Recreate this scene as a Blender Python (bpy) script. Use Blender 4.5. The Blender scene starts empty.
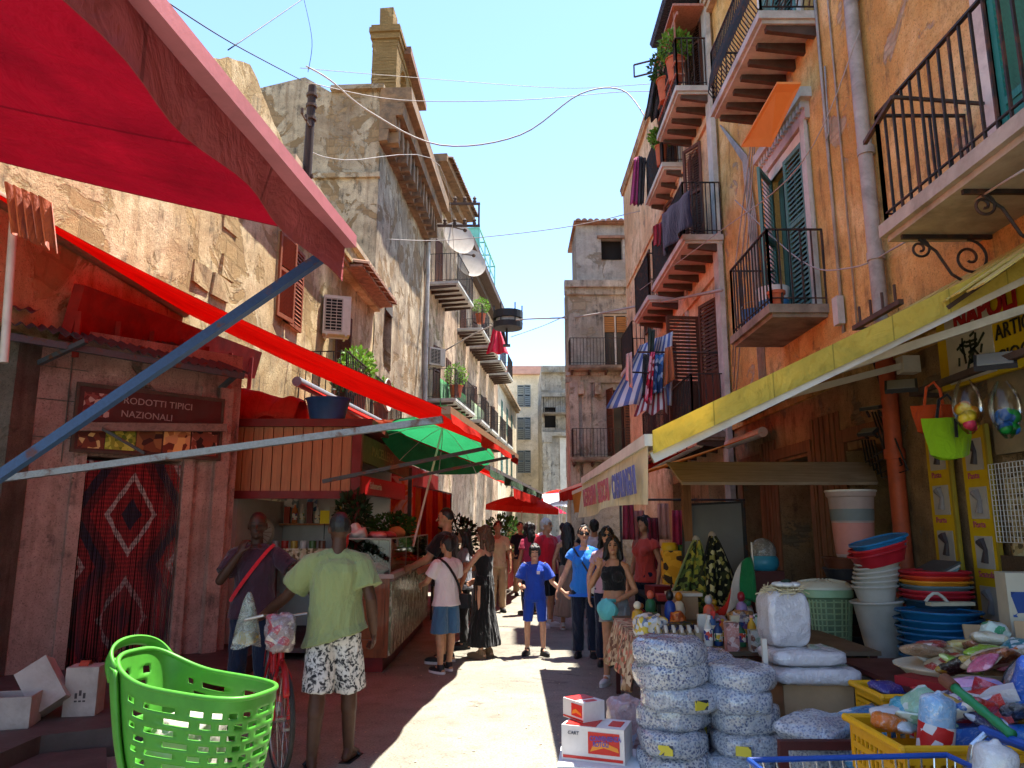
import bpy, bmesh, math, random
from mathutils import Vector, Matrix, Euler, noise
R = math.radians
PI = math.pi
rng = random.Random(7)
scn = bpy.context.scene
COL = scn.collection
# camera geometry (used to read real positions off the photograph)
F = 750.0
PITCH = math.atan(141 / 750)
EYE = 1.65
CP, SP = math.cos(PITCH), math.sin(PITCH)
def ray(px, py):
 u = (px - 512) / F; v = (384 - py) / F
 return Vector((u, CP - SP * v, SP + CP * v))
def atY(px, py, Y):
 d = ray(px, py); t = Y / d.y
 return Vector((d.x * t, Y, EYE + d.z * t))
def atX(px, py, X):
 d = ray(px, py); t = X / d.x
 return Vector((X, d.y * t, EYE + d.z * t))
def atZ(px, py, Z=0.0):
 d = ray(px, py); t = (Z - EYE) / d.z
 return Vector((d.x * t, d.y * t, Z))
# objects
def link(o):
 COL.objects.link(o); return o
def tag(o, label=None, cat=None, group=None, kind=None):
 if label: o['label'] = label
 if cat: o['category'] = cat
 if group: o['group'] = group
 if kind: o['kind'] = kind
 return o
def thing(name, label, cat, loc=(0, 0, 0), rz=0, group=None, rot=None):
 o = bpy.data.objects.new(name, None)
 o.empty_display_size = .1
 o.location = loc
 o.rotation_euler = rot if rot else (0, 0, rz)
 link(o); tag(o, label, cat, group)
 return o
def kids(o):
 return [c for c in bpy.data.objects if c.parent == o]
def dup(root, loc=None, rz=None, label=None, group=None, rot=None, scale=None):
 r = root.copy(); link(r)
 if loc is not None: r.location = loc
 if rz is not None: r.rotation_euler = (0, 0, rz)
 if rot is not None: r.rotation_euler = rot
 if scale: r.scale = scale if hasattr(scale, '__len__') else (scale,) * 3
 if label: r['label'] = label
 if group: r['group'] = group
 for ch in list(root.children):
  c = ch.copy(); link(c); c.parent = r
  for g in list(ch.children):
   d = g.copy(); link(d); d.parent = c
 return r
class MB:
 """collects geometry for ONE mesh object"""
 def __init__(s):
  s.bm = bmesh.new(); s.mi = 0
  s.uv = None
 def face(s, vs):
  try:
   f = s.bm.faces.new(vs); f.material_index = s.mi; return f
  except ValueError:
   return None
 def v(s, p): return s.bm.verts.new(p)
 def quad(s, a, b, c, d):
  return s.face([s.v(a), s.v(b), s.v(c), s.v(d)])
 def poly(s, pts): return s.face([s.v(p) for p in pts])
 def hexa(s, b, t):
  """b, t: 4 bottom and 4 top points, same order (counter-clockwise seen from the top)"""
  B = [s.v(p) for p in b]; T = [s.v(p) for p in t]
  s.face(B[::-1]); s.face(T)
  for i in range(4):
   j = (i + 1) % 4
   s.face([B[i], B[j], T[j], T[i]])
  return s
 def box(s, c, size, rz=0, rot=None):
  M = (rot if rot is not None else Euler((0, 0, rz)).to_matrix())
  hx, hy, hz = size[0] / 2, size[1] / 2, size[2] / 2
  c = Vector(c)
  q = [(-hx, -hy), (hx, -hy), (hx, hy), (-hx, hy)]
  return s.hexa([c + M @ Vector((x, y, -hz)) for x, y in q], [c + M @ Vector((x, y, hz)) for x, y in q])
 def box2(s, lo, hi):
  return s.box([(a + b) / 2 for a, b in zip(lo, hi)], [abs(b - a) for a, b in zip(lo, hi)])
 def bar(s, p0, p1, w, h=None, up=(0, 0, 1)):
  h = h or w
  p0, p1 = Vector(p0), Vector(p1); d = p1 - p0
  L = d.length
  if L < 1e-6: return s
  d /= L; up = Vector(up)
  if abs(d.dot(up)) > .98: up = Vector((0, 1, 0))
  x = d.cross(up).normalized(); z = x.cross(d)
  q = [(-w / 2, -h / 2), (w / 2, -h / 2), (w / 2, h / 2), (-w / 2, h / 2)]
  return s.hexa([p0 + x * a + z * b for a, b in q], [p1 + x * a + z * b for a, b in q])
 def tube(s, pts, r, seg=8, cap=True, closed=False):
  pts = [Vector(p) for p in pts]; n = len(pts)
  rs = r if hasattr(r, '__len__') else [r] * n
  rings = []; prev = None
  for i, p in enumerate(pts):
   if closed: d = pts[(i + 1) % n] - pts[i - 1]
   else: d = pts[min(i + 1, n - 1)] - pts[max(i - 1, 0)]
   d = d.normalized() if d.length > 1e-9 else Vector((0, 0, 1))
   if prev is None:
    a = Vector((0, 0, 1)) if abs(d.z) < .9 else Vector((1, 0, 0))
    x = d.cross(a).normalized()
   else:
    x = (prev - d * prev.dot(d))
    x = x.normalized() if x.length > 1e-6 else d.orthogonal().normalized()
   prev = x; y = d.cross(x)
   rings.append([s.v(p + (x * math.cos(2 * PI * k / seg) + y * math.sin(2 * PI * k / seg)) * rs[i]) for k in range(seg)])
  m = n if closed else n - 1
  for i in range(m):
   a, b = rings[i], rings[(i + 1) % n]
   for k in range(seg):
    s.face([a[k], a[(k + 1) % seg], b[(k + 1) % seg], b[k]])
  if cap and not closed:
   s.face(rings[0][::-1]); s.face(rings[-1])
  return s
 def lathe(s, prof, c=(0, 0, 0), seg=24, sx=1, sy=1, M=None, capb=True, capt=True, sup=2.0):
  """prof: (radius, z) pairs, about the vertical axis through c; sup>2 squares the outline"""
  c = Vector(c); rings = []
  for (r, z) in prof:
   ring = []
   for k in range(seg):
    a = 2 * PI * k / seg; ca, sa = math.cos(a), math.sin(a)
    if sup != 2:
     e = 2 / sup
     ca = math.copysign(abs(ca) ** e, ca); sa = math.copysign(abs(sa) ** e, sa)
    p = Vector((r * ca * sx, r * sa * sy, z))
    if M is not None: p = M @ p
    ring.append(s.v(c + p))
   rings.append(ring)
  for i in range(len(rings) - 1):
   a, b = rings[i], rings[i + 1]
   for k in range(seg):
    s.face([a[k], a[(k + 1) % seg], b[(k + 1) % seg], b[k]])
  if capb: s.face(rings[0][::-1])
  if capt: s.face(rings[-1])
  return s
 def ball(s, c, r, seg=12, rings=8, M=None):
  rr = r if hasattr(r, '__len__') else (r, r, r)
  c = Vector(c); R_ = []
  for i in range(1, rings):
   th = PI * i / rings; ring = []
   for k in range(seg):
    a = 2 * PI * k / seg
    p = Vector((rr[0] * math.sin(th) * math.cos(a), rr[1] * math.sin(th) * math.sin(a), -rr[2] * math.cos(th)))
    ring.append(s.v(c + (M @ p if M is not None else p)))
   R_.append(ring)
  pb = Vector((0, 0, -rr[2])); pt = Vector((0, 0, rr[2]))
  vb = s.v(c + (M @ pb if M is not None else pb)); vt = s.v(c + (M @ pt if M is not None else pt))
  for k in range(seg):
   s.face([vb, R_[0][(k + 1) % seg], R_[0][k]])
   s.face([vt, R_[-1][k], R_[-1][(k + 1) % seg]])
  for i in range(len(R_) - 1):
   for k in range(seg):
    s.face([R_[i][k], R_[i][(k + 1) % seg], R_[i + 1][(k + 1) % seg], R_[i + 1][k]])
  return s
 def prism(s, pts, d):
  """extrude polygon pts (list of 3D points) by vector d"""
  d = Vector(d)
  A = [s.v(p) for p in pts]; B = [s.v(Vector(p) + d) for p in pts]
  s.face(A[::-1]); s.face(B)
  n = len(A)
  for i in range(n):
   j = (i + 1) % n
   s.face([A[i], A[j], B[j], B[i]])
  return s
 def sheet(s, fn, nu, nv, thick=0.0, uv=True):
  """grid surface fn(u,v)->point, u,v in 0..1, optionally with thickness (a second skin and closed rims)"""
  if uv and s.uv is None: s.uv = s.bm.loops.layers.uv.new('UVMap')
  P = [[Vector(fn(i / nu, j / nv)) for j in range(nv + 1)] for i in range(nu + 1)]
  V = [[s.v(p) for p in row] for row in P]
  def setuv(f, uvs):
   if f and s.uv:
    for l, t in zip(f.loops, uvs): l[s.uv].uv = t
  for i in range(nu):
   for j in range(nv):
    f = s.face([V[i][j], V[i + 1][j], V[i + 1][j + 1], V[i][j + 1]])
    setuv(f, [(i / nu, j / nv), ((i + 1) / nu, j / nv), ((i + 1) / nu, (j + 1) / nv), (i / nu, (j + 1) / nv)])
  if thick:
   W = []
   for i in range(nu + 1):
    row = []
    for j in range(nv + 1):
     a = P[min(i + 1, nu)][j] - P[max(i - 1, 0)][j]; b = P[i][min(j + 1, nv)] - P[i][max(j - 1, 0)]
     nrm = a.cross(b)
     nrm = nrm.normalized() if nrm.length > 1e-9 else Vector((0, 0, 1))
     row.append(s.v(P[i][j] - nrm * thick))
    W.append(row)
   for i in range(nu):
    for j in range(nv):
     f = s.face([W[i][j], W[i][j + 1], W[i + 1][j + 1], W[i + 1][j]])
     setuv(f, [(i / nu, j / nv), (i / nu, (j + 1) / nv), ((i + 1) / nu, (j + 1) / nv), ((i + 1) / nu, j / nv)])
   for i in range(nu):
    s.face([V[i][0], W[i][0], W[i + 1][0], V[i + 1][0]])
    s.face([V[i][nv], V[i + 1][nv], W[i + 1][nv], W[i][nv]])
   for j in range(nv):
    s.face([V[0][j], V[0][j + 1], W[0][j + 1], W[0][j]])
    s.face([V[nu][j], W[nu][j], W[nu][j + 1], V[nu][j + 1]])
  return s
 def jitter(s, amp, scale=3.0, seed=0):
  for v in s.bm.verts:
   n = noise.noise_vector(v.co * scale + Vector((seed * 7.1, seed * 3.3, seed)))
   v.co += n * amp
  return s
 def crinkle(s, amp, freq, seed=0):
  s.bm.normal_update(); o = Vector((seed * 2.3, seed * 1.1, seed * .7))
  for v in s.bm.verts:
   p = v.co * freq + o
   v.co += v.normal * amp * ((.45 - 1.6 * abs(noise.noise(p))) + .5 * (.4 - 1.5 * abs(noise.noise(p * 2.1))))
  return s
 def bevel(s, w, seg=2, ang=35):
  es = [e for e in s.bm.edges if len(e.link_faces) == 2 and e.calc_face_angle(0) > R(ang)]
  if es:
   bmesh.ops.bevel(s.bm, geom=es, offset=w, segments=seg, profile=.6, affect='EDGES', clamp_overlap=True)
  return s
 def build(s, name, mat, parent=None, smooth=False, local=False, auto=None):
  bm = s.bm
  if not s.uv or smooth:
   pass
  bmesh.ops.recalc_face_normals(bm, faces=bm.faces)
  if parent is not None and not local:
   off = Vector(parent.location)
   p = parent.parent
   while p is not None:
    off += Vector(p.location); p = p.parent
   for v in bm.verts: v.co -= off
  me = bpy.data.meshes.new(name)
  bm.to_mesh(me); bm.free()
  for m in (mat if isinstance(mat, (list, tuple)) else [mat]):
   me.materials.append(m)
  if smooth:
   me.polygons.foreach_set('use_smooth', [True] * len(me.polygons))
   if smooth is not True:
    try: me.set_sharp_from_angle(angle=R(smooth))
    except Exception: pass
  o = link(bpy.data.objects.new(name, me))
  if parent is not None: o.parent = parent
  return o
def text_mesh(name, body, size, mat, parent, M, extrude=.002, align='LEFT', sx=1.0, bold=0.0, local=False):
 """built-in font turned into a thin mesh; M maps text space (x right, y up, z out of the sign) to the world"""
 cu = bpy.data.curves.new(name, 'FONT'); cu.body = body; cu.size = size
 cu.extrude = extrude; cu.align_x = align; cu.offset = bold; cu.resolution_u = 3
 o = link(bpy.data.objects.new(name + '_curve', cu))
 dg = bpy.context.evaluated_depsgraph_get()
 me = bpy.data.meshes.new_from_object(o.evaluated_get(dg))
 bpy.data.objects.remove(o); bpy.data.curves.remove(cu)
 off = Vector((0, 0, 0))
 if parent is not None and not local:
  off = Vector(parent.location); p = parent.parent
  while p is not None:
   off += Vector(p.location); p = p.parent
 for v in me.vertices:
  v.co = (M @ Vector((v.co.x * sx, v.co.y, v.co.z))) - off
 me.materials.clear(); me.materials.append(mat)
 r = link(bpy.data.objects.new(name, me))
 if parent is not None: r.parent = parent
 return r
def frame_matrix(o, x, y):
 x = Vector(x).normalized(); y = Vector(y); y = (y - x * y.dot(x)).normalized(); z = x.cross(y)
 M = Matrix.Identity(4)
 for i in range(3):
  M[i][0] = x[i]; M[i][1] = y[i]; M[i][2] = z[i]; M[i][3] = o[i]
 return M
# materials
def srgb(h):
 h = h.lstrip('#')
 c = [int(h[i:i + 2], 16) / 255 for i in (0, 2, 4)]
 return tuple(x / 12.92 if x <= .04045 else ((x + .055) / 1.055) ** 2.4 for x in c)
MATS = {}
class NT:
 def __init__(s, name):
  s.m = bpy.data.materials.new(name); s.m.use_nodes = True
  s.t = s.m.node_tree; s.t.nodes.clear()
  s.out = s.n('ShaderNodeOutputMaterial')
 def n(s, typ, **kw):
  nd = s.t.nodes.new(typ)
  for k, v in kw.items():
   if k in nd.inputs.keys(): pass
   setattr(nd, k, v)
  return nd
 def l(s, a, b): s.t.links.new(a, b)
 def coord(s, scale=(1, 1, 1), kind='Object', rot=(0, 0, 0), loc=(0, 0, 0)):
  tc = s.n('ShaderNodeTexCoord'); mp = s.n('ShaderNodeMapping')
  s.l(tc.outputs[kind], mp.inputs['Vector'])
  mp.inputs['Scale'].default_value = scale if hasattr(scale, '__len__') else (scale,) * 3
  mp.inputs['Rotation'].default_value = rot; mp.inputs['Location'].default_value = loc
  return mp.outputs['Vector']
 def noise(s, scale=5, detail=4, rough=.6, vec=None, dist=0.0):
  nd = s.n('ShaderNodeTexNoise')
  nd.inputs['Scale'].default_value = scale; nd.inputs['Detail'].default_value = detail
  nd.inputs['Roughness'].default_value = rough; nd.inputs['Distortion'].default_value = dist
  if vec is not None: s.l(vec, nd.inputs['Vector'])
  return nd.outputs['Fac']
 def voro(s, scale=5, vec=None, out='Distance', feat='F1', rnd=1.0):
  nd = s.n('ShaderNodeTexVoronoi'); nd.feature = feat
  nd.inputs['Scale'].default_value = scale; nd.inputs['Randomness'].default_value = rnd
  if vec is not None: s.l(vec, nd.inputs['Vector'])
  return nd.outputs[out]
 def ramp(s, fac, stops, interp='LINEAR'):
  nd = s.n('ShaderNodeValToRGB'); cr = nd.color_ramp; cr.interpolation = interp
  while len(cr.elements) < len(stops): cr.elements.new(.5)
  for e, (p, c) in zip(cr.elements, stops):
   e.position = p
   e.color = (c, c, c, 1) if not hasattr(c, '__len__') else (*c[:3], 1)
  s.l(fac, nd.inputs['Fac'])
  return nd.outputs['Color']
 def mix(s, fac, a, b, mode='MIX'):
  nd = s.n('ShaderNodeMix'); nd.data_type = 'RGBA'; nd.blend_type = mode
  for sock, val in ((nd.inputs[0], fac), (nd.inputs[6], a), (nd.inputs[7], b)):
   if hasattr(val, 'is_linked'): s.l(val, sock)
   elif hasattr(val, '__len__'): sock.default_value = (*val[:3], 1)
   elif sock.type == 'RGBA': sock.default_value = (val, val, val, 1)
   else: sock.default_value = val
  return nd.outputs[2]
 def math(s, op, a, b=0.0, clamp=False):
  nd = s.n('ShaderNodeMath'); nd.operation = op; nd.use_clamp = clamp
  for i, val in enumerate((a, b)):
   if hasattr(val, 'is_linked'): s.l(val, nd.inputs[i])
   else: nd.inputs[i].default_value = val
  return nd.outputs[0]
 def sep(s, vec):
  nd = s.n('ShaderNodeSeparateXYZ'); s.l(vec, nd.inputs[0]); return nd.outputs
 def bump(s, h, strength=.3, dist=.02):
  nd = s.n('ShaderNodeBump'); nd.inputs['Strength'].default_value = strength; nd.inputs['Distance'].default_value = dist
  s.l(h, nd.inputs['Height']); return nd.outputs['Normal']
 def pbsdf(s, col, rough=.8, nrm=None, metal=0.0, spec=.3, trans=0.0, alpha=None, coat=0, ior=1.45, sheen=0, sss=0):
  nd = s.n('ShaderNodeBsdfPrincipled')
  for k, v in (('Base Color', col), ('Roughness', rough), ('Metallic', metal), ('Specular IOR Level', spec),
      ('Transmission Weight', trans), ('Coat Weight', coat), ('IOR', ior), ('Sheen Weight', sheen)):
   sock = nd.inputs[k]
   if hasattr(v, 'is_linked'): s.l(v, sock)
   elif hasattr(v, '__len__'): sock.default_value = (*v[:3], 1)
   else: sock.default_value = v
  if nrm is not None: s.l(nrm, nd.inputs['Normal'])
  if alpha is not None:
   if hasattr(alpha, 'is_linked'): s.l(alpha, nd.inputs['Alpha'])
   else: nd.inputs['Alpha'].default_value = alpha
  return nd.outputs[0]
 def done(s, shader):
  s.l(shader, s.out.inputs['Surface']); MATS[s.m.name] = s.m; return s.m
def mul(c, k): return tuple(min(1, x * k) for x in c)
def mat(name, col, rough=.75, var=.18, scale=6, bump=.15, bscale=40, metal=0.0, spec=.3, dirt=0.0, coat=0, sheen=0, stretch=(1, 1, 1)):
 """plain surface with uneven colour, fine bump and optional dirt"""
 if name in MATS: return MATS[name]
 if isinstance(col, str): col = srgb(col)
 t = NT(name); v = t.coord(stretch)
 n1 = t.noise(scale, 5, .65, v)
 c = t.ramp(n1, [(.25, mul(col, 1 - var)), (.5, col), (.75, mul(col, 1 + var))])
 if dirt:
  n2 = t.noise(scale * .35, 6, .7, v, .4)
  d = t.ramp(n2, [(.45, 0), (.7, dirt)])
  c = t.mix(d, c, (.06, .05, .04))
 r = t.ramp(n1, [(.2, min(1, rough * 1.12)), (.8, rough * .85)])
 nb = t.noise(bscale, 4, .6, v)
 return t.done(t.pbsdf(c, r, t.bump(nb, bump, .01) if bump else None, metal, spec, coat=coat, sheen=sheen))
def cloth(name, col, var=.12, weave=900, rough=.9, fold=6, transl=0.0, foldamt=.3):
 if name in MATS: return MATS[name]
 if isinstance(col, str): col = srgb(col)
 t = NT(name); v = t.coord(1)
 n1 = t.noise(fold * 1.6, 4, .6, t.coord((1, 1, .4)), .9); n2 = t.noise(weave / 6, 2, .5, v)
 c = t.ramp(n1, [(.3, mul(col, 1 - var)), (.7, mul(col, 1 + var))])
 h = t.math('ADD', t.math('MULTIPLY', n1, 1.0), t.math('MULTIPLY', n2, .05))
 nrm = t.bump(h, foldamt * 2.4, .05)
 s = t.pbsdf(c, rough, nrm, spec=.15, sheen=.2)
 if transl:
  tr = t.n('ShaderNodeBsdfTranslucent'); t.l(c, tr.inputs['Color'])
  mx = t.n('ShaderNodeMixShader'); mx.inputs[0].default_value = transl
  t.l(s, mx.inputs[1]); t.l(tr.outputs[0], mx.inputs[2]); s = mx.outputs[0]
 return t.done(s)
def awning_cloth(name, col, transl=.45, stripes=None, dirt=.35, back=None):
 """acrylic awning cloth: light from above glows through it; seams, sag and grime"""
 if name in MATS: return MATS[name]
 if isinstance(col, str): col = srgb(col)
 t = NT(name); v = t.coord(1)
 n1 = t.noise(1.3, 5, .65, v, .8); n2 = t.noise(9, 4, .7, v)
 c = t.ramp(n1, [(.3, mul(col, .82)), (.7, mul(col, 1.15))])
 c = t.mix(t.ramp(n2, [(.5, 0), (.8, dirt)]), c, mul(col, .45))
 if stripes:
  uv = t.coord(1, 'UV'); x = t.sep(uv)[0]
  w = t.math('FRACT', t.math('MULTIPLY', x, stripes[0]))
  c = t.mix(t.math('GREATER_THAN', w, .5), c, stripes[1])
 ux = t.sep(t.coord(1, 'UV')); seam = t.math('FRACT', t.math('ADD', t.math('MULTIPLY', ux[0], 7.0), t.math('MULTIPLY', n1, .03)))
 c = t.mix(t.math('MULTIPLY', t.math('LESS_THAN', seam, .022), .55), c, mul(col, .35))
 st = t.noise(1.0, 5, .65, t.coord((26, 1.6, 1), 'UV')); c = t.mix(t.ramp(st, [(.52, 0), (.75, .5)]), c, mul(col, .55))
 wr = t.noise(2.2, 4, .55, v, 1.5); nrm = t.bump(t.math('ADD', wr, t.math('MULTIPLY', t.noise(9, 4, .6, v, 2.0), .25)), .45, .15)
 d = t.pbsdf(c, .85, nrm, spec=.15)
 tr = t.n('ShaderNodeBsdfTranslucent'); t.l(c, tr.inputs['Color'])
 mx = t.n('ShaderNodeMixShader'); mx.inputs[0].default_value = transl
 t.l(d, mx.inputs[1]); t.l(tr.outputs[0], mx.inputs[2])
 return t.done(mx.outputs[0])
def plaster(name, base, pale, stain, under, peel=.55, streak=.6, scale=1.0, rubble=False, soot=(.05, .045, .04), sootamt=.6):
 """old lime plaster: blotches of pale and stained colour, vertical run-off streaks, patches fallen away to the masonry"""
 if name in MATS: return MATS[name]
 base, pale, stain, under = [srgb(c) if isinstance(c, str) else c for c in (base, pale, stain, under)]
 t = NT(name); v = t.coord(scale); vs = t.coord((3.0 * scale, 3.0 * scale, .22 * scale))
 big = t.noise(.55, 8, .62, v, .5); mid = t.noise(2.3, 8, .68, v, .3); fine = t.noise(14, 6, .7, v); run = t.noise(1.4, 6, .6, vs)
 c = t.ramp(big, [(.32, stain), (.47, base), (.62, pale)])
 c = t.mix(t.ramp(mid, [(.42, 0), (.62, .75)]), c, mul(base, .72))
 c = t.mix(t.ramp(run, [(.5, 0), (.72, streak)]), c, stain)
 c = t.mix(t.ramp(fine, [(.45, 0), (.75, .35)]), c, mul(base, .5))
 run2 = t.noise(2.6, 7, .65, vs, .2)
 c = t.mix(t.ramp(t.math('MULTIPLY', run2, mid), [(.28, 0), (.42, sootamt)]), c, soot)
 pit = t.noise(46, 4, .75, v); c = t.mix(t.ramp(pit, [(.36, .75), (.44, 0)]), c, mul(base, .3)); c = t.mix(t.ramp(pit, [(.58, 0), (.7, .4)]), c, mul(pale, 1.1))
 pn = t.noise(.9, 9, .66, v, .7)
 pm = t.ramp(pn, [(peel, 0), (peel + .025, 1)])
 br = t.n('ShaderNodeTexBrick');
 tc = t.coord(scale)
 sx = t.sep(tc)
 cmb = t.n('ShaderNodeCombineXYZ'); t.l(t.math('ADD', sx[0], sx[1]), cmb.inputs[0]); t.l(sx[2], cmb.inputs[1])
 wn = t.n('ShaderNodeTexNoise'); wn.inputs['Scale'].default_value = 3.5; t.l(v, wn.inputs['Vector'])
 wob = t.mix(.10, cmb.outputs[0], wn.outputs['Color'], 'ADD')
 t.l(wob, br.inputs['Vector'])
 br.inputs['Scale'].default_value = 1.0; br.inputs['Brick Width'].default_value = .48 if rubble else .27
 br.inputs['Row Height'].default_value = .3 if rubble else .075; br.inputs['Mortar Size'].default_value = .025 if rubble else .012
 br.inputs['Color1'].default_value = (*mul(under, 1.1), 1); br.inputs['Color2'].default_value = (*mul(under, .7), 1)
 br.inputs['Mortar'].default_value = (*mul(under, .75), 1)
 uc = t.mix(t.ramp(fine, [(.35, 0), (.7, .55)]), br.outputs['Color'], mul(under, .55))
 c = t.mix(pm, c, uc)
 h = t.math('ADD', t.math('MULTIPLY', t.math('SUBTRACT', 1.0, pm), .45), t.math('MULTIPLY', fine, .5))
 h = t.math('ADD', h, t.math('MULTIPLY', mid, .5)); h = t.math('ADD', h, t.math('MULTIPLY', pit, .5))
 h = t.math('ADD', h, t.math('MULTIPLY', t.math('MULTIPLY', br.outputs['Fac'], pm), -.25))
 return t.done(t.pbsdf(c, .93, t.bump(h, .8, .035), spec=.12))
def wood(name, col, dark=.55, grain=1.0, rough=.7, axis=2, worn=.3, coat=0):
 if name in MATS: return MATS[name]
 if isinstance(col, str): col = srgb(col)
 t = NT(name); st = [14 * grain, 14 * grain, 14 * grain]; st[axis] = .9 * grain
 v = t.coord(st); g = t.noise(1.6, 6, .65, v, 1.2); b = t.noise(1.1, 5, .6, t.coord(1.5))
 c = t.ramp(g, [(.3, mul(col, dark)), (.55, col), (.8, mul(col, 1.25))])
 c = t.mix(t.ramp(b, [(.5, 0), (.75, worn)]), c, mul(col, .45))
 return t.done(t.pbsdf(c, rough, t.bump(g, .3, .006), spec=.3, coat=coat))
def metal(name, col, rough=.45, rust=.0, rustcol=(.13, .05, .025), metallic=.9):
 if name in MATS: return MATS[name]
 if isinstance(col, str): col = srgb(col)
 t = NT(name); v = t.coord(1); n1 = t.noise(7, 7, .7, v, .3); n2 = t.noise(60, 3, .6, v)
 m = t.ramp(n1, [(.62 - rust * .35, 0), (.72 - rust * .3, 1 if rust else .15)])
 c = t.mix(m, t.ramp(n2, [(.3, mul(col, .8)), (.7, mul(col, 1.1))]), rustcol if rust else mul(col, .6))
 r = t.ramp(m, [(0, rough), (1, .9)])
 inv = t.math('MULTIPLY', t.math('SUBTRACT', 1.0, m), metallic)
 return t.done(t.pbsdf(c, r, t.bump(n1, .15, .004), inv, .4))
def plastic(name, col, rough=.35, trans=0.0, var=.08, transl=0.0):
 if name in MATS: return MATS[name]
 if isinstance(col, str): col = srgb(col)
 t = NT(name); v = t.coord(1); n1 = t.noise(9, 4, .6, v); n2 = t.noise(30, 4, .7, v)
 c = t.ramp(n1, [(.3, mul(col, 1 - var)), (.7, mul(col, 1 + var))])
 c = t.mix(t.ramp(n2, [(.55, 0), (.85, .3)]), c, mul(col, .6))
 s = t.pbsdf(c, t.ramp(n2, [(.3, rough), (.8, min(1, rough * 1.5))]), t.bump(n1, .05, .01), 0, .45, trans)
 if transl:
  tr = t.n('ShaderNodeBsdfTranslucent'); t.l(c, tr.inputs['Color'])
  mx = t.n('ShaderNodeMixShader'); mx.inputs[0].default_value = transl
  t.l(s, mx.inputs[1]); t.l(tr.outputs[0], mx.inputs[2]); s = mx.outputs[0]
 return t.done(s)
def film(name, tint=(.9, .92, .95), clear=.6, milky=.3, crinkle=1.0, scale=18):
 """crinkled clear plastic wrap: mostly see-through, with bright creases"""
 if name in MATS: return MATS[name]
 t = NT(name); v = t.coord(1)
 n1 = t.noise(scale, 5, .7, v, 1.5); vo = t.voro(scale * .8, v, 'Distance', 'DISTANCE_TO_EDGE')
 h = t.math('ADD', n1, t.math('MULTIPLY', vo, .8))
 nrm = t.bump(h, crinkle, .03)
 gl = t.n('ShaderNodeBsdfGlossy'); gl.inputs['Roughness'].default_value = .12; gl.inputs['Color'].default_value = (.9, .92, .95, 1)
 t.l(nrm, gl.inputs['Normal'])
 tp = t.n('ShaderNodeBsdfTransparent'); tp.inputs['Color'].default_value = (*tint, 1)
 df = t.n('ShaderNodeBsdfDiffuse'); df.inputs['Color'].default_value = (*mul(tint, .9), 1); t.l(nrm, df.inputs['Normal'])
 m1 = t.n('ShaderNodeMixShader')
 t.l(t.ramp(n1, [(.42, 1 - clear - milky * .2), (.6, 1 - clear + milky)]), m1.inputs[0])
 t.l(tp.outputs[0], m1.inputs[1]); t.l(df.outputs[0], m1.inputs[2])
 fr = t.n('ShaderNodeFresnel'); fr.inputs['IOR'].default_value = 1.45; t.l(nrm, fr.inputs['Normal'])
 m2 = t.n('ShaderNodeMixShader'); t.l(t.math('MULTIPLY', fr.outputs[0], 1.2, True), m2.inputs[0])
 t.l(m1.outputs[0], m2.inputs[1]); t.l(gl.outputs[0], m2.inputs[2])
 return t.done(m2.outputs[0])
def glass(name, tint=(.8, .88, .86), rough=.03, refl=1.0):
 if name in MATS: return MATS[name]
 t = NT(name)
 gl = t.n('ShaderNodeBsdfGlossy'); gl.inputs['Roughness'].default_value = rough
 tp = t.n('ShaderNodeBsdfTransparent'); tp.inputs['Color'].default_value = (*tint, 1)
 fr = t.n('ShaderNodeFresnel'); fr.inputs['IOR'].default_value = 1.5
 mx = t.n('ShaderNodeMixShader'); t.l(t.math('MULTIPLY', fr.outputs[0], refl, True), mx.inputs[0])
 t.l(tp.outputs[0], mx.inputs[1]); t.l(gl.outputs[0], mx.inputs[2])
 return t.done(mx.outputs[0])
def blotch(name, cols, scale=12, rough=.8, kind='voro', film_coat=0.0, bump=.2, stretch=(1, 1, 1), rnd=1.0):
 """printed goods: random patches of the given colours (Voronoi cells or noise bands)"""
 if name in MATS: return MATS[name]
 cols = [srgb(c) if isinstance(c, str) else c for c in cols]
 t = NT(name); v = t.coord(stretch)
 if kind == 'voro':
  f = t.sep(t.voro(scale, v, 'Color', rnd=rnd))[0]
 else:
  f = t.ramp(t.noise(scale, 4, .6, v, 1.0), [(.3, 0), (.7, 1)])
 n = len(cols)
 c = t.ramp(f, [(i / n, k) for i, k in enumerate(cols)], 'CONSTANT')
 nb = t.noise(scale * 1.7, 4, .6, v)
 return t.done(t.pbsdf(c, rough, t.bump(nb, bump, .02), spec=.4, coat=film_coat))
def leafmat(name, col, transl=.35):
 if name in MATS: return MATS[name]
 if isinstance(col, str): col = srgb(col)
 t = NT(name); v = t.coord(1); n1 = t.noise(14, 3, .6, v)
 c = t.ramp(n1, [(.3, mul(col, .55)), (.55, col), (.75, mul(col, 1.5))])
 d = t.pbsdf(c, .55, None, spec=.3)
 tr = t.n('ShaderNodeBsdfTranslucent'); t.l(c, tr.inputs['Color'])
 mx = t.n('ShaderNodeMixShader'); mx.inputs[0].default_value = transl
 t.l(d, mx.inputs[1]); t.l(tr.outputs[0], mx.inputs[2])
 return t.done(mx.outputs[0])
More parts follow.
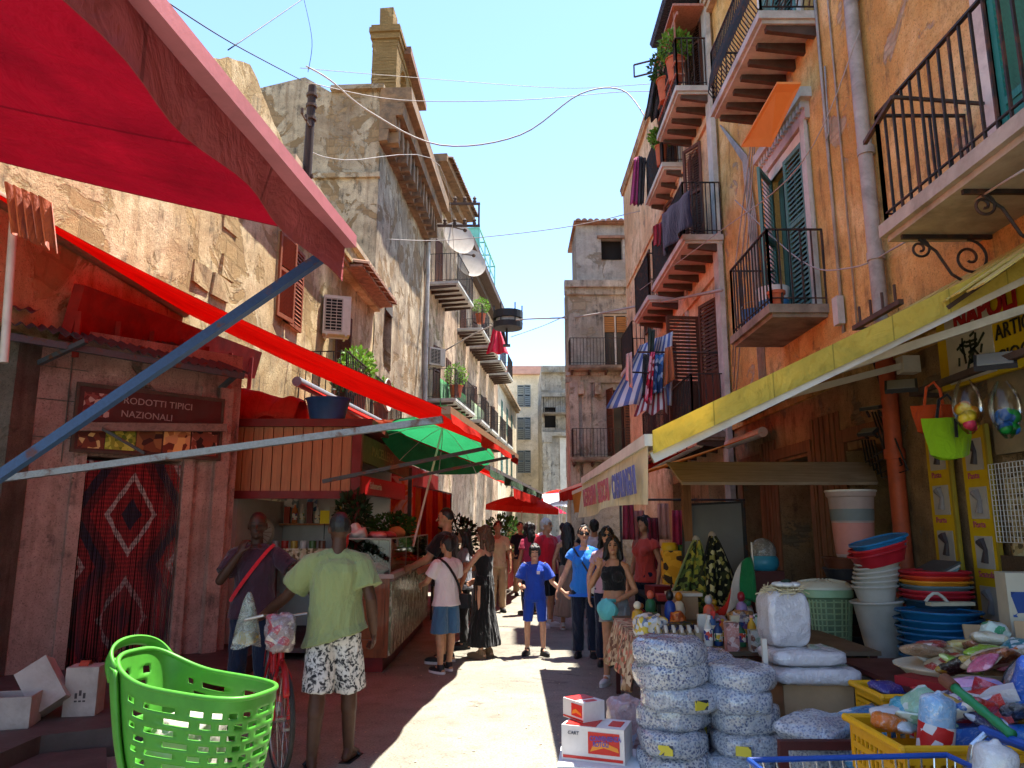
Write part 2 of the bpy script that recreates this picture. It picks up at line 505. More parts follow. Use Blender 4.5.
def leaves(mb, c, rad, n, size=.05, r=rng, droop=0.3):
 """n leaf-shaped faces through an ellipsoid"""
 c = Vector(c)
 rr = rad if hasattr(rad, '__len__') else (rad,) * 3
 for _ in range(n):
  while True:
   p = Vector((r.uniform(-1, 1), r.uniform(-1, 1), r.uniform(-1, 1)))
   if p.length <= 1 and r.random() < .25 + .75 * p.length: break
  q = c + Vector((p.x * rr[0], p.y * rr[1], p.z * rr[2]))
  d = (p + Vector((r.uniform(-.6, .6), r.uniform(-.6, .6), r.uniform(-droop, .6)))).normalized()
  side = d.cross(Vector((r.uniform(-1, 1), r.uniform(-1, 1), r.uniform(-1, 1)))).normalized()
  L = size * r.uniform(.6, 1.4); w = L * .3
  mb.poly([q, q + d * L * .45 + side * w, q + d * L, q + d * L * .45 - side * w])
# materials of the setting
M_street = None
def street_mat():
 t = NT('street_surface'); v = t.coord(1)
 big = t.noise(.5, 7, .65, v, .4); fine = t.noise(55, 5, .75, v); mid = t.noise(4.5, 7, .7, v)
 c = t.ramp(big, [(.35, (.20, .182, .145)), (.5, (.25, .232, .186)), (.65, (.30, .28, .228))])
 c = t.mix(t.ramp(mid, [(.5, 0), (.66, .45)]), c, (.12, .105, .085))
 c = t.mix(t.ramp(fine, [(.38, .6), (.5, 0)]), c, (.05, .043, .036))
 c = t.mix(t.ramp(fine, [(.58, 0), (.72, .6)]), c, (.42, .39, .33))
 sp = t.voro(26, v); c = t.mix(t.ramp(sp, [(.04, .6), (.07, 0)]), c, (.05, .045, .04))
 wob = t.mix(.12, v, t.n('ShaderNodeTexNoise').outputs['Color'], 'ADD')
 cr = t.math('ADD', t.math('ABSOLUTE', t.math('SUBTRACT', t.noise(.35, 6, .6, v, 1.2), .5)), t.ramp(t.noise(.9, 3, .5, v), [(.45, .05), (.6, 0)]))
 c = t.mix(t.ramp(cr, [(.002, .7), (.006, 0)]), c, (.05, .043, .036))
 wet = t.ramp(t.noise(.8, 5, .6, v, .5), [(.45, .9), (.62, .55)])
 h = t.math('ADD', t.math('MULTIPLY', fine, .6), mid)
 return t.done(t.pbsdf(c, wet, t.bump(h, .5, .012), spec=.3))
M_street = street_mat()
M_paving = mat('paving_slab', (.085, .062, .056), .7, .3, 3, .4, 30, dirt=.6)
M_left = plaster('left_plaster', '#c4ac82', '#ddcca6', '#9c7d52', '#b0966a', .54, .6, 1.0, True, sootamt=.75)
M_left2 = plaster('left_plaster_grey', '#a5937a', '#c4b194', '#77604a', '#93795a', .53, .75, 1.1, True, sootamt=.95)
M_left3 = plaster('left_plaster_pink', '#b0947a', '#ccb396', '#846850', '#94805f', .57, .7, 1.0, sootamt=.85)
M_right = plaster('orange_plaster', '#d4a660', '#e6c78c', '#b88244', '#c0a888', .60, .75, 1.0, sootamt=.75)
M_right2 = plaster('salmon_plaster', '#dcb48c', '#ebd0ac', '#ba8e66', '#b09a80', .60, .7, .9, sootamt=.75)
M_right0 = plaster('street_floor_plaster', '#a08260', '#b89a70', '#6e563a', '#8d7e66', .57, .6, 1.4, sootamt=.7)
M_grey = plaster('grey_stone', '#aaa294', '#c6bcaa', '#82796b', '#a0947f', .54, .7, 1.0, True, sootamt=.9)
M_pale = plaster('pale_plaster', '#d8c8aa', '#e8dcc6', '#b3a284', '#b0a083', .66, .4, .5, sootamt=.3)
M_stonetrim = mat('stone_trim', '#b39a7c', .9, .25, 4, .4, 25, dirt=.7)
M_whitetrim = mat('white_trim', '#cfc6b8', .85, .15, 5, .3, 30, dirt=.5)
M_slab = mat('balcony_slab', '#b6b2a8', .9, .2, 4, .35, 30, dirt=.5)
M_slabdark = mat('balcony_slab_dark', '#857868', .92, .3, 4, .6, 18, dirt=.9)
M_iron = metal('wrought_iron', (.035, .03, .028), .6, .35, (.09, .04, .025), .5)
M_beam = mat('iron_beam', (.075, .045, .032), .8, .35, 6, .4, 30, dirt=.4)
M_teal = wood('teal_shutter', '#2f7d70', .7, 1, .6, 2, .4)
M_tealgrey = wood('faded_teal_shutter', '#567c74', .7, 1, .7, 2, .5)
M_brownsh = wood('brown_shutter', '#5b3524', .55, 1, .7, 2, .4)
M_redbrownsh = wood('redbrown_shutter', '#8a4a2c', .6, 1, .7, 2, .3)
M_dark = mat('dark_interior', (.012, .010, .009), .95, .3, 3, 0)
M_pane = mat('dark_window_pane', (.02, .025, .03), .12, .2, 3, 0, spec=.6)
M_tile = mat('roof_tile', '#96705a', .9, .35, 9, .3, 30, dirt=.6)
M_pipe = mat('zinc_pipe', '#9c948a', .6, .2, 6, .2, 40, dirt=.6, spec=.4)
M_redpipe = mat('red_pipe', '#b4502e', .6, .2, 8, .2, 40, dirt=.4, spec=.4)
M_wire = mat('black_cable', (.03, .028, .028), .6, .1, 8, 0)
M_wirepale = mat('grey_cable', (.32, .28, .25), .6, .1, 8, 0)
# ground
g = MB(); g.sheet(lambda u, v: (-400 + 800 * u, -60 + 900 * v, 0), 8, 8)
tag(g.build('street', M_street), kind='structure')
mb = MB()
mb.prism([(-7.5, 3.0, .0), (-3.35, 3.0, .0), (-3.30, 5.62, 0), (-2.66, 5.98, 0), (-2.9, 7.0, 0), (-3.0, 9.75, 0), (-7.5, 9.75, 0)], (0, 0, .2))
mb.bevel(.02, 2)
tag(mb.build('pavement', M_paving), kind='structure')
mb = MB()
mb.prism([(-7.5, 2.2, .0), (-2.6, 2.2, .0), (-2.55, 5.1, 0), (-2.9, 5.75, 0), (-3.28, 5.6, 0), (-3.36, 2.9, 0), (-7.5, 2.9, 0)], (0, 0, .09))
mb.bevel(.02, 2)
tag(mb.build('kerb_step', M_paving), kind='structure')
# facades
class Facade:
 def __init__(s, O, U, H, bld):
  s.O = Vector((O[0], O[1], 0)); s.U = Vector((U[0], U[1], 0)).normalized()
  s.bld = bld; s.H = H
 def setN(s, N): s.N = Vector(N).normalized(); return s
 def p(s, u, z, d=0.0): return s.O + s.U * u + Vector((0, 0, z)) + s.N * d
 def box(s, mb, u0, u1, z0, z1, d0, d1):
  b = [s.p(u0, z0, d0), s.p(u1, z0, d0), s.p(u1, z0, d1), s.p(u0, z0, d1)]
  t = [s.p(u0, z1, d0), s.p(u1, z1, d0), s.p(u1, z1, d1), s.p(u0, z1, d1)]
  mb.hexa(b, t); return mb
 def wall(s, L, ops, mat_, depth=.28, thick=6.0, top=None, name='wall', z0=0.0, cell=.9, rough=.02, solid=True):
  """front with real openings (u0,u1,z0,z1), their reveals and dark backs, and the block behind; top(u) gives a ragged upper edge"""
  us = {0.0, L}; zs = {z0, s.H}
  for o in ops: us |= {o[0], o[1]}; zs |= {o[2], o[3]}
  def fill(a):
   a = sorted(a); r = [a[0]]
   for x in a[1:]:
    n = max(1, int((x - r[-1]) / cell + .5)); b = r[-1]
    for k in range(1, n + 1): r.append(b + (x - b) * k / n)
   return r
  us, zs = fill(us), fill(zs)
  mb = MB(); V = {}
  def vert(i, j):
   if (i, j) not in V:
    u, z = us[i], zs[j]
    if top and j == len(zs) - 1: z = top(u)
    q = s.p(u, z); n = noise.noise(q * .9) * rough + noise.noise(q * 3.1) * rough * .5
    V[(i, j)] = mb.v(q + s.N * n)
   return V[(i, j)]
  for i in range(len(us) - 1):
   for j in range(len(zs) - 1):
    uc, zc = (us[i] + us[i + 1]) / 2, (zs[j] + zs[j + 1]) / 2
    if any(o[0] < uc < o[1] and o[2] < zc < o[3] for o in ops): continue
    mb.face([vert(i, j), vert(i + 1, j), vert(i + 1, j + 1), vert(i, j + 1)])
  for (a, b, c, d) in [o[:4] for o in ops]:
   e = .03
   for (p, q) in (((a, c), (b, c)), ((b, c), (b, d)), ((b, d), (a, d)), ((a, d), (a, c))):
    mb.quad(s.p(p[0], p[1], e), s.p(q[0], q[1], e), s.p(q[0], q[1], -depth), s.p(p[0], p[1], -depth))
  if solid:
   T = s.H if not top else min(top(0), top(L))
   mb.quad(s.p(0, z0), s.p(0, z0, -thick), s.p(0, T, -thick), s.p(0, T))
   mb.quad(s.p(L, z0), s.p(L, z0, -thick), s.p(L, T, -thick), s.p(L, T))
   mb.quad(s.p(0, T, 0), s.p(L, T, 0), s.p(L, T, -thick), s.p(0, T, -thick))
   mb.quad(s.p(0, z0, -thick), s.p(L, z0, -thick), s.p(L, T, -thick), s.p(0, T, -thick))
   if top:
    mb.quad(s.p(0, T, -.45), s.p(L, T, -.45), s.p(L, s.H, -.45), s.p(0, s.H, -.45))
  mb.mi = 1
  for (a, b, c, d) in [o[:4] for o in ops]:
   mb.quad(s.p(a, c, -depth + .001), s.p(b, c, -depth + .001), s.p(b, d, -depth + .001), s.p(a, d, -depth + .001))  # near-black backs paint the shade of unlit rooms into the openings
  w = mb.build(name, [mat_, M_dark], s.bld)
  return w
 def leaf(s, mb, u0, u1, z0, z1, d, ang=0.0, slat=.055, hinge=0, panel=.0, tilt=.5):
  """louvred shutter leaf into mb; ang swings it out about the hinge edge (0: u0 side, 1: u1 side); panel: solid share at the foot"""
  w = u1 - u0; h = z1 - z0
  base = s.p(u0 if hinge == 0 else u1, z0, d)
  dr = (s.U if hinge == 0 else -s.U)
  x = dr * math.cos(ang) + s.N * math.sin(ang); n = Vector((0, 0, 1)).cross(x)
  def bx(a0, a1, b0, b1, t0, t1, sk=0.0):
   P = lambda a, b, c: base + x * a + Vector((0, 0, b)) + n * c
   mb.hexa([P(a0, b0, t0 + sk), P(a1, b0, t0 + sk), P(a1, b0, t1 + sk), P(a0, b0, t1 + sk)], [P(a0, b1, t0 - sk), P(a1, b1, t0 - sk), P(a1, b1, t1 - sk), P(a0, b1, t1 - sk)])
  f = .065
  bx(0, f, 0, h, -.02, .02); bx(w - f, w, 0, h, -.02, .02)
  bx(f, w - f, 0, f * 1.3, -.02, .02); bx(f, w - f, h - f, h, -.02, .02)
  zp = h * panel
  if panel:
   bx(f, w - f, f * 1.3, zp, -.008, .008); bx(f, w - f, zp, zp + f, -.02, .02); bx(f + .05, w - f - .05, f * 1.3 + .06, zp - .06, -.016, .016)
  z = (zp + f if panel else f * 1.3) + slat * .4; zmid = h * .55
  if not panel: bx(f, w - f, zmid, zmid + f, -.02, .02)
  while z < h - f - slat * .5:
   if panel or not (zmid - slat * .6 < z < zmid + f): bx(f, w - f, z, z + slat * .8, -.004, .004, .014 * tilt * 2)
   z += slat
 def window(s, u0, u1, z0, z1, sh, name='window', ang=(0, 0), d=.0, slat=.055, panel=0, frame=None, pane=True, trim=None, leaves_=2):
  fm = MB(); w = .06
  s.box(fm, u0, u0 + w, z0, z1, -.16, -.08); s.box(fm, u1 - w, u1, z0, z1, -.16, -.08)
  s.box(fm, u0 + w, u1 - w, z1 - w, z1, -.16, -.08); s.box(fm, u0 + w, u1 - w, z0, z0 + w, -.16, -.08)
  m = (u0 + u1) / 2; s.box(fm, m - w / 2, m + w / 2, z0 + w, z1 - w, -.158, -.085)
  win = fm.build(name, frame or sh, s.bld)
  if pane:
   pm = MB(); s.box(pm, u0 + w, u1 - w, z0 + w, z1 - w, -.135, -.125); pm.build('pane', M_pane, win)
  if sh and leaves_:
   spans = [(u0, m - .004, 0, ang[0]), (m + .004, u1, 1, ang[1])] if leaves_ == 2 else [(u0, u1, 0, ang[0])]
   for a, b, hg, an in spans:
    q = MB(); s.leaf(q, a, b, z0, z1, d, an, slat, hg, panel); q.build('shutter', sh, win)
  if trim:
   q = MB(); t = .16
   s.box(q, u0 - t, u0, z0, z1, .0, .035); s.box(q, u1, u1 + t, z0, z1, 0, .035); s.box(q, u0 - t, u1 + t, z1, z1 + t, 0, .045)
   q.build('surround', trim, win)
  return win
 def balcony(s, u0, u1, z, depth, h=1.0, th=.10, mat_=None, nb=4, step=.11, bars=None, bellied=False, beam=M_beam, front=True, rail_mat=None, uneven=0.0):
  th = min(th, .11)
  mb = MB(); s.box(mb, u0, u1, z - th, z, -.02, depth)
  s.box(mb, u0 + .04, u1 - .04, z - th - .05, z - th, -.02, depth - .05)
  mb.bevel(.012, 1)
  sl = mb.build('balcony', mat_ or M_slab, s.bld)
  if nb:
   for k in range(nb):
    q = MB()
    u = u0 + .12 + (u1 - u0 - .24) * k / max(1, nb - 1)
    P = [s.p(u - .04, z - th - .052, 0), s.p(u - .04, z - th - .052, depth - .12), s.p(u - .04, z - th - .12, depth - .12), s.p(u - .04, z - th - .2, 0)]
    q.prism(P, s.U * .08); q.build('bracket', beam, sl)
  q = MB(); r = .011
  e = .05
  def pt(k, zz):
   return None
  path = [(u0 + e, 0.0), (u0 + e, depth - e), (u1 - e, depth - e), (u1 - e, 0.0)]
  for (a, b) in zip(path[:-1], path[1:]):
   A, B = s.p(a[0], z, a[1]), s.p(b[0], z, b[1]); Ln = (B - A).length
   q.bar(A + Vector((0, 0, h)), B + Vector((0, 0, h)), .035, .018); q.bar(A + Vector((0, 0, .09)), B + Vector((0, 0, .09)), .022, .012)
   q.bar(A, A + Vector((0, 0, h)), .028, .028, s.U); q.bar(B, B + Vector((0, 0, h)), .028, .028, s.U)
   n = max(2, int(Ln / step))
   for k in range(1, n):
    P = A + (B - A) * (k / n); dev = rng.uniform(-1, 1) * uneven
    if bellied:
     o = s.N if abs((B - A).normalized().dot(s.U)) > .5 else (s.U * (-1 if a[0] < (u0 + u1) / 2 else 1))
     q.tube([P + Vector((0, 0, .09)), P + o * .10 + Vector((0, 0, .25)), P + o * .06 + Vector((0, 0, .5)), P + Vector((0, 0, h * .75)), P + Vector((0, 0, h))], r, 4, False)
    else:
     q.bar(P + Vector((0, 0, .0)), P + s.U * dev + Vector((0, 0, h)), r * 1.7, r * 1.7, s.U)
  q.build('railing', rail_mat or M_iron, sl)
  return sl
 def band(s, name, u0, u1, z0, z1, d, mat_, parts=1, dentils=0.0):
  mb = MB(); n = max(1, int(u1 - u0))
  hh = (z1 - z0)
  for k in range(parts):
   a = z0 + hh * k / parts; b = z0 + hh * (k + 1) / parts
   s.box(mb, u0, u1, a, b, -.02, d * (.45 + .55 * (k + 1) / parts))
  if dentils:
   u = u0 + dentils / 2
   while u < u1 - dentils / 2:
    s.box(mb, u, u + dentils * .5, z0 - .12, z0 + .002, -.02, d * .6); u += dentils
  mb.jitter(.012, 2.0)
  return mb.build(name, mat_, s.bld)
def tiles(mb, A, B, out, n=None, r=.08, L=.45, drop=.12):
 """one row of half-round roof tiles along A-B, running down along vector out"""
 A, B, out = Vector(A), Vector(B), Vector(out); Ln = (B - A).length
 n = n or int(Ln / (r * 2.3)); dx = (B - A).normalized(); up = Vector((0, 0, 1))
 for k in range(n):
  c = A + (B - A) * ((k + .5) / n) + up * rng.uniform(-.012, .012)
  ring0 = []; ring1 = []
  for j in range(6):
   a = PI * j / 5
   o = dx * math.cos(a) * r + up * math.sin(a) * r
   ring0.append(mb.v(c + o)); ring1.append(mb.v(c + out + o * 1.1 - up * drop))
  for j in range(5): mb.face([ring0[j], ring0[j + 1], ring1[j + 1], ring1[j]])
  mb.face(ring1)
# left row
def leftdir(a, b):
 d = Vector((b[0] - a[0], b[1] - a[1], 0)); return d.normalized(), d.length
def left_building(name, label, a, b, H):
 bld = thing(name, label, 'building', (a[0], a[1], 0))
 U, L = leftdir(a, b)
 f = Facade(a, U, H, bld).setN((U.y, -U.x, 0))
 f.L = L
 return f
XL = lambda Y: -5.3 + .0537 * Y
LY = 21.6
LA = (XL(0.5), 0.5)
L1 = left_building('low_house', 'low peeling beige house with a rubble parapet behind the red awnings', LA, (XL(LY), LY), 9.0)
uL = lambda Y: (Y - .5) * math.sqrt(1 + .0537 ** 2)
def partop(u):
 Y = u + .5
 base = 8.95 + .07 * noise.noise(Vector((u * .8, 3, 1)))
 if Y < 10: base = 8.5 + .1 * noise.noise(Vector((u * 1.5, 1, 5)))
 elif Y < 14: base += (-.45 + 1.25 * (Y - 10) / 2.1 if Y < 12.1 else .8 * max(0, (14 - Y) / 1.9)) + .12 * noise.noise(Vector((u * 2.0, 1, 5))) + .04 * noise.noise(Vector((u * 6, 1, 5)))
 return base
L1.wall(L1.L, [(uL(13.85), uL(15.25), 5.6, 7.3), (uL(17.8), uL(19.2), 4.12, 6.8)], M_left, z0=3.55, top=partop, rough=.03, cell=.3)
q = MB(); L1.box(q, uL(10.0), L1.L, 0, 3.55, -5, -.02); q.build('street_storey', M_left, L1.bld)
q = MB(); q.quad((-9.5, 1, 0), (-9.5, 10.5, 0), (-9.5, 10.5, 3.6), (-9.5, 1, 3.6)); q.quad((-9.5, 1, 3.56), (-9.5, 10.5, 3.56), (-4.9, 10.5, 3.56), (-4.9, 1, 3.56)); q.build('light_leak_walls', M_left, L1.bld)  # unseen back wall and ceiling added to stop light leaking around the kiosk
L1.window(uL(13.85), uL(15.25), 5.6, 7.3, M_redbrownsh, ang=(.12, .0), d=.05, slat=.085)
L1.window(uL(17.8), uL(19.2), 4.12, 6.8, M_brownsh, ang=(.3, .1), d=.03, slat=.09)
L1.band('cornice', 9.5, L1.L, 7.9, 8.22, .34, M_left, 3)
L1.band('parapet_coping', uL(14.2), L1.L, 8.96, 9.1, .12, M_stonetrim, 1)
q = MB(); tiles(q, L1.p(uL(17.9), 8.2, .02), L1.p(uL(21.5), 8.2, .02), L1.N * .72, r=.1); L1.box(q, uL(17.9), uL(21.5), 8.0, 8.06, 0, .6)
q.build('eave', M_tile, L1.bld)
b = L1.balcony(uL(15.4), uL(21.3), 4.1, 1.05, 1.15, .16, mat('salmon_slab', '#b8725a', .9, .2, 5, .3, 25, dirt=.4), 5, .14, uneven=.012)
q = MB()
for k in range(9):
 z = 5.2 + k * .40
 for j in range(2):
  if rng.random() < .3: continue
  a = uL(10.6) + j * .62 + (k % 2) * .25; L1.box(q, a + rng.uniform(-.05, .05), a + .54 + rng.uniform(-.08, .06), z, z + .35, -.04, .03 + rng.uniform(0, .02))
q.bevel(.03, 2); q.jitter(.035, 3); qo = q.build('ashlar', M_left, L1.bld)
L2 = left_building('tall_house', 'tall grey stained house with a crumbling ornate eave below the bell gable', (XL(21.65), 21.65), (XL(30), 30), 15.2)
L2.wall(L2.L, [(1.4, 2.4, 6.6, 9.0)], M_left2, depth=.25, rough=.06, solid=True, thick=10)
q = MB()
arc = [L2.p(1.9 + .5 * math.cos(a), 8.4 + .9 * math.sin(a), .035) for a in [PI * k / 10 for k in range(11)]]
q.prism(arc, L2.N * .02); q.build('niche', mat('niche_dark', (.10, .085, .07), .95, .3, 3, .3), L2.bld)  # flat dark arched plate marks the niche head
EA = mat('eave_terracotta', '#7d6248', .92, .4, 4, .8, 14, dirt=.9)
q = MB()
for k, (z0, z1, d) in enumerate([(13.4, 13.8, .26), (13.8, 14.25, .5), (14.25, 14.7, .74), (14.7, 15.2, 1.0)]):
 L2.box(q, -.12, L2.L, z0, z1, -.02, d)
u = .1
while u < L2.L - .2:
 L2.box(q, u, u + .26, 13.42, 14.25, -.02, .58); u += .64
q.jitter(.06, 2.1, 3); q.build('eave', EA, L2.bld)
q = MB()
q.bar(L2.p(-.02, 15.23, -1.6), L2.p(-.02, 15.23, .1), .34, .16); q.prism([L2.p(0, 15.15, -1.6), L2.p(0, 15.75, -2.5), L2.p(0, 15.1, -5.2), L2.p(0, 14.6, -10), L2.p(0, 13, -10), L2.p(0, 13, -1.6)], L2.U * .5); q.bar(L2.p(-.03, 12.3, -10), L2.p(-.03, 12.3, .05), .18, .16)
q.jitter(.03, 2); q.build('string_course', M_left2, L2.bld)
bg_ = thing('bell_gable', 'brick bell gable with an arch and tiled coping standing on the tall left house', 'bell gable', L2.p(1.1, 15.2, -.4))
mt = plaster('bell_brick', '#9c8158', '#b39468', '#6f5738', '#8d724a', .40, .5, 1.4, sootamt=.75)
def gb(mb, u0, u1, z0, z1, d0, d1): return L2.box(mb, u0, u1, z0, z1, d0, d1)
q = MB(); d0, d1 = -.62, .22
gb(q, 1.05, 1.8, 15.2, 17.75, d0, d1); gb(q, 2.75, 3.2, 15.2, 17.6, d0, d1); gb(q, 4.1, 4.7, 15.2, 17.3, d0, d1)
n = 8
for (ca, ra, zs) in ((2.275, .475, 16.8), (3.65, .45, 16.6)):
 pts = [L2.p(ca + ra * math.cos(a), zs + ra * math.sin(a), d0) for a in [PI * k / n for k in range(n + 1)]]
 pts += [L2.p(ca - ra, 17.7, d0), L2.p(ca + ra, 17.7, d0)]
 q.prism(pts, L2.N * (d1 - d0 - .004))
gb(q, 1.05, 4.7, 17.5, 17.75, d0 - .02, d1 + .02)
for k in range(22):
 z = 15.2 + k * .115; gb(q, 1.04, 1.06, z, z + .085, d0 + .02 * (k % 3), d1 - .02 * (k % 2))
q.jitter(.03, 2.2); q.build('pier', mt, bg_)
q = MB(); gb(q, .97, 1.9, 17.75, 18.25, d0 - .05, d1 + .08); gb(q, .90, 2.0, 17.95, 18.12, d0 - .10, d1 + .12); gb(q, 1.12, 1.76, 18.25, 19.0, d0 + .2, d1 - .18)
q.jitter(.03, 2); q.build('finial', mt, bg_)
q = MB(); q.hexa([L2.p(1.9, 17.76, d0 - .1), L2.p(5.2, 17.55, d0 - .1), L2.p(5.2, 17.55, d1 + .3), L2.p(1.9, 17.76, d1 + .3)], [L2.p(1.9, 18.05, d0 - .1), L2.p(5.2, 17.78, d0 - .1), L2.p(5.2, 17.78, d1 + .3), L2.p(1.9, 18.05, d1 + .3)])
tiles(q, L2.p(1.95, 18.0, 0), L2.p(5.15, 17.76, 0), L2.N * .5, r=.1); q.build('coping', mat('old_roof_tile', '#7d5b46', .95, .35, 9, .4, 25, dirt=.8), bg_)
pa, pb, pc, pd = (XL(30), 30.05), (-2.85, 36.5), (-1.0, 53), (.4, 68)
L3 = left_building('balcony_house', 'ochre balcony house with drainpipe standing right after the stained grey house', pa, pb, 17.3)
L3.wall(L3.L, [(1.9, 3.2, 11.9, 14.3), (1.9, 3.2, 6.9, 9.4), (4.5, 5.5, 6.9, 9.4)], M_left3, rough=.04)
for (u, z, zz) in ((1.9, 11.9, 14.3), (1.9, 6.9, 9.4)): L3.window(u, u + 1.3, z, zz, M_brownsh, ang=(.25, .1), d=.03, slat=.1)
L3.window(4.5, 5.5, 6.9, 9.4, M_brownsh, ang=(0, 0), d=.03, slat=.1)
L3.balcony(.6, 4.2, 11.85, 1.35, 1.25, .18, M_slab, 6, .15)
L3.balcony(.6, 5.2, 6.8, 1.3, 1.25, .18, M_slab, 6, .15)
q = MB()
for k, (z0, z1, d) in enumerate([(16.2, 16.6, .3), (16.6, 16.95, .55), (16.95, 17.3, .95)]): L3.box(q, -.2, L3.L, z0, z1, -.02, d)
tiles(q, L3.p(0, 17.3, .2), L3.p(L3.L, 17.3, .2), L3.N * .95, r=.12); q.jitter(.02, 2)
q.build('eave', EA, L3.bld)
q = MB(); q.tube([L3.p(.15, 0, .12), L3.p(.15, 16.2, .12)], .09, 8); q.build('drainpipe', M_slab, L3.bld)
L4 = left_building('dish_house', 'brown balcony house with satellite dishes and a dark eave where the street bends', pb, pc, 16.2)
ops = [(u, u + 1.3, z, z + 2.5) for z in (11.6, 6.9) for u in (1.2, 5.0, 8.8, 12.6)]
L4.wall(L4.L, ops, M_left3, rough=.04)
for o in ops: L4.window(o[0], o[1], o[2], o[3], M_brownsh, ang=(.3, .2), d=.03, slat=.14)
for u in (.5, 4.3, 8.1, 11.9):
 L4.balcony(u, u + 2.8, 11.5, 1.3, 1.25, .18, M_slab, 5, .17)
 L4.balcony(u, u + 2.8, 6.8, 1.3, 1.25, .18, M_slab, 5, .17)
q = MB()
for k, (z0, z1, d) in enumerate([(15.5, 15.8, .35), (15.8, 16.2, .9)]): L4.box(q, 0, L4.L, z0, z1, -.02, d)
tiles(q, L4.p(0, 16.2, .2), L4.p(L4.L, 16.2, .2), L4.N * .7, r=.12)
q.build('eave', M_beam, L4.bld)
q = MB(); tl = mat('turquoise_frame', '#6fb3a2', .6, .2, 6, .1)
for u in (3.0, 5.2, 7.3, 9.4): q.bar(L4.p(u, 16.2, .7), L4.p(u, 17.9, .7), .07); q.bar(L4.p(u, 16.2, -.9), L4.p(u, 17.9, -.9), .07); q.bar(L4.p(u, 17.9, -.9), L4.p(u, 17.9, .7), .07)
for d in (-.9, .7): q.bar(L4.p(3.0, 17.9, d), L4.p(9.4, 17.9, d), .08); q.bar(L4.p(3.0, 17.0, d), L4.p(9.4, 17.0, d), .05)
q.quad(L4.p(3.0, 16.2, -.9), L4.p(3.0, 17.9, -.9), L4.p(3.0, 17.9, .7), L4.p(3.0, 16.2, .7))
q.build('terrace_frame', tl, L4.bld)
L5 = left_building('far_left_house', 'pale narrow house at the far end of the left row', pc, pd, 12.1)
ops = [(u, u + 1.2, z, z + 2.2) for z in (4.7, 8.6) for u in (1.8, 5.7, 9.6)]
L5.wall(L5.L, ops, M_pale, rough=.03)
for o in ops: L5.window(*o, M_tealgrey, d=.02, slat=.18)
L5.band('cornice', 0, L5.L, 11.7, 12.1, .4, M_stonetrim, 2)
# end of the street
def front_building(name, label, x0, x1, Y, H, mat_, ops, thick=8):
 bld = thing(name, label, 'building', (x0, Y, 0))
 f = Facade((x0, Y), (1, 0), H, bld).setN((0, -1, 0)); f.L = x1 - x0
 f.wall(f.L, ops, mat_, rough=.03, thick=thick)
 return f
ops = [(u, u + 1.25, z, z + 2.1) for z in (3.2, 6.4, 9.5, 12.6) for u in (1.6, 4.8, 10.8)]
E1 = front_building('pale_apartment_block', 'pale apartment block with rows of windows closing the end of the street', -1.1, 14.5, 70, 16.1, M_pale, ops)
M_gsh = wood('grey_shutter', '#7f8480', .7, 1, .7, 2, .3)
for o in ops: E1.window(*o, M_gsh, d=.02, slat=.18, ang=(0, .4))
for z in (6.3, 9.4, 12.5): E1.balcony(4.2, 6.7, z, .95, 1.2, .14, M_slab, 3, .19)
q = MB(); E1.box(q, -.2, 15.5, 15.7, 16.1, -.02, .5); E1.box(q, -.1, 15.5, 16.1, 16.5, -3, .35); q.build('cornice', mat('pink_cornice', '#b98f7e', .9, .2, 2, .2), E1.bld)
E2 = front_building('stone_palace', 'weathered grey stone palace front with white arched portal at the street end', 2.3, 11.7, 58, 13.9, M_grey, [(1.9, 2.9, 5.3, 7.5), (1.9, 3.0, .0, 3.2), (.25, 1.1, 9.1, 10.7)])
q = MB(); E2.box(q, .0, 7.4, 13.4, 13.9, -.02, .5); E2.box(q, 0, 7.4, 11.5, 11.8, -.02, .37); E2.box(q, 0, 7.4, 8.4, 8.7, -.02, .43)
E2.box(q, .06, .68, 0, 8.4, 0, .43); E2.box(q, 0.0, .8, 7.9, 8.4, 0, .52); q.jitter(.02, 1.5); q.build('cornice', M_grey, E2.bld)
q = MB(); E2.box(q, 1.4, 1.85, .0, 8.3, 0, .07); E2.box(q, 3.1, 3.7, .0, 8.3, 0, .07); E2.box(q, 1.85, 3.1, 4.0, 5.25, 0, .07); E2.box(q, 1.85, 3.1, 7.55, 8.3, 0, .07)
q.build('portal_render', mat('white_render', '#cdc7ba', .9, .1, 3, .2, dirt=.3), E2.bld)
arc = [E2.p(2.45 + .78 * math.cos(a), 3.2 + .78 * math.sin(a), .1) for a in [PI * k / 12 for k in range(13)]]
q = MB(); q.tube(arc, .12, 6); q.bar(arc[0], E2.p(3.23, .0, .1), .24); q.bar(arc[-1], E2.p(1.67, .0, .1), .24); q.build('arch', M_stonetrim, E2.bld)
E2.window(1.9, 2.9, 5.3, 7.5, M_brownsh, d=-.05, slat=.18)
E2.balcony(.1, 3.7, 10.2, .85, 1.2, .17, M_slabdark, 3, .18)
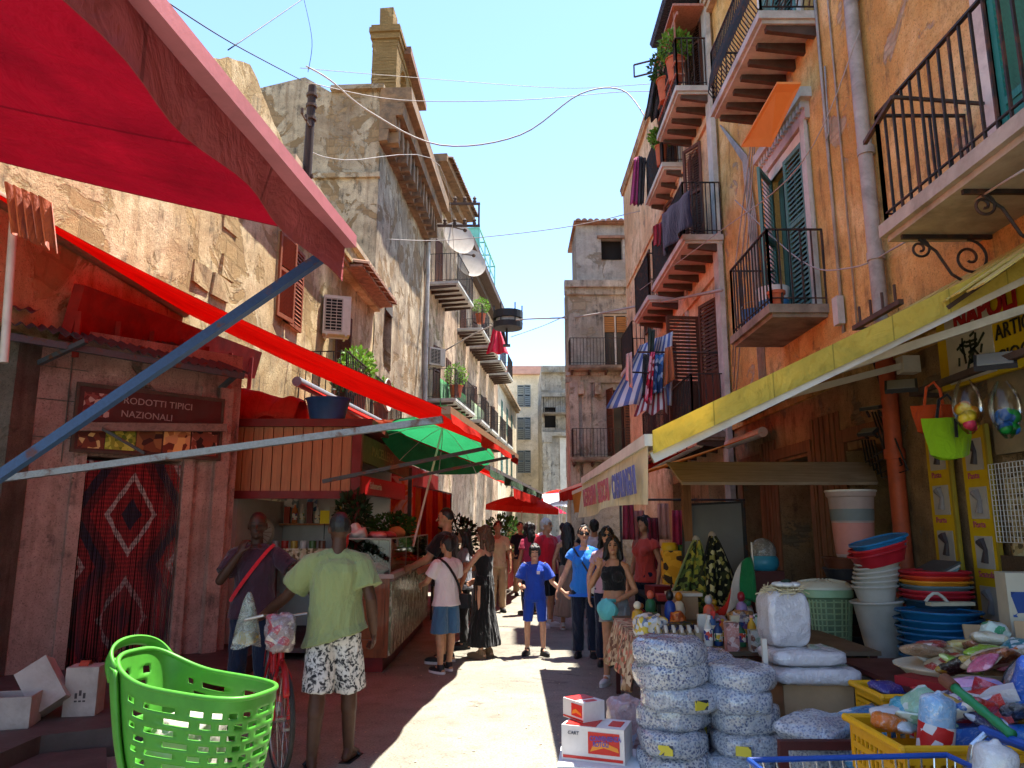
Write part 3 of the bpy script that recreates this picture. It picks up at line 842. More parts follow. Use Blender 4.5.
# right row: R3 juts out and faces us
R3 = front_building('brown_stone_house', 'weathered brown stone house jutting into the street with a tiled roof edge', 2.1, 8, 27, 10.6, M_grey, [(1.28, 2.2, 7.35, 9.4), (1.35, 2.5, 4.1, 6.5)], thick=2)
R3.window(1.28, 2.2, 7.35, 9.4, wood('bare_wood_blind', '#a4713f', .6, 1, .8, 0), leaves_=0, frame=M_whitetrim)
q = MB()
for k in range(14): R3.box(q, 1.34 + (.46 if k % 2 else 0), 1.72 + (.46 if k % 2 else 0), 9.3 - (k // 2 + 1) * .085, 9.3 - (k // 2) * .085 - .012, -.09, -.075)
q.build('roller_blind', MATS['bare_wood_blind'], R3.bld)
R3.window(1.35, 2.5, 4.1, 6.5, M_brownsh, ang=(1.3, .2), d=.02, slat=.1)
R3.balcony(-.05, 3.3, 7.3, .7, 1.0, .14, M_slabdark, 6, .12)
R3.balcony(0, 3.5, 4.0, .75, 1.0, .14, M_slabdark, 6, .12)
q = MB()
for (z0, z1, d) in ((6.75, 7.0, .12), (7.0, 7.15, .2), (10.1, 10.35, .15), (10.35, 10.6, .32)): R3.box(q, -.15, 6, z0, z1, -.02, d)
for u in (.0, .45): R3.box(q, u, u + .32, 0, 6.75, 0, .1)
for u in (.3, .9, 2.6, 3.2): R3.box(q, u, u + .2, 6.3, 6.75, 0, .35)
q.jitter(.025, 1.8); q.build('stone_band', M_grey, R3.bld)
R3b = Facade((2.45, 27.15), (1, 0), 13.0, R3.bld).setN((0, -1, 0))
R3b.wall(5, [(.95, 1.75, 11.55, 12.4)], plaster('grey_render', '#aaa398', '#c0b8a6', '#827a6e', '#988b78', .6, .4, 1.2, sootamt=.5), z0=10.6, thick=2, rough=.03, name='upper_wall')
q = MB(); R3b.box(q, .8, 1.9, 12.4, 12.5, 0, .12)
R3b.box(q, -.1, 5, 12.95, 13.05, -3, .25); tiles(q, R3b.p(-.05, 13.1, 0), R3b.p(3.2, 13.1, 0), R3b.N * .35, r=.1)
q.build('roof', M_tile, R3.bld)
# R2 salmon house
R2b = thing('salmon_house', 'salmon plaster house with stacked balconies on the right beyond the orange one', 'building', (3.9, 13.3, 0))
R2 = Facade((3.9, 13.3), (0, 1), 13.2, R2b).setN((-1, 0, 0)); u2 = lambda Y: Y - 13.3
ops = [(.35, 1.75, 3.3, 5.9), (.9, 2.0, 7.05, 9.4), (3.6, 4.7, 7.05, 9.4), (3.9, 5.0, 3.6, 5.9), (.4, 1.5, 10.2, 12.3), (3.0, 4.1, 10.0, 12.1), (6.8, 7.8, 7.05, 9.3), (6.8, 7.8, 3.6, 5.8), (.5, 1.6, .2, 2.6), (3.6, 4.9, .2, 2.6)]
R2.wall(11.3, ops, M_right2, rough=.03, thick=6)
R2.window(.9, 2.0, 7.05, 9.4, M_brownsh, ang=(.5, .15), d=.03)
R2.window(3.6, 4.7, 7.05, 9.4, M_brownsh, ang=(.2, .15), d=.03)
R2.window(3.9, 5.0, 3.6, 5.9, M_brownsh, ang=(.4, .4), d=.03, slat=.08)
R2.window(.4, 1.5, 10.2, 12.3, M_brownsh, ang=(.5, .4), d=.03)
R2.window(3.0, 4.1, 10.0, 12.1, M_brownsh, ang=(.5, .4), d=.03)
R2.window(6.8, 7.8, 7.05, 9.3, M_brownsh, d=.03); R2.window(6.8, 7.8, 3.6, 5.8, M_brownsh, d=.03)
R2.window(.35, 1.75, 3.3, 5.9, M_brownsh, ang=(.25, 1.45), d=.03, slat=.075, panel=.45)
R2.balcony(-.05, 1.9, 10.05, .72, 1.05, .15, M_slab, 5, .1)
R2.balcony(-.15, 3.0, 6.95, .74, 1.05, .15, M_slab, 6, .085)
R2.balcony(2.5, 4.6, 9.75, .5, 1.05, .14, M_slab, 4, .1)
R2.balcony(3.6, 5.6, 6.95, .72, 1.05, .15, M_slab, 4, .1)
R2.balcony(6.2, 8.2, 6.0, .72, 1.05, .15, M_slab, 6, .1)
R2.balcony(.0, 5.2, 3.3, .7, 1.05, .14, M_slabdark, 7, .13)
R2.band('cornice', 0, 11.3, 12.95, 13.2, .12, M_stonetrim, 3)
q = MB(); R2.box(q, -.10, .22, 0, 12.8, 0, .09); R2.box(q, 2.65, 2.85, 3.0, 12.8, 0, .05)
q.build('pilaster', M_slab, R2b)
q = MB(); R2.box(q, 0.1, 11, 6.3, 6.55, 0, .06); R2.box(q, .1, 11, 9.5, 9.65, 0, .05); q.build('string_course', M_right2, R2b)
# R1 orange house
R1b = thing('orange_house', 'orange plaster house with teal shutters and balconies on the right side', 'building', (3.95, -6, 0))
R1 = Facade((3.95, -6), (0, 1), 12.0, R1b).setN((-1, 0, 0)); u1 = lambda Y: Y + 6
ops = [(u1(9.35), u1(10.6), 4.4, 6.75), (u1(4.3), u1(5.55), 4.2, 6.9), (u1(9.2), u1(10.5), 8.2, 10.6)]
R1.wall(19.3, ops, M_right, z0=3.3, rough=.025, thick=7)
R1.window(u1(9.35), u1(10.6), 4.4, 6.75, M_tealgrey, ang=(.05, .62), d=.03, slat=.07, frame=M_tealgrey, trim=M_whitetrim)
R1.window(u1(4.3), u1(5.55), 4.2, 6.9, M_teal, ang=(.0, .0), d=-.02, slat=.065, panel=.28, frame=M_teal, trim=M_whitetrim)
R1.window(u1(9.2), u1(10.5), 8.2, 10.6, M_tealgrey, ang=(.1, .1), d=.03, slat=.07, trim=M_whitetrim)
R1.balcony(u1(9.0), u1(10.7), 4.36, .75, 1.0, .11, M_slabdark, 0, .12)
R1.balcony(u1(8.65), u1(11.05), 8.2, .76, 1.0, .14, M_slab, 7, .075, bellied=True)
big_b = R1.balcony(u1(1.2), u1(6.05), 4.16, .82, 1.0, .13, mat('grey_slab', '#a39a8c', .9, .2, 4, .4, 25, dirt=.5), 0, .135, uneven=.008)
def spiral(c, ax, ay, r0, r1, turns, a0, n=40):
 return [c + (ax * math.cos(a0 + turns * 2 * PI * k / n) + ay * math.sin(a0 + turns * 2 * PI * k / n)) * (r0 + (r1 - r0) * k / n) for k in range(n + 1)]
for Y in (1.6, 2.45, 3.3, 4.15, 5.0, 5.85):
 ax, ay = R1.N, Vector((0, 0, 1)); q = MB()
 q.bar(R1.p(u1(Y), 3.99, 0), R1.p(u1(Y), 3.99, .74), .03, .05)
 q.tube(spiral(R1.p(u1(Y), 3.80, .20), ax, ay, .16, .025, 1.6, PI / 2), .012, 5)
 q.tube(spiral(R1.p(u1(Y), 3.88, .60), ax, ay, .09, .02, 1.5, PI / 2), .011, 5)
 q.tube([R1.p(u1(Y), 3.96, .60), R1.p(u1(Y), 3.86, .47), R1.p(u1(Y), 3.66, .36), R1.p(u1(Y), 3.5, .12), R1.p(u1(Y), 3.46, 0)], .013, 5)
 q.build('scroll_bracket', M_iron, big_b)
q = MB(); R1.box(q, u1(9.1), u1(10.85), 6.95, 7.2, 0, .07); R1.box(q, u1(9.0), u1(10.95), 7.2, 7.34, 0, .16); R1.box(q, u1(9.15), u1(9.3), 4.4, 6.95, .036, .08); R1.box(q, u1(10.66), u1(10.8), 4.4, 6.95, .036, .08)
u = u1(9.1)
while u < u1(10.8): R1.box(q, u, u + .06, 7.1, 7.2, .07, .12); u += .12
q.build('lintel', M_slab, R1b)
R1.band('cornice', 0, 19.3, 11.6, 12.0, .2, M_stonetrim, 3)
q = MB(); R1.box(q, u1(7.4), 19.3, 3.7, 3.86, 0, .07); R1.box(q, 0, 19.3, 3.3, 3.42, 0, .05); q.build('string_course', M_right, R1b)
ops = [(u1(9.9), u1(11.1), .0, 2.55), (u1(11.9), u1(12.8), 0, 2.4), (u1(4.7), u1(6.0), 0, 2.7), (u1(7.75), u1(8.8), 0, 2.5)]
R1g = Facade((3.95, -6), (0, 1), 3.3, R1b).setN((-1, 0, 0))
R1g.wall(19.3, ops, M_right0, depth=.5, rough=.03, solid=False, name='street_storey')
q = MB()
for (a, b) in ((9.9, 11.1), (7.75, 8.8), (11.9, 12.8)):
 for Y in (a - .12, b): R1g.box(q, u1(Y), u1(Y) + .12, 0, 2.6, 0, .05)
 R1g.box(q, u1(a) - .12, u1(b) + .12, 2.6, 2.75, 0, .06)
for k in range(9): R1g.box(q, u1(11.2) + k * .075, u1(11.2) + k * .075 + .068, .1, 2.9, 0, .03 + .01 * (k % 2))
for k in range(8): R1g.box(q, u1(8.95) + k * .11, u1(8.95) + k * .11 + .1, .1, 3.0, 0, .025 + .012 * (k % 3))
q.jitter(.006, 4); q.build('timber_cladding', wood('old_brown_boards', '#80583a', .5, 1, .8, 2, .5), R1b)
dp = thing('drainpipe', 'grey drainpipe turning rusty red below, fixed to the orange house', 'pipe', (3.85, 7.55, 0))
q = MB(); q.tube([(3.85, 7.55, 3.5), (3.84, 7.56, 7), (3.85, 7.55, 12)], .075, 12)
for z in (4.4, 5.6, 7.5): q.tube([(3.85, 7.55, z), (3.85, 7.55, z + .09)], .09, 12)
q.build('upper_pipe', M_pipe, dp, smooth=40)
q = MB(); q.tube([(3.85, 7.55, .0), (3.85, 7.55, 3.5)], .08, 12)
for z in (.9, 2.3, 3.2): q.tube([(3.85, 7.55, z), (3.85, 7.55, z + .1)], .1, 12)
q.build('lower_pipe', M_redpipe, dp, smooth=40)
# awnings
M_red = awning_cloth('red_awning_cloth', (.42, .010, .05), .38, dirt=.25)
M_red2 = awning_cloth('bright_red_awning_cloth', (.62, .022, .012), .48, dirt=.2)
M_dustred = awning_cloth('faded_red_valance', (.55, .14, .15), .4, dirt=.3)
M_cream = awning_cloth('cream_awning_cloth', (.86, .72, .46), .35, dirt=.15)
M_yellow = awning_cloth('yellow_awning_cloth', (.80, .60, .06), .4, dirt=.3)
M_olive = awning_cloth('faded_yellow_cloth', (.74, .60, .12), .5, dirt=.2)
M_green = awning_cloth('green_umbrella_cloth', (.025, .28, .10), .45, dirt=.15)
M_dkgreen = awning_cloth('dark_green_valance', (.05, .085, .05), .1, dirt=.3)
M_orange = awning_cloth('orange_awning_cloth', (.75, .28, .05), .45, dirt=.2)
M_whitecl = awning_cloth('white_umbrella_cloth', (.75, .75, .78), .35, dirt=.1)
M_bluecl = awning_cloth('blue_umbrella_cloth', (.08, .25, .62), .4, dirt=.1)
M_bluearm = metal('blue_painted_tube', (.02, .06, .16), .4, .1, metallic=.1)
M_greyarm = metal('grey_tube', (.22, .23, .24), .45, .25, metallic=.4)
M_darkarm = metal('dark_tube', (.05, .05, .05), .5, .3, metallic=.4)
M_whitebar = mat('white_aluminium', '#c9c4b8', .45, .1, 5, .05, 40, dirt=.35, spec=.4)
def awning(name, label, near_f, far_f, near_w, far_w, cl, bar, valance=None, val_h=.3, sag=.12, roller=True, arms=(), arm_mat=None, bar_w=.07, wav=.0, group=None, lip=.0, valname='valance'):
 """drop-arm awning: front corners and wall corners; parts cloth, front_bar, roller, valance, arms"""
 near_f, far_f, near_w, far_w = map(Vector, (near_f, far_f, near_w, far_w))
 t = thing(name, label, 'awning', (near_f + far_f) / 2, group=group)
 def fn(u, v):
  a = near_w.lerp(far_w, u); b = near_f.lerp(far_f, u)
  p = a.lerp(b, v); p.z -= sag * math.sin(PI * v) * (.8 + .25 * math.sin(u * 9 + 1)) + .015 * math.sin(u * 31) * math.sin(PI * v)
  return p
 q = MB(); q.sheet(fn, 28, 18, .004); q.build('cloth', cl, t, smooth=50)
 q = MB(); q.bar(near_f, far_f, bar_w, bar_w * .8); q.bevel(.012, 2)
 q.build('front_bar', bar, t)
 if roller:
  q = MB(); q.tube([near_w, far_w], .075, 12); q.build('roller', bar, t, smooth=40)
 if valance:
  n = (far_f - near_f).length
  def vf(u, v):
   p = near_f.lerp(far_f, u); w_ = math.sin(u * n * 5.1 + 1) * .02 + math.sin(u * n * 2.3) * .03
   out = Vector((far_f.y - near_f.y, -(far_f.x - near_f.x), 0)).normalized()
   if near_w.x > near_f.x: out = -out
   scal = (.04 * abs(math.sin(u * n * 3.2))) if wav else .012 * math.sin(u * n * 4)
   return p + Vector((0, 0, -.02 - v * (val_h + scal))) + out * (.03 + w_ * v + lip * v)
  q = MB(); q.sheet(vf, max(12, int(n * 12)), 6, .003); q.build(valname, valance, t, smooth=50)
 for k, (a, b, w_) in enumerate(arms):
  q = MB(); q.bar(a, b, w_, w_ * .9); q.bevel(.006, 1); q.build('arm', (arm_mat[k] if isinstance(arm_mat, (list, tuple)) else arm_mat) or bar, t)
 return t
f1 = atY(349, 242, 3.25)
f0 = Vector((f1.x - .55, -2.2, f1.z))
w1 = Vector((-3.55, 3.25, f1.z + (3.55 + f1.x) * .255)); w0 = Vector((-3.55, -2.2, w1.z))
a1 = atY(322, 257, 3.2); a0 = atY(0, 476, 3.2); a0b = a0 + (a0 - a1) * .22
A1 = awning('market_awning', 'huge dark red awning with a faded pink valance filling the top left corner', f0, f1, w0, w1, M_red, mat('pale_pink_bar', '#b8707a', .6, .12, 5, .1, dirt=.3), None, sag=.05,  # pale pink bar colour carries the strip's edge highlight
  arms=[(a0b, a1, .045)], arm_mat=M_bluearm)
def vf(u, v):
 p = f0.lerp(f1, u); n = 5.4
 fold = .03 * math.sin(u * n * 3.7) + .03 * math.sin(u * n * 8.3 + 2)
 up = -.17 * v + .02 * math.sin(u * n * 4.4) * v
 return p + Vector((-.02 - .03 * v + fold * v * .7 , 0, up))
q = MB(); q.sheet(vf, 60, 8, .003); q.build('valance', M_dustred, A1, smooth=50)
q = MB(); q.bar((-3.6, 3.2, .09), (-3.6, 3.2, w1.z - .05), .07); q.bar((-3.6, 3.2, a0b.z), a0b, .05)
q.build('post', M_greyarm, A1)
fl = thing('awning_flap', 'rolled faded orange red scalloped cloth beside the end of the big awning', 'cloth', atX(25, 205, -3.2))
def ff(u, v):
 p = atY(4 + 46 * u, 182 + 10 * u, 4.6)
 return p + Vector((0, .05 * math.sin(u * 34) + .12 * v, -.26 * v - .05 * abs(math.sin(u * 14)) * v - .06 * u))
q = MB(); q.sheet(ff, 60, 8, .003); q.build('cloth', cloth('faded_orange_cloth', '#b5552f', .2), fl, smooth=50)
wp = thing('white_post', 'thin white post below the end of the big red awning at the left edge', 'post', atY(13, 235, 6.2))
q = MB(); b_ = atY(13, 290, 6.2); q.tube([Vector((b_.x, b_.y, 3.0)), atY(14, 215, 6.2)], .035, 10); q.build('pole', M_whitebar, wp, smooth=40)
n2 = atY(446, 410, 5.5); f2 = atY(516, 457, 10.45)
nw2 = Vector((-4.98, 5.55, 4.74)); fw2 = Vector((-4.72, 10.45, 4.66))
arms = [(Vector((-3.95, 5.7, 1.98)), n2 + Vector((-.03, .08, -.06)), .055),
  (Vector((-2.08, 8.3, 2.12)), atY(487, 448, 8.25), .045), (Vector((-1.45, 9.7, 2.22)), atY(515, 456, 9.68), .04)]
A2 = awning('market_awning', 'bright red awning stretched from the old wall over the left stalls', n2, f2, nw2, fw2, M_red2, mat('brown_awning_bar', '#8d6a55', .6, .2, 6, .1), M_red2, .08, sag=.10,
  arms=arms, arm_mat=[M_greyarm, M_darkarm, M_darkarm])
n3 = atY(487, 467, 10.9); f3 = atY(541, 490, 19.0); f3.z = n3.z - .05
A3 = awning('market_awning', 'red awning with a dark green valance behind the green umbrella', n3, f3, Vector((-3.2, 10.95, 3.75)), Vector((-2.3, 19, 3.7)), M_red2, M_greyarm, M_dkgreen, .12, sag=.08)
def umbrella(name, label, c, r, h, cols, tilt=(0, 0, 0), pole=None, n=8, group=None, val=.0, pole_mat=None):
 """market umbrella: canopy with ribs and pole; c is the hub"""
 t = thing(name, label, 'umbrella', c, group=group, rot=tilt)
 for j, cm in enumerate(cols):
  q = MB()
  for k in range(n):
   if k % len(cols) != j: continue
   a0_, a1_ = 2 * PI * k / n, 2 * PI * (k + 1) / n
   def fn(u, v):
    a = a0_ + (a1_ - a0_) * u; rr = r * v * (1 - .06 * math.sin(PI * u) * v)
    return Vector((rr * math.cos(a), rr * math.sin(a), -h * v * v * .8 - h * .2 * v + .03 * math.sin(PI * u) * v * (v - 1)))
   q.sheet(fn, 5, 8, 0)
   if val:
    q.sheet(lambda u, v: Vector((r * (1 - .06 * math.sin(PI * u)) * math.cos(a0_ + (a1_ - a0_) * u), r * (1 - .06 * math.sin(PI * u)) * math.sin(a0_ + (a1_ - a0_) * u), -h - val * v)), 5, 2, 0)
  q.build('canopy', cm, t, smooth=True, local=True)
 q = MB()
 for k in range(n):
  a = 2 * PI * k / n
  q.tube([Vector((r * v * math.cos(a), r * v * math.sin(a), -h * v * v * .8 - h * .2 * v - .008)) for v in (0, .3, .6, .85, 1)], .006, 4)
 q.build('rib', M_whitebar, t, local=True)
 q = MB(); q.tube([(0, 0, .06), (0, 0, -(pole or 2.2))], .016, 8); q.build('pole', pole_mat or M_whitebar, t, local=True)
 return t
ug = atY(443, 428, 11.0)
umbrella('market_umbrella', 'bright green umbrella with tilted pole wedged beneath the red awning', ug + Vector((0, 0, .02)), .84, .36, [M_green], (R(-24), R(10), 0), 1.9)
umbrella('market_umbrella', 'red umbrella with a white scalloped valance over the far left stall', atY(523, 499, 27) + Vector((0, 0, .12)), 1.3, .4, [M_red2], (0, R(4), 0), 2.3, val=.18, group=None)
umbrella('market_umbrella', 'white umbrella shading the far stall behind the red umbrella', atY(545, 499, 30) + Vector((0, 0, .2)), 1.7, .5, [M_whitecl], (0, R(-6), 0), 2.5)
umbrella('market_umbrella', 'blue and white striped umbrella in the middle of the far crowd', atY(566, 498, 31) + Vector((0, 0, .2)), 1.3, .5, [M_bluecl, M_whitecl], (0, R(10), 0), 2.5)
umbrella('market_umbrella', 'small red umbrella nearest the stone palace', atY(557, 494, 36) + Vector((0, 0, .2)), 1.2, .4, [M_red2], (0, R(-4), 0), 2.5)
YN = 5.0
n4 = atY(652, 440, YN); f4 = Vector((n4.x - .01, 9.6, n4.z - .01))
we = Vector((3.86, YN, n4.z + (3.86 - n4.x) * .475)); wf = Vector((3.86, 9.6, we.z))
A4 = awning('market_awning', 'yellow awning sloping from the orange house with a cream lettered valance', n4, f4, we, wf, M_yellow, M_whitebar, None, sag=.06, bar_w=.10)
def vf(u, v):
 p = n4.lerp(f4, u)
 return p + Vector((-.03 + .035 * math.sin(u * 11) * v - .03 * v, .10 * v * (1 - u) * -1, -.03 - v * (.40 - .03 * math.sin(u * 5))))
q = MB(); q.sheet(vf, 60, 8, .002); vob = q.build('valance', M_cream, A4, smooth=50)
Mv = frame_matrix(Vector((n4.x - .085, 9.45, n4.z - .34)), (0, -1, 0), (-.05, 0, 1))
red_ink = mat('red_lettering', '#b0585c', .9, .15, 20, 0); blue_ink = mat('blue_lettering', '#62608e', .9, .15, 20, 0)
for body, x0, wd, mi in (('DETERSIVI', .45, 1.30, red_ink), ('SECCHI', 2.0, .80, red_ink), ('CASALINGHI', 3.05, 1.2, blue_ink)):
 o = text_mesh('lettering', body, .27, mi, A4, Mv @ Matrix.Translation((x0, 0, 0)), .004, sx=1.0, bold=.006)
 xs = [v.co.x for v in o.data.vertices]; ys = [v.co.y for v in o.data.vertices]
 L_ = max(ys) - min(ys); k = wd / L_; top_y = max(ys)
 for v in o.data.vertices: v.co.y = top_y + (v.co.y - top_y) * k
def sf(u, v):
 p = n4.lerp(we, u)
 return p + Vector((0, -.02 - .012 * math.sin(u * 14), .06 - v * (.155 + .02 * math.sin(u * 3))))
q = MB(); q.sheet(sf, 30, 3, .003); q.build('side_flap', M_olive, A4, smooth=50)
q = MB(); q.bar(n4.lerp(we, .0) + Vector((0, .03, -.12)), we + Vector((0, .03, -.12)), .05, .07); q.bevel(.01, 1); q.build('side_rail', M_whitebar, A4)
q = MB()
elb = Vector((2.35, 6.9, 2.78))
q.bar(Vector((3.75, 7.0, 3.15)), elb, .05, .06); q.bar(elb, Vector((n4.x + .1, 7.4, n4.z + .02)), .05, .06); q.ball(elb, .06, 10, 6)
q.bar(Vector((3.86, 7.0, 3.15)), Vector((3.7, 7.0, 3.15)), .14, .16)
q.build('folding_arm', M_whitebar, A4)
q = MB(); q.bar(Vector((3.75, 5.25, 3.2)), Vector((2.2, 5.6, 2.72)), .05, .06); q.bar(Vector((2.2, 5.6, 2.72)), Vector((n4.x + .08, 5.3, n4.z)), .05, .06)
q.build('folding_arm', M_whitebar, A4)
g5 = atY(583, 484, 12.5)
awning('market_awning', 'short red awning beyond the cream lettered valance on the right', atY(586, 483, 13.5), atY(560, 492, 19), Vector((3.4, 13.5, 3.1)), Vector((3.4, 19, 3.0)), M_red2, M_whitebar, M_red2, .2, sag=.05, wav=1)
awning('market_awning', 'orange and yellow awning flap just beyond the cream lettered valance', atY(588, 487, 11.0), atY(574, 493, 12.8), Vector((3.7, 11, 3.0)), Vector((3.7, 12.8, 3.0)), M_orange, M_whitebar, M_orange, .33, sag=.04)
awning('market_awning', 'far red awning just past the dark green valance on the left row', atY(512, 487, 20.0), atY(545, 499, 30), Vector((-1.9, 20, 3.7)), Vector((-.9, 30, 3.6)), M_red2, M_greyarm, M_red2, .25, sag=.08, wav=1)
umbrella('market_umbrella', 'dark red umbrella half behind the far red awning', atY(538, 503, 38) + Vector((0, 0, .1)), 1.5, .5, [M_red], (0, R(5), 0), 2.4)
# people
def remesh(prims, vox, sm=4, noise_amp=0.0, noise_scale=(8, 8, 8), seed=0):
 """union of closed shapes into one continuous surface"""
 m = MB()
 for p in prims:
  k = p[0]
  if k == 'cap':
   _, a, b, r0, r1 = p; a, b = Vector(a), Vector(b); d = (b - a); L = d.length; d = d / max(L, 1e-6)
   pts = []; rs = []
   for j in range(4): an = PI / 2 * (j / 4); pts.append(a - d * r0 * math.cos(an)); rs.append(max(.0008, r0 * math.sin(an)))
   for j in range(1, 4): pts.append(a + d * L * j / 4); rs.append(r0 + (r1 - r0) * j / 4)
   for j in range(4, -1, -1): an = PI / 2 * (j / 4); pts.append(b + d * r1 * math.cos(an)); rs.append(max(.0008, r1 * math.sin(an)))
   m.tube(pts, rs, 12)
  elif k == 'cone':
   _, a, b, r0, r1 = p; m.tube([a, Vector(a).lerp(Vector(b), .5), b], [r0, (r0 + r1) / 2, r1], 16)
  elif k == 'ell': m.ball(p[1], p[2], 14, 9, p[3] if len(p) > 3 else None)
  elif k == 'loft':
   rings = []
   for (c, rx, ry) in p[1]:
    c = Vector(c); rings.append([m.v(c + Vector((rx * math.cos(2 * PI * i / 18), ry * math.sin(2 * PI * i / 18), 0))) for i in range(18)])
   for i in range(len(rings) - 1):
    for j in range(18): m.face([rings[i][j], rings[i][(j + 1) % 18], rings[i + 1][(j + 1) % 18], rings[i + 1][j]])
   m.face(rings[0][::-1]); m.face(rings[-1])
  elif k == 'box': m.box(p[1], p[2], rot=p[3] if len(p) > 3 else None)
 bmesh.ops.recalc_face_normals(m.bm, faces=m.bm.faces)
 me = bpy.data.meshes.new('tmp'); m.bm.to_mesh(me); m.bm.free()
 o = link(bpy.data.objects.new('tmp', me))
 md = o.modifiers.new('r', 'REMESH'); md.mode = 'VOXEL'; md.voxel_size = vox
 if sm: s_ = o.modifiers.new('s', 'SMOOTH'); s_.iterations = sm; s_.factor = .5
 dg = bpy.context.evaluated_depsgraph_get()
 out = bpy.data.meshes.new_from_object(o.evaluated_get(dg))
 bpy.data.objects.remove(o); bpy.data.meshes.remove(me)
 if noise_amp:
  sv = Vector((seed * 3.7, seed * 1.9, seed * 5.3))
  nrm = [v.normal.copy() for v in out.vertices]
  for v, n in zip(out.vertices, nrm):
   q = Vector((v.co.x * noise_scale[0], v.co.y * noise_scale[1], v.co.z * noise_scale[2])) + sv
   rd = .35 - abs(noise.noise(q * 1.4 + sv)) * 1.5; v.co += n * (noise.noise(q) * noise_amp + rd * noise_amp * 1.1 + (.3 - 1.4 * abs(noise.noise(q * 3.1))) * noise_amp * .45)
 out.polygons.foreach_set('use_smooth', [True] * len(out.polygons))
 return out
def put(name, me, mats, parent):
 me.materials.clear()
 for m in (mats if isinstance(mats, (list, tuple)) else [mats]): me.materials.append(m)
 me.name = name
 o = link(bpy.data.objects.new(name, me)); o.parent = parent
 return o
def skin(name, col):
 if name in MATS: return MATS[name]
 c = srgb(col); t = NT(name); v = t.coord(1)
 n1 = t.noise(25, 4, .6, v)
 cc = t.ramp(n1, [(.3, mul(c, .85)), (.7, mul(c, 1.1))])
 return t.done(t.pbsdf(cc, .5, t.bump(t.noise(180, 3, .6, v), .08, .003), spec=.35))
SK_dark = skin('dark_skin', '#4b3024'); SK_dark2 = skin('deep_brown_skin', '#3f281e'); SK_tan = skin('tanned_skin', '#b07f60'); SK_fair = skin('fair_skin', '#c9977a')
EYEM = mat('eye_and_brow', (.02, .015, .012), .4, .05, 5, 0); LIPM = mat('lips', (.30, .09, .07), .5, .1, 5, 0)
HAIR_black = mat('black_hair', (.012, .010, .009), .45, .3, 30, .6, 120, spec=.5, stretch=(1, 1, .2))
HAIR_brown = mat('brown_hair', (.09, .045, .022), .5, .4, 30, .6, 120, spec=.5, stretch=(1, 1, .2))
HAIR_grey = mat('grey_hair', (.42, .40, .38), .6, .3, 30, .5, 120, stretch=(1, 1, .2))
def hand(prims, w, d, nrm, side, s, curl=.45, spread=1.0):
 """palm, four jointed fingers and a thumb; w wrist, d pointing direction, nrm out of the back of the hand"""
 w = Vector(w); d = Vector(d).normalized(); nrm = Vector(nrm); nrm = (nrm - d * nrm.dot(d)).normalized(); x = d.cross(nrm) * side
 pl = .092 * s
 M = Matrix((x, d, nrm)).transposed()
 prims.append(('ell', w + d * pl * .55, (.043 * s, pl * .62, .017 * s), M))
 prims.append(('cap', w - d * .01 * s, w + d * .03 * s, .026 * s, .024 * s))
 for k, (off, L) in enumerate(((-.030, .066), (-.010, .078), (.010, .073), (.029, .058))):
  b = w + d * pl * .95 + x * off * s
  c = curl * (1 + .12 * k); p0 = b - d * .02 * s; dd = (d + x * off * 2.5 * spread).normalized()
  L *= s
  p1 = b + (dd * math.cos(c * .6) - nrm * math.sin(c * .6)) * L * .45
  p2 = p1 + (dd * math.cos(c * 1.6) - nrm * math.sin(c * 1.6)) * L * .33
  p3 = p2 + (dd * math.cos(c * 2.3) - nrm * math.sin(c * 2.3)) * L * .24
  r = .0088 * s
  prims += [('cap', p0, p1, r * 1.1, r), ('cap', p1, p2, r, r * .92), ('cap', p2, p3, r * .92, r * .8)]
 tb = w + d * .025 * s - x * .03 * s
 t1 = tb + (d * .7 - x * .75 - nrm * .25).normalized() * .045 * s
 t2 = t1 + (d * .95 - x * .25 - nrm * .35).normalized() * .032 * s
 prims += [('cap', tb, t1, .0125 * s, .0105 * s), ('cap', t1, t2, .0105 * s, .0085 * s)]
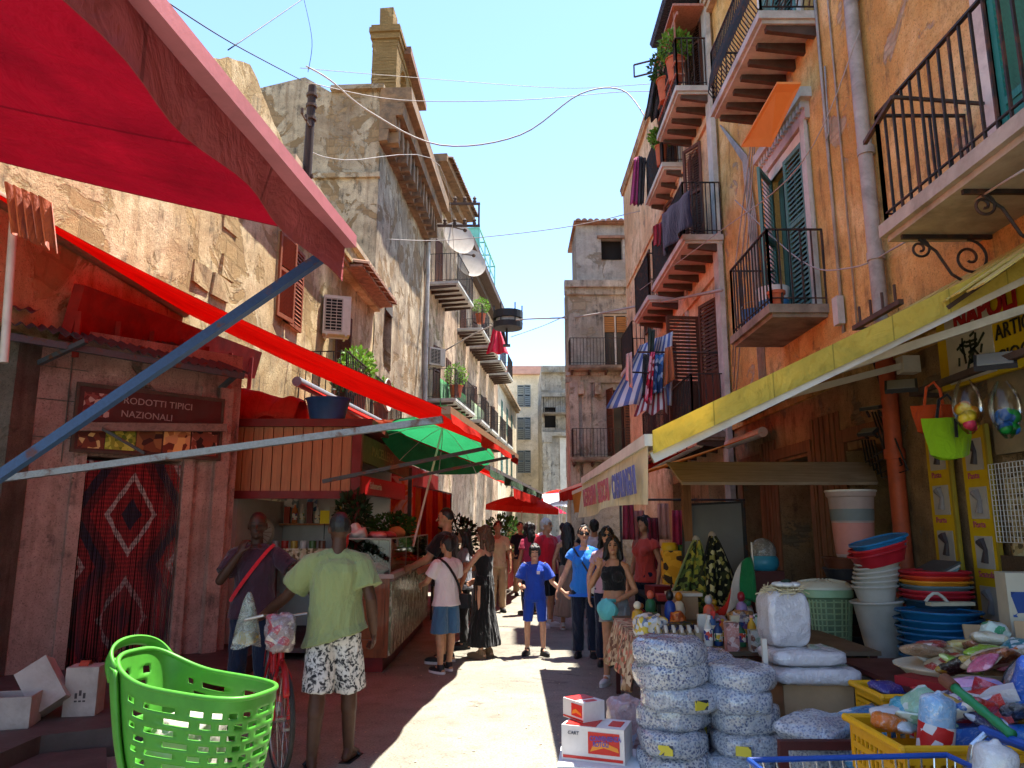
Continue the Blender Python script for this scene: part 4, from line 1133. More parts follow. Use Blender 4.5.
def person(label, loc, rz, H, P=None, skin_=None, hair=None, top=None, bottom=None, shoes=None, vox=.009, build=1.0, fem=False, head=(0, 0), extras=None, hairstyle='short', belly=0.0, child=False, group=None):
 """P overrides joints (x to the person's left, facing -y); top/bottom: dicts of garment settings"""
 s = H / 1.75
 J = dict(hipL=(.09, 0, .92), kneL=(.10, -.015, .49), ankL=(.10, .02, .085), hipR=(-.09, 0, .92), kneR=(-.10, -.015, .49), ankR=(-.10, .02, .085),
    shoL=(.168, .005, 1.385), elbL=(.24, .03, 1.12), wriL=(.245, -.05, .87), shoR=(-.168, .005, 1.385), elbR=(-.24, .03, 1.12), wriR=(-.245, -.05, .87),
    dirL=None, dirR=None, nrmL=(1, 0, 0), nrmR=(-1, 0, 0), footL=(0.12, -1), footR=(-.12, -1))
 if fem:
  J['shoL'] = (.148, .005, 1.375); J['shoR'] = (-.148, .005, 1.375)
 if P: J.update(P)
 V_ = {k: (Vector(v) * s if (k[:3] in ('hip', 'kne', 'ank', 'sho', 'elb', 'wri')) else v) for k, v in J.items()}
 t = thing('person', label, 'person', loc, rz, group)
 b = build * s; hs = s * (1.13 if child else 1.0)
 hc = Vector((0, -.012, 1.75 * s - .115 * hs))
 Rh = Euler((head[1], 0, head[0])).to_matrix()
 hp = lambda x, y, z: hc + Rh @ Vector((x, y, z)) * hs
 pr = []
 cw = .92 if fem else 1.0
 def ring(z, rx, ry, y=0): return (Vector((0, y * s, z * s)), rx * b, ry * b)
 trunk = [ring(.84, .125, .095), ring(.93, .165 * (1.06 if fem else 1), .118), ring(1.03, .150 * cw, .108 + belly * .6, -belly * .4), ring(1.12, .138 * cw, .102 + belly, -belly * .7), ring(1.24, .150 * cw, .112 + belly * .4, -.008), ring(1.33, .158 * cw, .112, -.005), ring(1.385, .135 * cw, .09), ring(1.43, .085, .068), ring(1.465, .06, .056)]
 pr.append(('loft', trunk))
 if fem:
  for sx in (-1, 1): pr.append(('ell', (sx * .07 * b, -.095 * b, 1.27 * s), (.062 * b, .058 * b, .062 * b)))
 pr.append(('cap', (0, .012 * s, 1.42 * s), hp(0, .018, -.07), .056 * b * (.85 if fem else 1), .050 * hs * (.85 if fem else 1)))
 pr += [('ell', hp(0, .006, .012), (.076 * hs, .095 * hs, .104 * hs), Rh), ('ell', hp(0, -.032, -.055), (.056 * hs, .058 * hs, .056 * hs), Rh), ('ell', hp(0, -.07, -.088), (.022 * hs, .02 * hs, .018 * hs), Rh),
   ('cap', hp(0, -.088, .012), hp(0, -.112, -.022), .008 * hs, .013 * hs), ('ell', hp(0, -.083, -.052), (.024 * hs, .014 * hs, .011 * hs), Rh),
   ('ell', hp(.078, .01, -.01), (.010 * hs, .02 * hs, .03 * hs), Rh), ('ell', hp(-.078, .01, -.01), (.010 * hs, .02 * hs, .03 * hs), Rh)]
 for S, sd in (('L', 1), ('R', -1)):
  sh, el_, wr = V_['sho' + S], V_['elb' + S], V_['wri' + S]
  pr += [('ell', sh, (.054 * b, .054 * b, .052 * b)), ('cap', Vector((sd * .04 * s, .012 * s, 1.435 * s)), sh, .045 * b, .05 * b), ('cap', sh, el_, .050 * b * cw, .040 * b * cw), ('cap', el_, el_.lerp(wr, .45), .041 * b * cw, .040 * b * cw), ('cap', el_.lerp(wr, .45), wr, .040 * b * cw, .027 * b * cw)]
  d = Vector(V_['dir' + S]) if V_['dir' + S] else (wr - el_)
  hand(pr, wr, d, V_['nrm' + S], sd, s, curl=J.get('curl' + S, .45))
  hi, kn, an = V_['hip' + S], V_['kne' + S], V_['ank' + S]
  pr += [('cap', hi, kn, .088 * b, .056 * b), ('cap', kn, kn.lerp(an, .32) + Vector((0, .012 * s, 0)), .055 * b, .056 * b), ('cap', kn.lerp(an, .32) + Vector((0, .012 * s, 0)), an, .055 * b, .036 * b)]
  fd = Vector((V_['foot' + S][0], V_['foot' + S][1], 0)).normalized()
  heel = an + Vector((0, 0, -.045 * s)) - fd * .045 * s; ball = an + fd * .13 * s + Vector((0, 0, -.055 * s)); toe = an + fd * .175 * s + Vector((0, 0, -.064 * s))
  pr += [('cap', an, heel, .036 * s, .032 * s), ('cap', an, ball, .036 * s, .028 * s), ('cap', ball, toe, .03 * s, .02 * s), ('cap', heel, ball, .03 * s, .03 * s)]
 me = remesh(pr, vox, 3)
 o = put('body', me, [skin_, EYEM, LIPM], t)
 Ri = Rh.inverted()
 if vox < .011:
  idx = []
  for p in me.polygons:
   q = Ri @ (p.center - hc) / hs; m = 0
   if q.y < -.055:
    for sx in (-1, 1):
     if abs(q.x - sx * .032) < .016 and abs(q.z - .008) < .0075: m = 1
     if abs(q.x - sx * .034) < .021 and abs(q.z - .034) < .005: m = 1
    if skin_ not in (SK_dark, SK_dark2) and abs(q.x) < .022 and abs(q.z + .052) < .007: m = 2
   idx.append(m)
  me.polygons.foreach_set('material_index', idx)
 def arm(S, frac, ex, flare=.008):
  sh, el_, wr = V_['sho' + S], V_['elb' + S], V_['wri' + S]; sd = 1 if S == 'L' else -1
  out = [('ell', sh, (.056 * b + ex * .8, .056 * b + ex * .8, .054 * b + ex * .7)), ('cap', Vector((sd * .05 * s, .012 * s, 1.425 * s)), sh, .045 * b + ex * .7, .052 * b + ex * .7)]
  if frac <= 1:
   e = sh.lerp(el_, frac); out.append(('cone', sh, e, .054 * b + ex, .050 * b + ex + flare))
  else:
   out.append(('cap', sh, el_, .054 * b + ex, .046 * b + ex)); e = el_.lerp(wr, frac - 1); out.append(('cone', el_, e, .046 * b + ex, .040 * b + ex + flare * .5))
  return out
 if top:
  ex = top.get('ease', .016) * s; hem = top.get('hem', .86); fl = top.get('flare', .01) * s
  neck = top.get('neck', 1.44); tilt = top.get('tilt', 0)
  rg = [(c + Vector((0, 0, 0)), rx + ex, ry + ex) for (c, rx, ry) in trunk if c.z / s > hem + .02 and c.z / s < neck - .01]
  lo = min(trunk, key=lambda r_: abs(r_[0].z / s - max(hem, .9)))
  rg.insert(0, (Vector((tilt * .0, lo[0].y, hem * s)), lo[1] + ex + fl, lo[2] + ex + fl))
  rg.append((Vector((0, 0, neck * s)), .080 * b if neck > 1.43 else .115 * b, .062 * b if neck > 1.43 else .075 * b))
  pg = [('loft', rg)]
  if neck > 1.43: pg.append(('cap', (-.055 * b, .028 * s, 1.425 * s), (.055 * b, .028 * s, 1.425 * s), .05 * b, .05 * b))
  if fem:
   for sx in (-1, 1): pg.append(('ell', (sx * .07 * b, -.097 * b, 1.27 * s), (.064 * b + ex * .6, .058 * b + ex * .6, .064 * b + ex * .5)))
  sl = top.get('sleeve', .55)
  if sl:
   for S in 'LR': pg += arm(S, sl, ex * .8, top.get('cuff', .01))
  if top.get('straps'):
   for sx in (-1, 1): pg.append(('cap', (sx * .085 * b, -.075 * b, 1.33 * s), (sx * .085 * b, .0, 1.455 * s), .02 * s, .02 * s)); pg.append(('cap', (sx * .085 * b, .0, 1.455 * s), (sx * .08 * b, .075 * b, 1.33 * s), .02 * s, .018 * s))
  g_ = remesh(pg, vox, 3, .0075 * s, (7, 7, 4), len(label))
  if tilt:
   for v in g_.vertices:
    if v.co.z < (hem + .3) * s: v.co.z += tilt * v.co.x * (1 - max(0, (v.co.z / s - hem) / .3))
  put(top.get('name', 'shirt'), g_, top['mat'], t)
 if bottom:
  ex = bottom.get('ease', .014) * s; hemz = bottom.get('hem', .5); waist = bottom.get('waist', 1.0); wex = min(ex, .010)
  if bottom.get('skirt'):
   pg = [('loft', [(Vector((0, 0, hemz * s)), bottom['skirt'] * s, bottom['skirt'] * .85 * s), (Vector((0, 0, (.35 * hemz + .65 * .9) * s)), .17 * b + ex, .14 * b + ex), (Vector((0, 0, .93 * s)), .168 * b + ex, .12 * b + ex), (Vector((0, 0, waist * s)), .145 * b + ex, .108 * b + ex)])]
   na = .016
  else:
   pg = [('loft', [(Vector((0, 0, .83 * s)), .12 * b + ex, .095 * b + ex), (Vector((0, 0, .93 * s)), .168 * b + wex, .12 * b + wex), (Vector((0, 0, waist * s)), .152 * b + wex, .108 * b + wex + belly * .5 * s)])]
   for S in 'LR':
    hi, kn, an = V_['hip' + S], V_['kne' + S], V_['ank' + S]
    if hemz * s > kn.z:
     f = (hi.z - hemz * s) / (hi.z - kn.z); e = hi.lerp(kn, f)
     pg += [('cone', hi - Vector((0, 0, .03 * s)), e, .088 * b + wex, .062 * b + ex + bottom.get('flare', .02) * s)]
     pg += [('ell', hi - Vector((0, 0, .05 * s)), (.088 * b + wex, .093 * b + wex, .09 * b))]
    else:
     f = (kn.z - hemz * s) / max(.01, (kn.z - an.z)); e = kn.lerp(an, f)
     pg += [('cap', hi, kn, .09 * b + ex, .062 * b + ex), ('cone', kn, e, .062 * b + ex, .048 * b + ex + bottom.get('flare', .012) * s)]
   na = .009
  g_ = remesh(pg, vox, 3, na * s, (9, 9, 3.5) if not bottom.get('skirt') else (14, 14, 1.2), len(label) + 3)
  put(bottom.get('name', 'shorts'), g_, bottom['mat'], t)
 if shoes:
  for S in 'LR':
   an = V_['ank' + S]; fd = Vector((V_['foot' + S][0], V_['foot' + S][1], 0)).normalized(); sd = Vector((-fd.y, fd.x, 0))
   Ms = Matrix((sd, fd, Vector((0, 0, 1)))).transposed()
   z0 = an.z - .085 * s
   if shoes.get('kind') == 'sandal':
    q = MB(); q.box(an + fd * .06 * s + Vector((0, 0, -.088 * s)), (.085 * s, .255 * s, .018), rot=Ms); q.bevel(.006, 2)
    q.tube([an + fd * .11 * s + sd * a * s + Vector((0, 0, -.03 * s - abs(a) * .9 * s)) for a in (-.045, -.02, .0, .02, .045)], .012 * s, 6)
    q.build('sandal', shoes['mat'], t, local=True)
   else:
    up = [('ell', an + fd * .075 * s + Vector((0, 0, -.045 * s)), (.047 * s, .14 * s, .044 * s), Ms), ('ell', an + fd * -.01 * s + Vector((0, 0, -.025 * s)), (.043 * s, .062 * s, .06 * s), Ms), ('cone', an + Vector((0, 0, -.03 * s)), an + Vector((0, 0, (.03 if shoes.get('kind') != 'low' else .005) * s)), .044 * s, .043 * s)]
    put('shoe', remesh(up, max(.007, vox * .8), 3), shoes['mat'], t)
    q = MB(); n = 16
    pts = [an + fd * (.062 + .148 * math.sin(2 * PI * i / n)) * s + sd * .05 * s * math.cos(2 * PI * i / n) * (1.05 - .1 * math.sin(2 * PI * i / n)) + Vector((0, 0, -.085 * s)) for i in range(n)]
    q.prism([p + Vector((0, 0, -.001)) for p in pts], (0, 0, .030 * s)); q.build('sole', shoes.get('sole', shoes['mat']), t, local=True)
 if hair:
  hh = []
  if hairstyle == 'buzz': hh = [('ell', hp(0, .016, .024), (.0775 * hs, .092 * hs, .0985 * hs), Rh)]
  else: hh = [('ell', hp(0, .022, .030), (.084 * hs, .098 * hs, .098 * hs), Rh), ('ell', hp(0, .05, -.03), (.072 * hs, .06 * hs, .07 * hs), Rh)]
  if hairstyle == 'fringe': hh += [('ell', hp(0, -.045, .062), (.078 * hs, .06 * hs, .038 * hs), Rh), ('ell', hp(.062, -.01, .0), (.025 * hs, .06 * hs, .06 * hs), Rh), ('ell', hp(-.062, -.01, .0), (.025 * hs, .06 * hs, .06 * hs), Rh)]
  if hairstyle in ('long', 'verylong', 'wavy'):
   L = {'long': .34, 'wavy': .26, 'verylong': .52}[hairstyle]
   ring_ = []
   for k in range(7):
    f = k / 6; ring_.append((hp(0, .05 + .035 * min(1, f * 2), .02 - L * f), (.09 + .02 * math.sin(f * 2.4)) * hs * (1 - .35 * f * f), (.055 + .01 * f) * hs * (1 - .3 * f * f)))
   hh.append(('loft', ring_[::-1]))
   for sx in (-1, 1): hh.append(('cap', hp(sx * .075, -.005, .02), hp(sx * .10, .0, -.15 if hairstyle != 'wavy' else -.2), .03 * hs, .028 * hs))
   for sx in (-1, 1): hh.append(('cap', hp(sx * .03, -.07, .085), hp(sx * .078, -.03, .0), .022 * hs, .022 * hs))
  if hairstyle == 'bun': hh.append(('ell', hp(0, .115, .02), (.04 * hs, .04 * hs, .04 * hs)))
  put('hair', remesh(hh, vox * .9, 2, .012 * hs if hairstyle != 'buzz' else .002, (30, 30, 9) if hairstyle != 'wavy' else (22, 22, 16), 3), hair, t)
 t['_'] = 1; del t['_']
 return t, V_, hp, s
def strap(t, pts, mat_, w=.03, name='strap'):
 q = MB(); pts = [Vector(p) for p in pts]
 for a, b in zip(pts[:-1], pts[1:]): q.bar(a, b, w, .008, up=(0, -1, .01))
 return q.build(name, mat_, t, local=True)
def around(s, z0, z1, r0=.17, r1=.14, side=1, n=18, b=1.0):
 """closed path of a cross-body strap: shoulder on `side`, opposite hip"""
 pts = []
 for k in range(n + 1):
  a = 2 * PI * k / n
  f = (1 + math.cos(a)) / 2
  x = side * (f * .15 - (1 - f) * .19); y = .150 * math.sin(a) * b
  z = z0 + (z1 - z0) * f
  if f > .9: y *= .6
  pts.append(Vector((x, y, z)) * s)
 return pts
C_green = cloth('green_tee', '#848e60', .1, transl=0); C_plum = cloth('plum_polo', '#3b2733', .15); C_white = cloth('white_tee', '#d9cdd0', .06); C_black = cloth('black_cotton', (.012, .012, .013), .2)
C_jean = cloth('dark_denim', '#1a2236', .2); C_denim = cloth('mid_denim', '#3f5f80', .15); C_ltden = cloth('pale_denim', '#8a8f92', .15); C_beige = cloth('beige_cotton', '#b99b78', .1)
C_blue = cloth('bright_blue_cotton', '#2a78d6', .1); C_royal = cloth('royal_blue_jersey', '#2446a8', .12); C_red = cloth('red_cotton', '#c8202e', .1); C_magenta = cloth('magenta_cotton', '#a83250', .1); C_cream = cloth('cream_cotton', '#cdb893', .1); C_taupe = cloth('taupe_cotton', '#8a7362', .12); C_mauve = cloth('mauve_cotton', '#b593a0', .1); C_grey = cloth('grey_cotton', '#7c7f88', .1); C_navy = cloth('navy_cotton', '#1a2034', .15)
def leafprint():
 t = NT('leaf_print_shorts'); v = t.coord(1); n = t.noise(16, 5, .7, v, 2.5); v2 = t.voro(22, t.mix(.25, v, t.n('ShaderNodeTexNoise').outputs['Color'], 'ADD'), 'Distance')
 f = t.math('ADD', t.math('MULTIPLY', n, .8), t.math('MULTIPLY', v2, .35))
 c = t.ramp(f, [(.46, (.03, .03, .035)), (.53, (.13, .13, .14)), (.57, (.45, .44, .43)), (.66, (.6, .58, .57))])
 return t.done(t.pbsdf(c, .9, t.bump(n, .2, .02), spec=.1))
C_leaf = leafprint()
SH_black = mat('black_shoe', (.02, .02, .022), .5, .2, 12, .1); SH_white = mat('white_shoe', (.62, .60, .58), .6, .1, 12, .1, dirt=.2); SH_sole = mat('pale_sole', (.55, .52, .48), .7, .1, 12, .1)
person('man in a green tee and leaf print shorts seen from behind', (-1.27, 5.62, 0), PI + .15, 1.74,
  dict(elbL=(.37, -.10, 1.14), wriL=(.57, -.27, .98), dirL=(.80, -.5, -.28), nrmL=(.1, -.1, 1), elbR=(-.25, .06, 1.13), wriR=(-.27, -.06, .89), dirR=(-.1, -.45, -.85), curlR=.8,
   kneL=(.10, .05, .49), ankL=(.115, .10, .085), kneR=(-.11, -.08, .49), ankR=(-.12, -.10, .085), footL=(.2, -1), footR=(-.35, -1)),
  SK_dark, HAIR_black, dict(mat=C_green, hem=.86, sleeve=.68, ease=.042, flare=.03, cuff=.022, tilt=-.28), dict(mat=C_leaf, hem=.50, ease=.018, flare=.034, waist=1.0), dict(mat=SH_black, kind='sandal'), .0075, 1.03, hairstyle='buzz', head=(.25, .05))
t, V_, hp, s = person('man in a plum polo shirt resting his chin on his hand behind the red bicycle', (-2.28, 6.85, 0), .12, 1.76,
  dict(elbR=(-.26, -.13, 1.17), wriR=(-.10, -.19, 1.40), dirR=(.25, .15, .95), nrmR=(-.5, -.8, 0), curlR=.7, elbL=(.36, -.06, 1.23), wriL=(.50, -.28, 1.10), dirL=(.5, -.8, -.2), nrmL=(0, 0, 1), ankL=(.16, -.03, .085), ankR=(-.14, .05, .085)),
  SK_dark2, HAIR_black, dict(mat=C_plum, hem=.85, sleeve=.75, ease=.026, flare=.02), dict(mat=C_jean, hem=.1, name='jeans', ease=.012), dict(mat=SH_black), .008, 1.02, hairstyle='buzz', head=(.1, .1))
strap(t, around(s, .98, 1.47, side=1, b=1.05), cloth('red_strap', '#c02530', .1), .03)
t, V_, hp, s = person('boy in a white tee and denim shorts with a black shoulder bag', (-.76, 9.0, 0), PI + .75, 1.52,
  dict(elbL=(.25, -.10, 1.16), wriL=(.18, -.32, 1.10), elbR=(-.25, -.08, 1.15), wriR=(-.2, -.30, 1.08), ankR=(-.12, -.08, .085)),
  SK_tan, HAIR_black, dict(mat=C_white, hem=.85, sleeve=.7, ease=.03, flare=.02), dict(mat=C_denim, hem=.50, flare=.035, ease=.02), dict(mat=SH_black, sole=SH_white), .0085, .98, head=(.2, .15), child=False, hairstyle='short')
strap(t, around(s, .95, 1.47, side=1, b=1.1), SH_black, .028)
q = MB(); q.box((-.20 * s, .1 * s, .90 * s), (.06, .2, .16), rz=.2); q.bevel(.02, 2); q.build('bag', SH_black, t, local=True)
person('tall man in a black tee and beige shorts leaning towards the deli counter', (-.83, 9.62, 0), PI + 1.25, 1.86,
  dict(elbL=(.26, -.12, 1.16), wriL=(.2, -.34, 1.08), elbR=(-.26, -.10, 1.15), wriR=(-.22, -.32, 1.05)),
  SK_tan, HAIR_black, dict(mat=C_black, hem=.86, sleeve=.7, ease=.03, flare=.015), dict(mat=C_beige, hem=.47, flare=.03, ease=.018), dict(mat=SH_black, sole=SH_white), .0085, 1.05, hairstyle='buzz', head=(.1, .1))
t, V_, hp, s = person('woman in a long black sleeveless dress with wavy brown hair', (-.36, 10.0, 0), PI + 1.05, 1.64,
  dict(elbL=(.24, -.14, 1.16), wriL=(.30, -.38, 1.06), dirL=(.2, -1, .0), nrmL=(0, 0, 1), elbR=(-.20, -.05, 1.12), wriR=(-.18, -.25, 1.0)),
  SK_fair, HAIR_brown, dict(mat=C_black, hem=.95, sleeve=0, ease=.012, neck=1.36, straps=1, name='bodice'), dict(mat=C_black, hem=.16, skirt=.26, waist=1.08, name='skirt'), dict(mat=mat('tan_shoe', '#8a6a50', .7)), .0085, .95, True, (.25, .05), hairstyle='wavy')
person('dark haired woman in a grey top half hidden behind the woman in the black dress', (-.66, 10.7, 0), PI + 1.6, 1.6, None, SK_tan, HAIR_black, dict(mat=C_grey, sleeve=.5), dict(mat=C_black, hem=.1, name='trousers'), dict(mat=SH_black), .012, .95, True, hairstyle='long')
t, V_, hp, s = person('boy in royal blue football shirt and shorts in the sunlit street', (.30, 10.15, 0), -.05, 1.40,
  dict(elbR=(-.26, -.02, 1.13), wriR=(-.22, -.24, 1.07), dirR=(.2, -.9, .2), nrmR=(-1, 0, 0), curlR=.9, elbL=(.28, .02, 1.14), wriL=(.48, -.06, .98), dirL=(.75, -.1, -.6), nrmL=(0, -1, 0), hipL=(.09, 0, .9), ankL=(.13, -.02, .085), kneL=(.125, -.01, .49), kneR=(-.125, -.01, .49), ankR=(-.13, .03, .085), footL=(.5, -1), footR=(-.35, -1)),
  SK_fair, HAIR_black, dict(mat=C_royal, hem=.87, sleeve=.75, ease=.028, flare=.016, cuff=.02), dict(mat=C_royal, hem=.53, ease=.010, flare=.012), dict(mat=SH_black, sole=SH_black), .0075, .93, hairstyle='fringe', head=(.05, .08), child=True)
q = MB()
for sx in (-1, 1): q.bar(Vector((sx * .135, -.03, 1.44)) * s, Vector((sx * .24, -.01, 1.26)) * s, .016, .1 * s)
q.box(Vector((.06, -.148, 1.3)) * s, (.05 * s, .01, .045 * s)); q.build('shirt_trim', C_white, t, local=True)
t, V_, hp, s = person('woman in a bright blue blouse holding the hand of the boy in blue', (.94, 10.02, 0), -.12, 1.64,
  dict(elbR=(-.26, .02, 1.11), wriR=(-.36, -.06, .90), dirR=(-.4, -.15, -.9), nrmR=(-1, -.2, 0), elbL=(.27, -.02, 1.12), wriL=(.26, -.18, .95), dirL=(-.2, -.8, -.3), kneL=(.11, -.02, .49)),
  SK_fair, HAIR_black, dict(mat=C_blue, hem=.80, sleeve=.35, ease=.025, flare=.025, cuff=.02, neck=1.42), dict(mat=C_jean, hem=.09, name='jeans', ease=.014), dict(mat=SH_black), .0075, 1.1, True, (.1, 0), hairstyle='bun', belly=.025)
strap(t, around(s, .92, 1.46, side=-1, b=1.2), SH_black, .022)
q = MB(); q.box((.15 * s, -.215 * s, .90 * s), (.20, .07, .16)); q.bevel(.02, 2); q.build('bag', blotch('monochrome_bag', ['#0a0a0a', '#d8d4cc', '#151515', '#7f7f7f'], 14), t, local=True)
def shades(t, hp, s):
 q = MB()
 for sx in (-1, 1): q.ball(hp(sx * .034, -.097, .006), (.029, .010, .022), 10, 6)
 q.bar(hp(-.012, -.1, .012), hp(.012, -.1, .012), .008, .008)
 for sx in (-1, 1): q.bar(hp(sx * .062, -.09, .012), hp(sx * .08, .0, .012), .005, .009)
 q.build('sunglasses', plastic('dark_lens', (.01, .01, .012), .15), t, local=True)
shades(t, hp, s)
t, V_, hp, s = person('young woman in a black crop top and denim shorts with raised hand beside the goods', (1.10, 8.35, 0), -.38, 1.53,
  dict(elbR=(-.27, -.10, 1.15), wriR=(-.13, -.20, 1.38), dirR=(.1, .0, 1), nrmR=(-.2, 1, 0), curlR=.9, elbL=(.27, -.02, 1.10), wriL=(.10, -.22, 1.00), dirL=(-.9, -.3, -.1), nrmL=(0, -1, .2), curlL=.8, kneR=(-.08, -.06, .49), ankR=(-.10, -.06, .085)),
  SK_tan, HAIR_black, dict(mat=C_black, hem=1.10, sleeve=0, ease=.012, neck=1.40, straps=1, name='crop_top'), dict(mat=C_ltden, hem=.72, ease=.016, flare=.03), dict(mat=SH_white), .0075, 1.0, True, (.25, .02), hairstyle='verylong')
q = MB()
def bg2(u, v):
 a = u * 2 * PI; z = v
 r = .10 * (math.sin(PI * (.12 + .88 * v)) ** .7) * (1 + .15 * math.sin(3 * a + 4 * v))
 return Vector((-.02 * s + r * 1.1 * math.cos(a), -.30 * s + r * .6 * math.sin(a), .78 * s + .22 * v))
q.sheet(bg2, 20, 10, 0); q.tube([(.08 * s, -.25 * s, 1.0 * s), (.0, -.29 * s, 1.0 * s), (-.03 * s, -.3 * s, .97 * s)], .02, 6)
q.build('teal_bag', cloth('teal_bag_cloth', '#62b7b8', .15), t, smooth=True, local=True)
t2, V2, hp2, s2 = person('woman with long dark hair and sunglasses behind the young woman in black', (1.17, 9.45, 0), -.1, 1.63, None, SK_fair, HAIR_black, dict(mat=C_mauve, sleeve=.4, hem=.9), dict(mat=C_navy, hem=.1, name='trousers'), dict(mat=SH_black), .009, .95, True, hairstyle='long')
shades(t2, hp2, s2)
def pal(n): return .0115 if n < 14 else .015
person('man in a red tee and black shorts standing behind the boy in blue', (.58, 12.9, 0), .75, 1.76, dict(wriL=(.2, -.25, 1.0), elbL=(.25, .0, 1.12)), SK_tan, HAIR_grey, dict(mat=C_red, sleeve=.7, ease=.03, hem=.85), dict(mat=C_black, hem=.5, flare=.03), dict(mat=SH_white), .0105, 1.05, head=(.4, 0))
person('woman with long black hair and a long taupe skirt seen from behind', (.92, 12.6, 0), PI - .1, 1.68, None, SK_tan, HAIR_black, dict(mat=C_black, sleeve=0, neck=1.38, straps=1, hem=.98, name='top'), dict(mat=C_taupe, hem=.22, skirt=.27, waist=1.05, name='skirt'), dict(mat=SH_white), .0105, .95, True, hairstyle='verylong')
person('dark haired person in a white top seen from behind near the cream lettered valance', (1.42, 13.2, 0), PI, 1.74, None, SK_tan, HAIR_black, dict(mat=C_white, sleeve=.6), dict(mat=C_navy, hem=.1, name='trousers'), dict(mat=SH_black), .012, 1, hairstyle='short')
person('woman in a magenta tee at the far left stall', (.32, 14.6, 0), PI + .7, 1.7, None, SK_tan, HAIR_black, dict(mat=C_magenta, sleeve=.6), dict(mat=C_navy, hem=.1, name='trousers'), dict(mat=SH_black), .012, 1, True, hairstyle='long')
person('man in a cream shirt walking between the far stalls near the left row', (-.28, 15.0, 0), .2, 1.72, None, SK_tan, HAIR_black, dict(mat=C_cream, sleeve=.7), dict(mat=C_beige, hem=.1, name='trousers'), dict(mat=SH_black), .012, 1)
person('stall keeper in a red top with black hair standing among the goods on the right', (1.86, 10.7, 0), -.9, 1.78, None, SK_tan, HAIR_black, dict(mat=cloth('coral_cotton', '#b8453a', .1), sleeve=.3), dict(mat=C_navy, hem=.1, name='trousers'), dict(mat=SH_black), .012, 1, True, hairstyle='long')
person('dark figure of the deli keeper behind the glass counter', (-2.3, 11.0, 0), 1.3, 1.7, None, SK_tan, HAIR_black, dict(mat=C_white, sleeve=.6, name='apron'), dict(mat=C_navy, hem=.1, name='trousers'), dict(mat=SH_black), .012, 1)
crowd = [(.75, 16.5, 0.2, 'pale grey shirt', C_grey, 'a far shopper'), (1.2, 18, PI, 'mauve top', C_mauve, ''), (.2, 18.5, .3, 'navy tee', C_navy, ''), (.55, 20.5, PI + .4, 'red blouse', C_red, ''), (.95, 22.5, .0, 'white tee', C_white, ''), (.1, 24.5, PI, 'cream shirt', C_cream, ''), (1.5, 16, PI + .6, 'black vest', C_black, '')]
for (x, y, r_, wd, cm, _) in crowd:
 person('far shopper in a %s in the distant crowd' % wd, (x, y, 0), r_, rng.uniform(1.6, 1.8), None, rng.choice([SK_tan, SK_fair]), HAIR_black, dict(mat=cm, sleeve=.6), dict(mat=rng.choice([C_navy, C_beige, C_jean]), hem=.1, name='trousers'), dict(mat=SH_black), .016, 1, rng.random() < .5, hairstyle='short')
# left side: kiosk, deli, stalls
M_pink = plaster('pink_render', '#aa867a', '#c09c8e', '#7c5a4e', '#7a6a5e', .60, .7, 1.2, sootamt=.85)
M_cement = plaster('grey_cement', '#6d675f', '#837c72', '#4c463f', '#7a7368', .6, .5, 1.6, sootamt=.5)
M_rust_red = mat('painted_red_sheet', '#8c2a22', .75, .3, 4, .3, 30, dirt=.6)
M_dkred = mat('dark_red_paint', '#6e1515', .55, .25, 5, .15, 30, dirt=.4)
M_corr = metal('corrugated_sheet', (.08, .10, .12), .6, .25, metallic=.3)
M_card = mat('cardboard', '#a88a68', .9, .12, 6, .1, 40); M_whitecard = mat('white_carton', '#a89a92', .85, .15, 6, .2, 40, dirt=.45)
M_woodslat = wood('varnished_slats', '#a86f48', .7, 1, .55, 2, .35)
M_counter = wood('carved_counter_wood', '#7c3f1e', .55, 1, .35, 2, .2, coat=.3)
M_white_tile = mat('white_wall_tile', '#b9b8b0', .3, .08, 4, .05, spec=.5, dirt=.2)
K0 = Vector((-5.0, 7.7, 0)); KU = Vector((.7071, .7071, 0)); KN = Vector((.7071, -.7071, 0))
kb = thing('market_kiosk', 'pink rendered kiosk with a corner doorway under a dark corrugated roof', 'kiosk', (K0.x, K0.y, .2))
KF = Facade((K0.x, K0.y), KU, 3.75, kb).setN(KN)
KF.wall(2.25, [(.57, 1.58, .2, 2.38)], M_pink, depth=.5, z0=.2, rough=.015, cell=.4, solid=False, thick=1)
q = MB()
KF.box(q, .44, .56, .2, 2.5, 0, .06); KF.box(q, 1.6, 1.72, .2, 2.5, 0, .06); KF.box(q, .44, 1.72, 2.5, 2.62, 0, .07)
KF.box(q, 1.95, 2.12, .2, 3.3, 0, .09); KF.box(q, 1.75, 1.95, 2.65, 3.3, 0, .04); q.jitter(.008, 5); q.build('pilaster', M_pink, kb)
q = MB(); q.box2((-8, 7.35, .2), (-4.96, 7.72, 3.6)); q.jitter(.01, 2); q.build('grey_pier', M_cement, kb)
q = MB()
for s_ in (.03, .33): KF.box(q, s_, s_ + .008, 2.3, 3.6, .0, .018)
for z in (2.55, 2.95, 3.3): KF.box(q, -.2, .5, z, z + .008, .0, .018)
q.build('tile_joint', M_cement, kb)
q = MB()
def rf(u, v):
 a = Vector((-5.75, 6.15, 3.56)).lerp(Vector((-3.18, 8.92, 3.5)), u); b_ = Vector((-6.3, 7.3, 4.05)).lerp(Vector((-4.45, 9.6, 4.0)), u)
 p = a.lerp(b_, v); p.z += .022 * math.sin(u * 2 * PI * 34) + .05 * math.sin(u * 5.5) * (1 - v); return p
q.sheet(rf, 170, 3, .004)
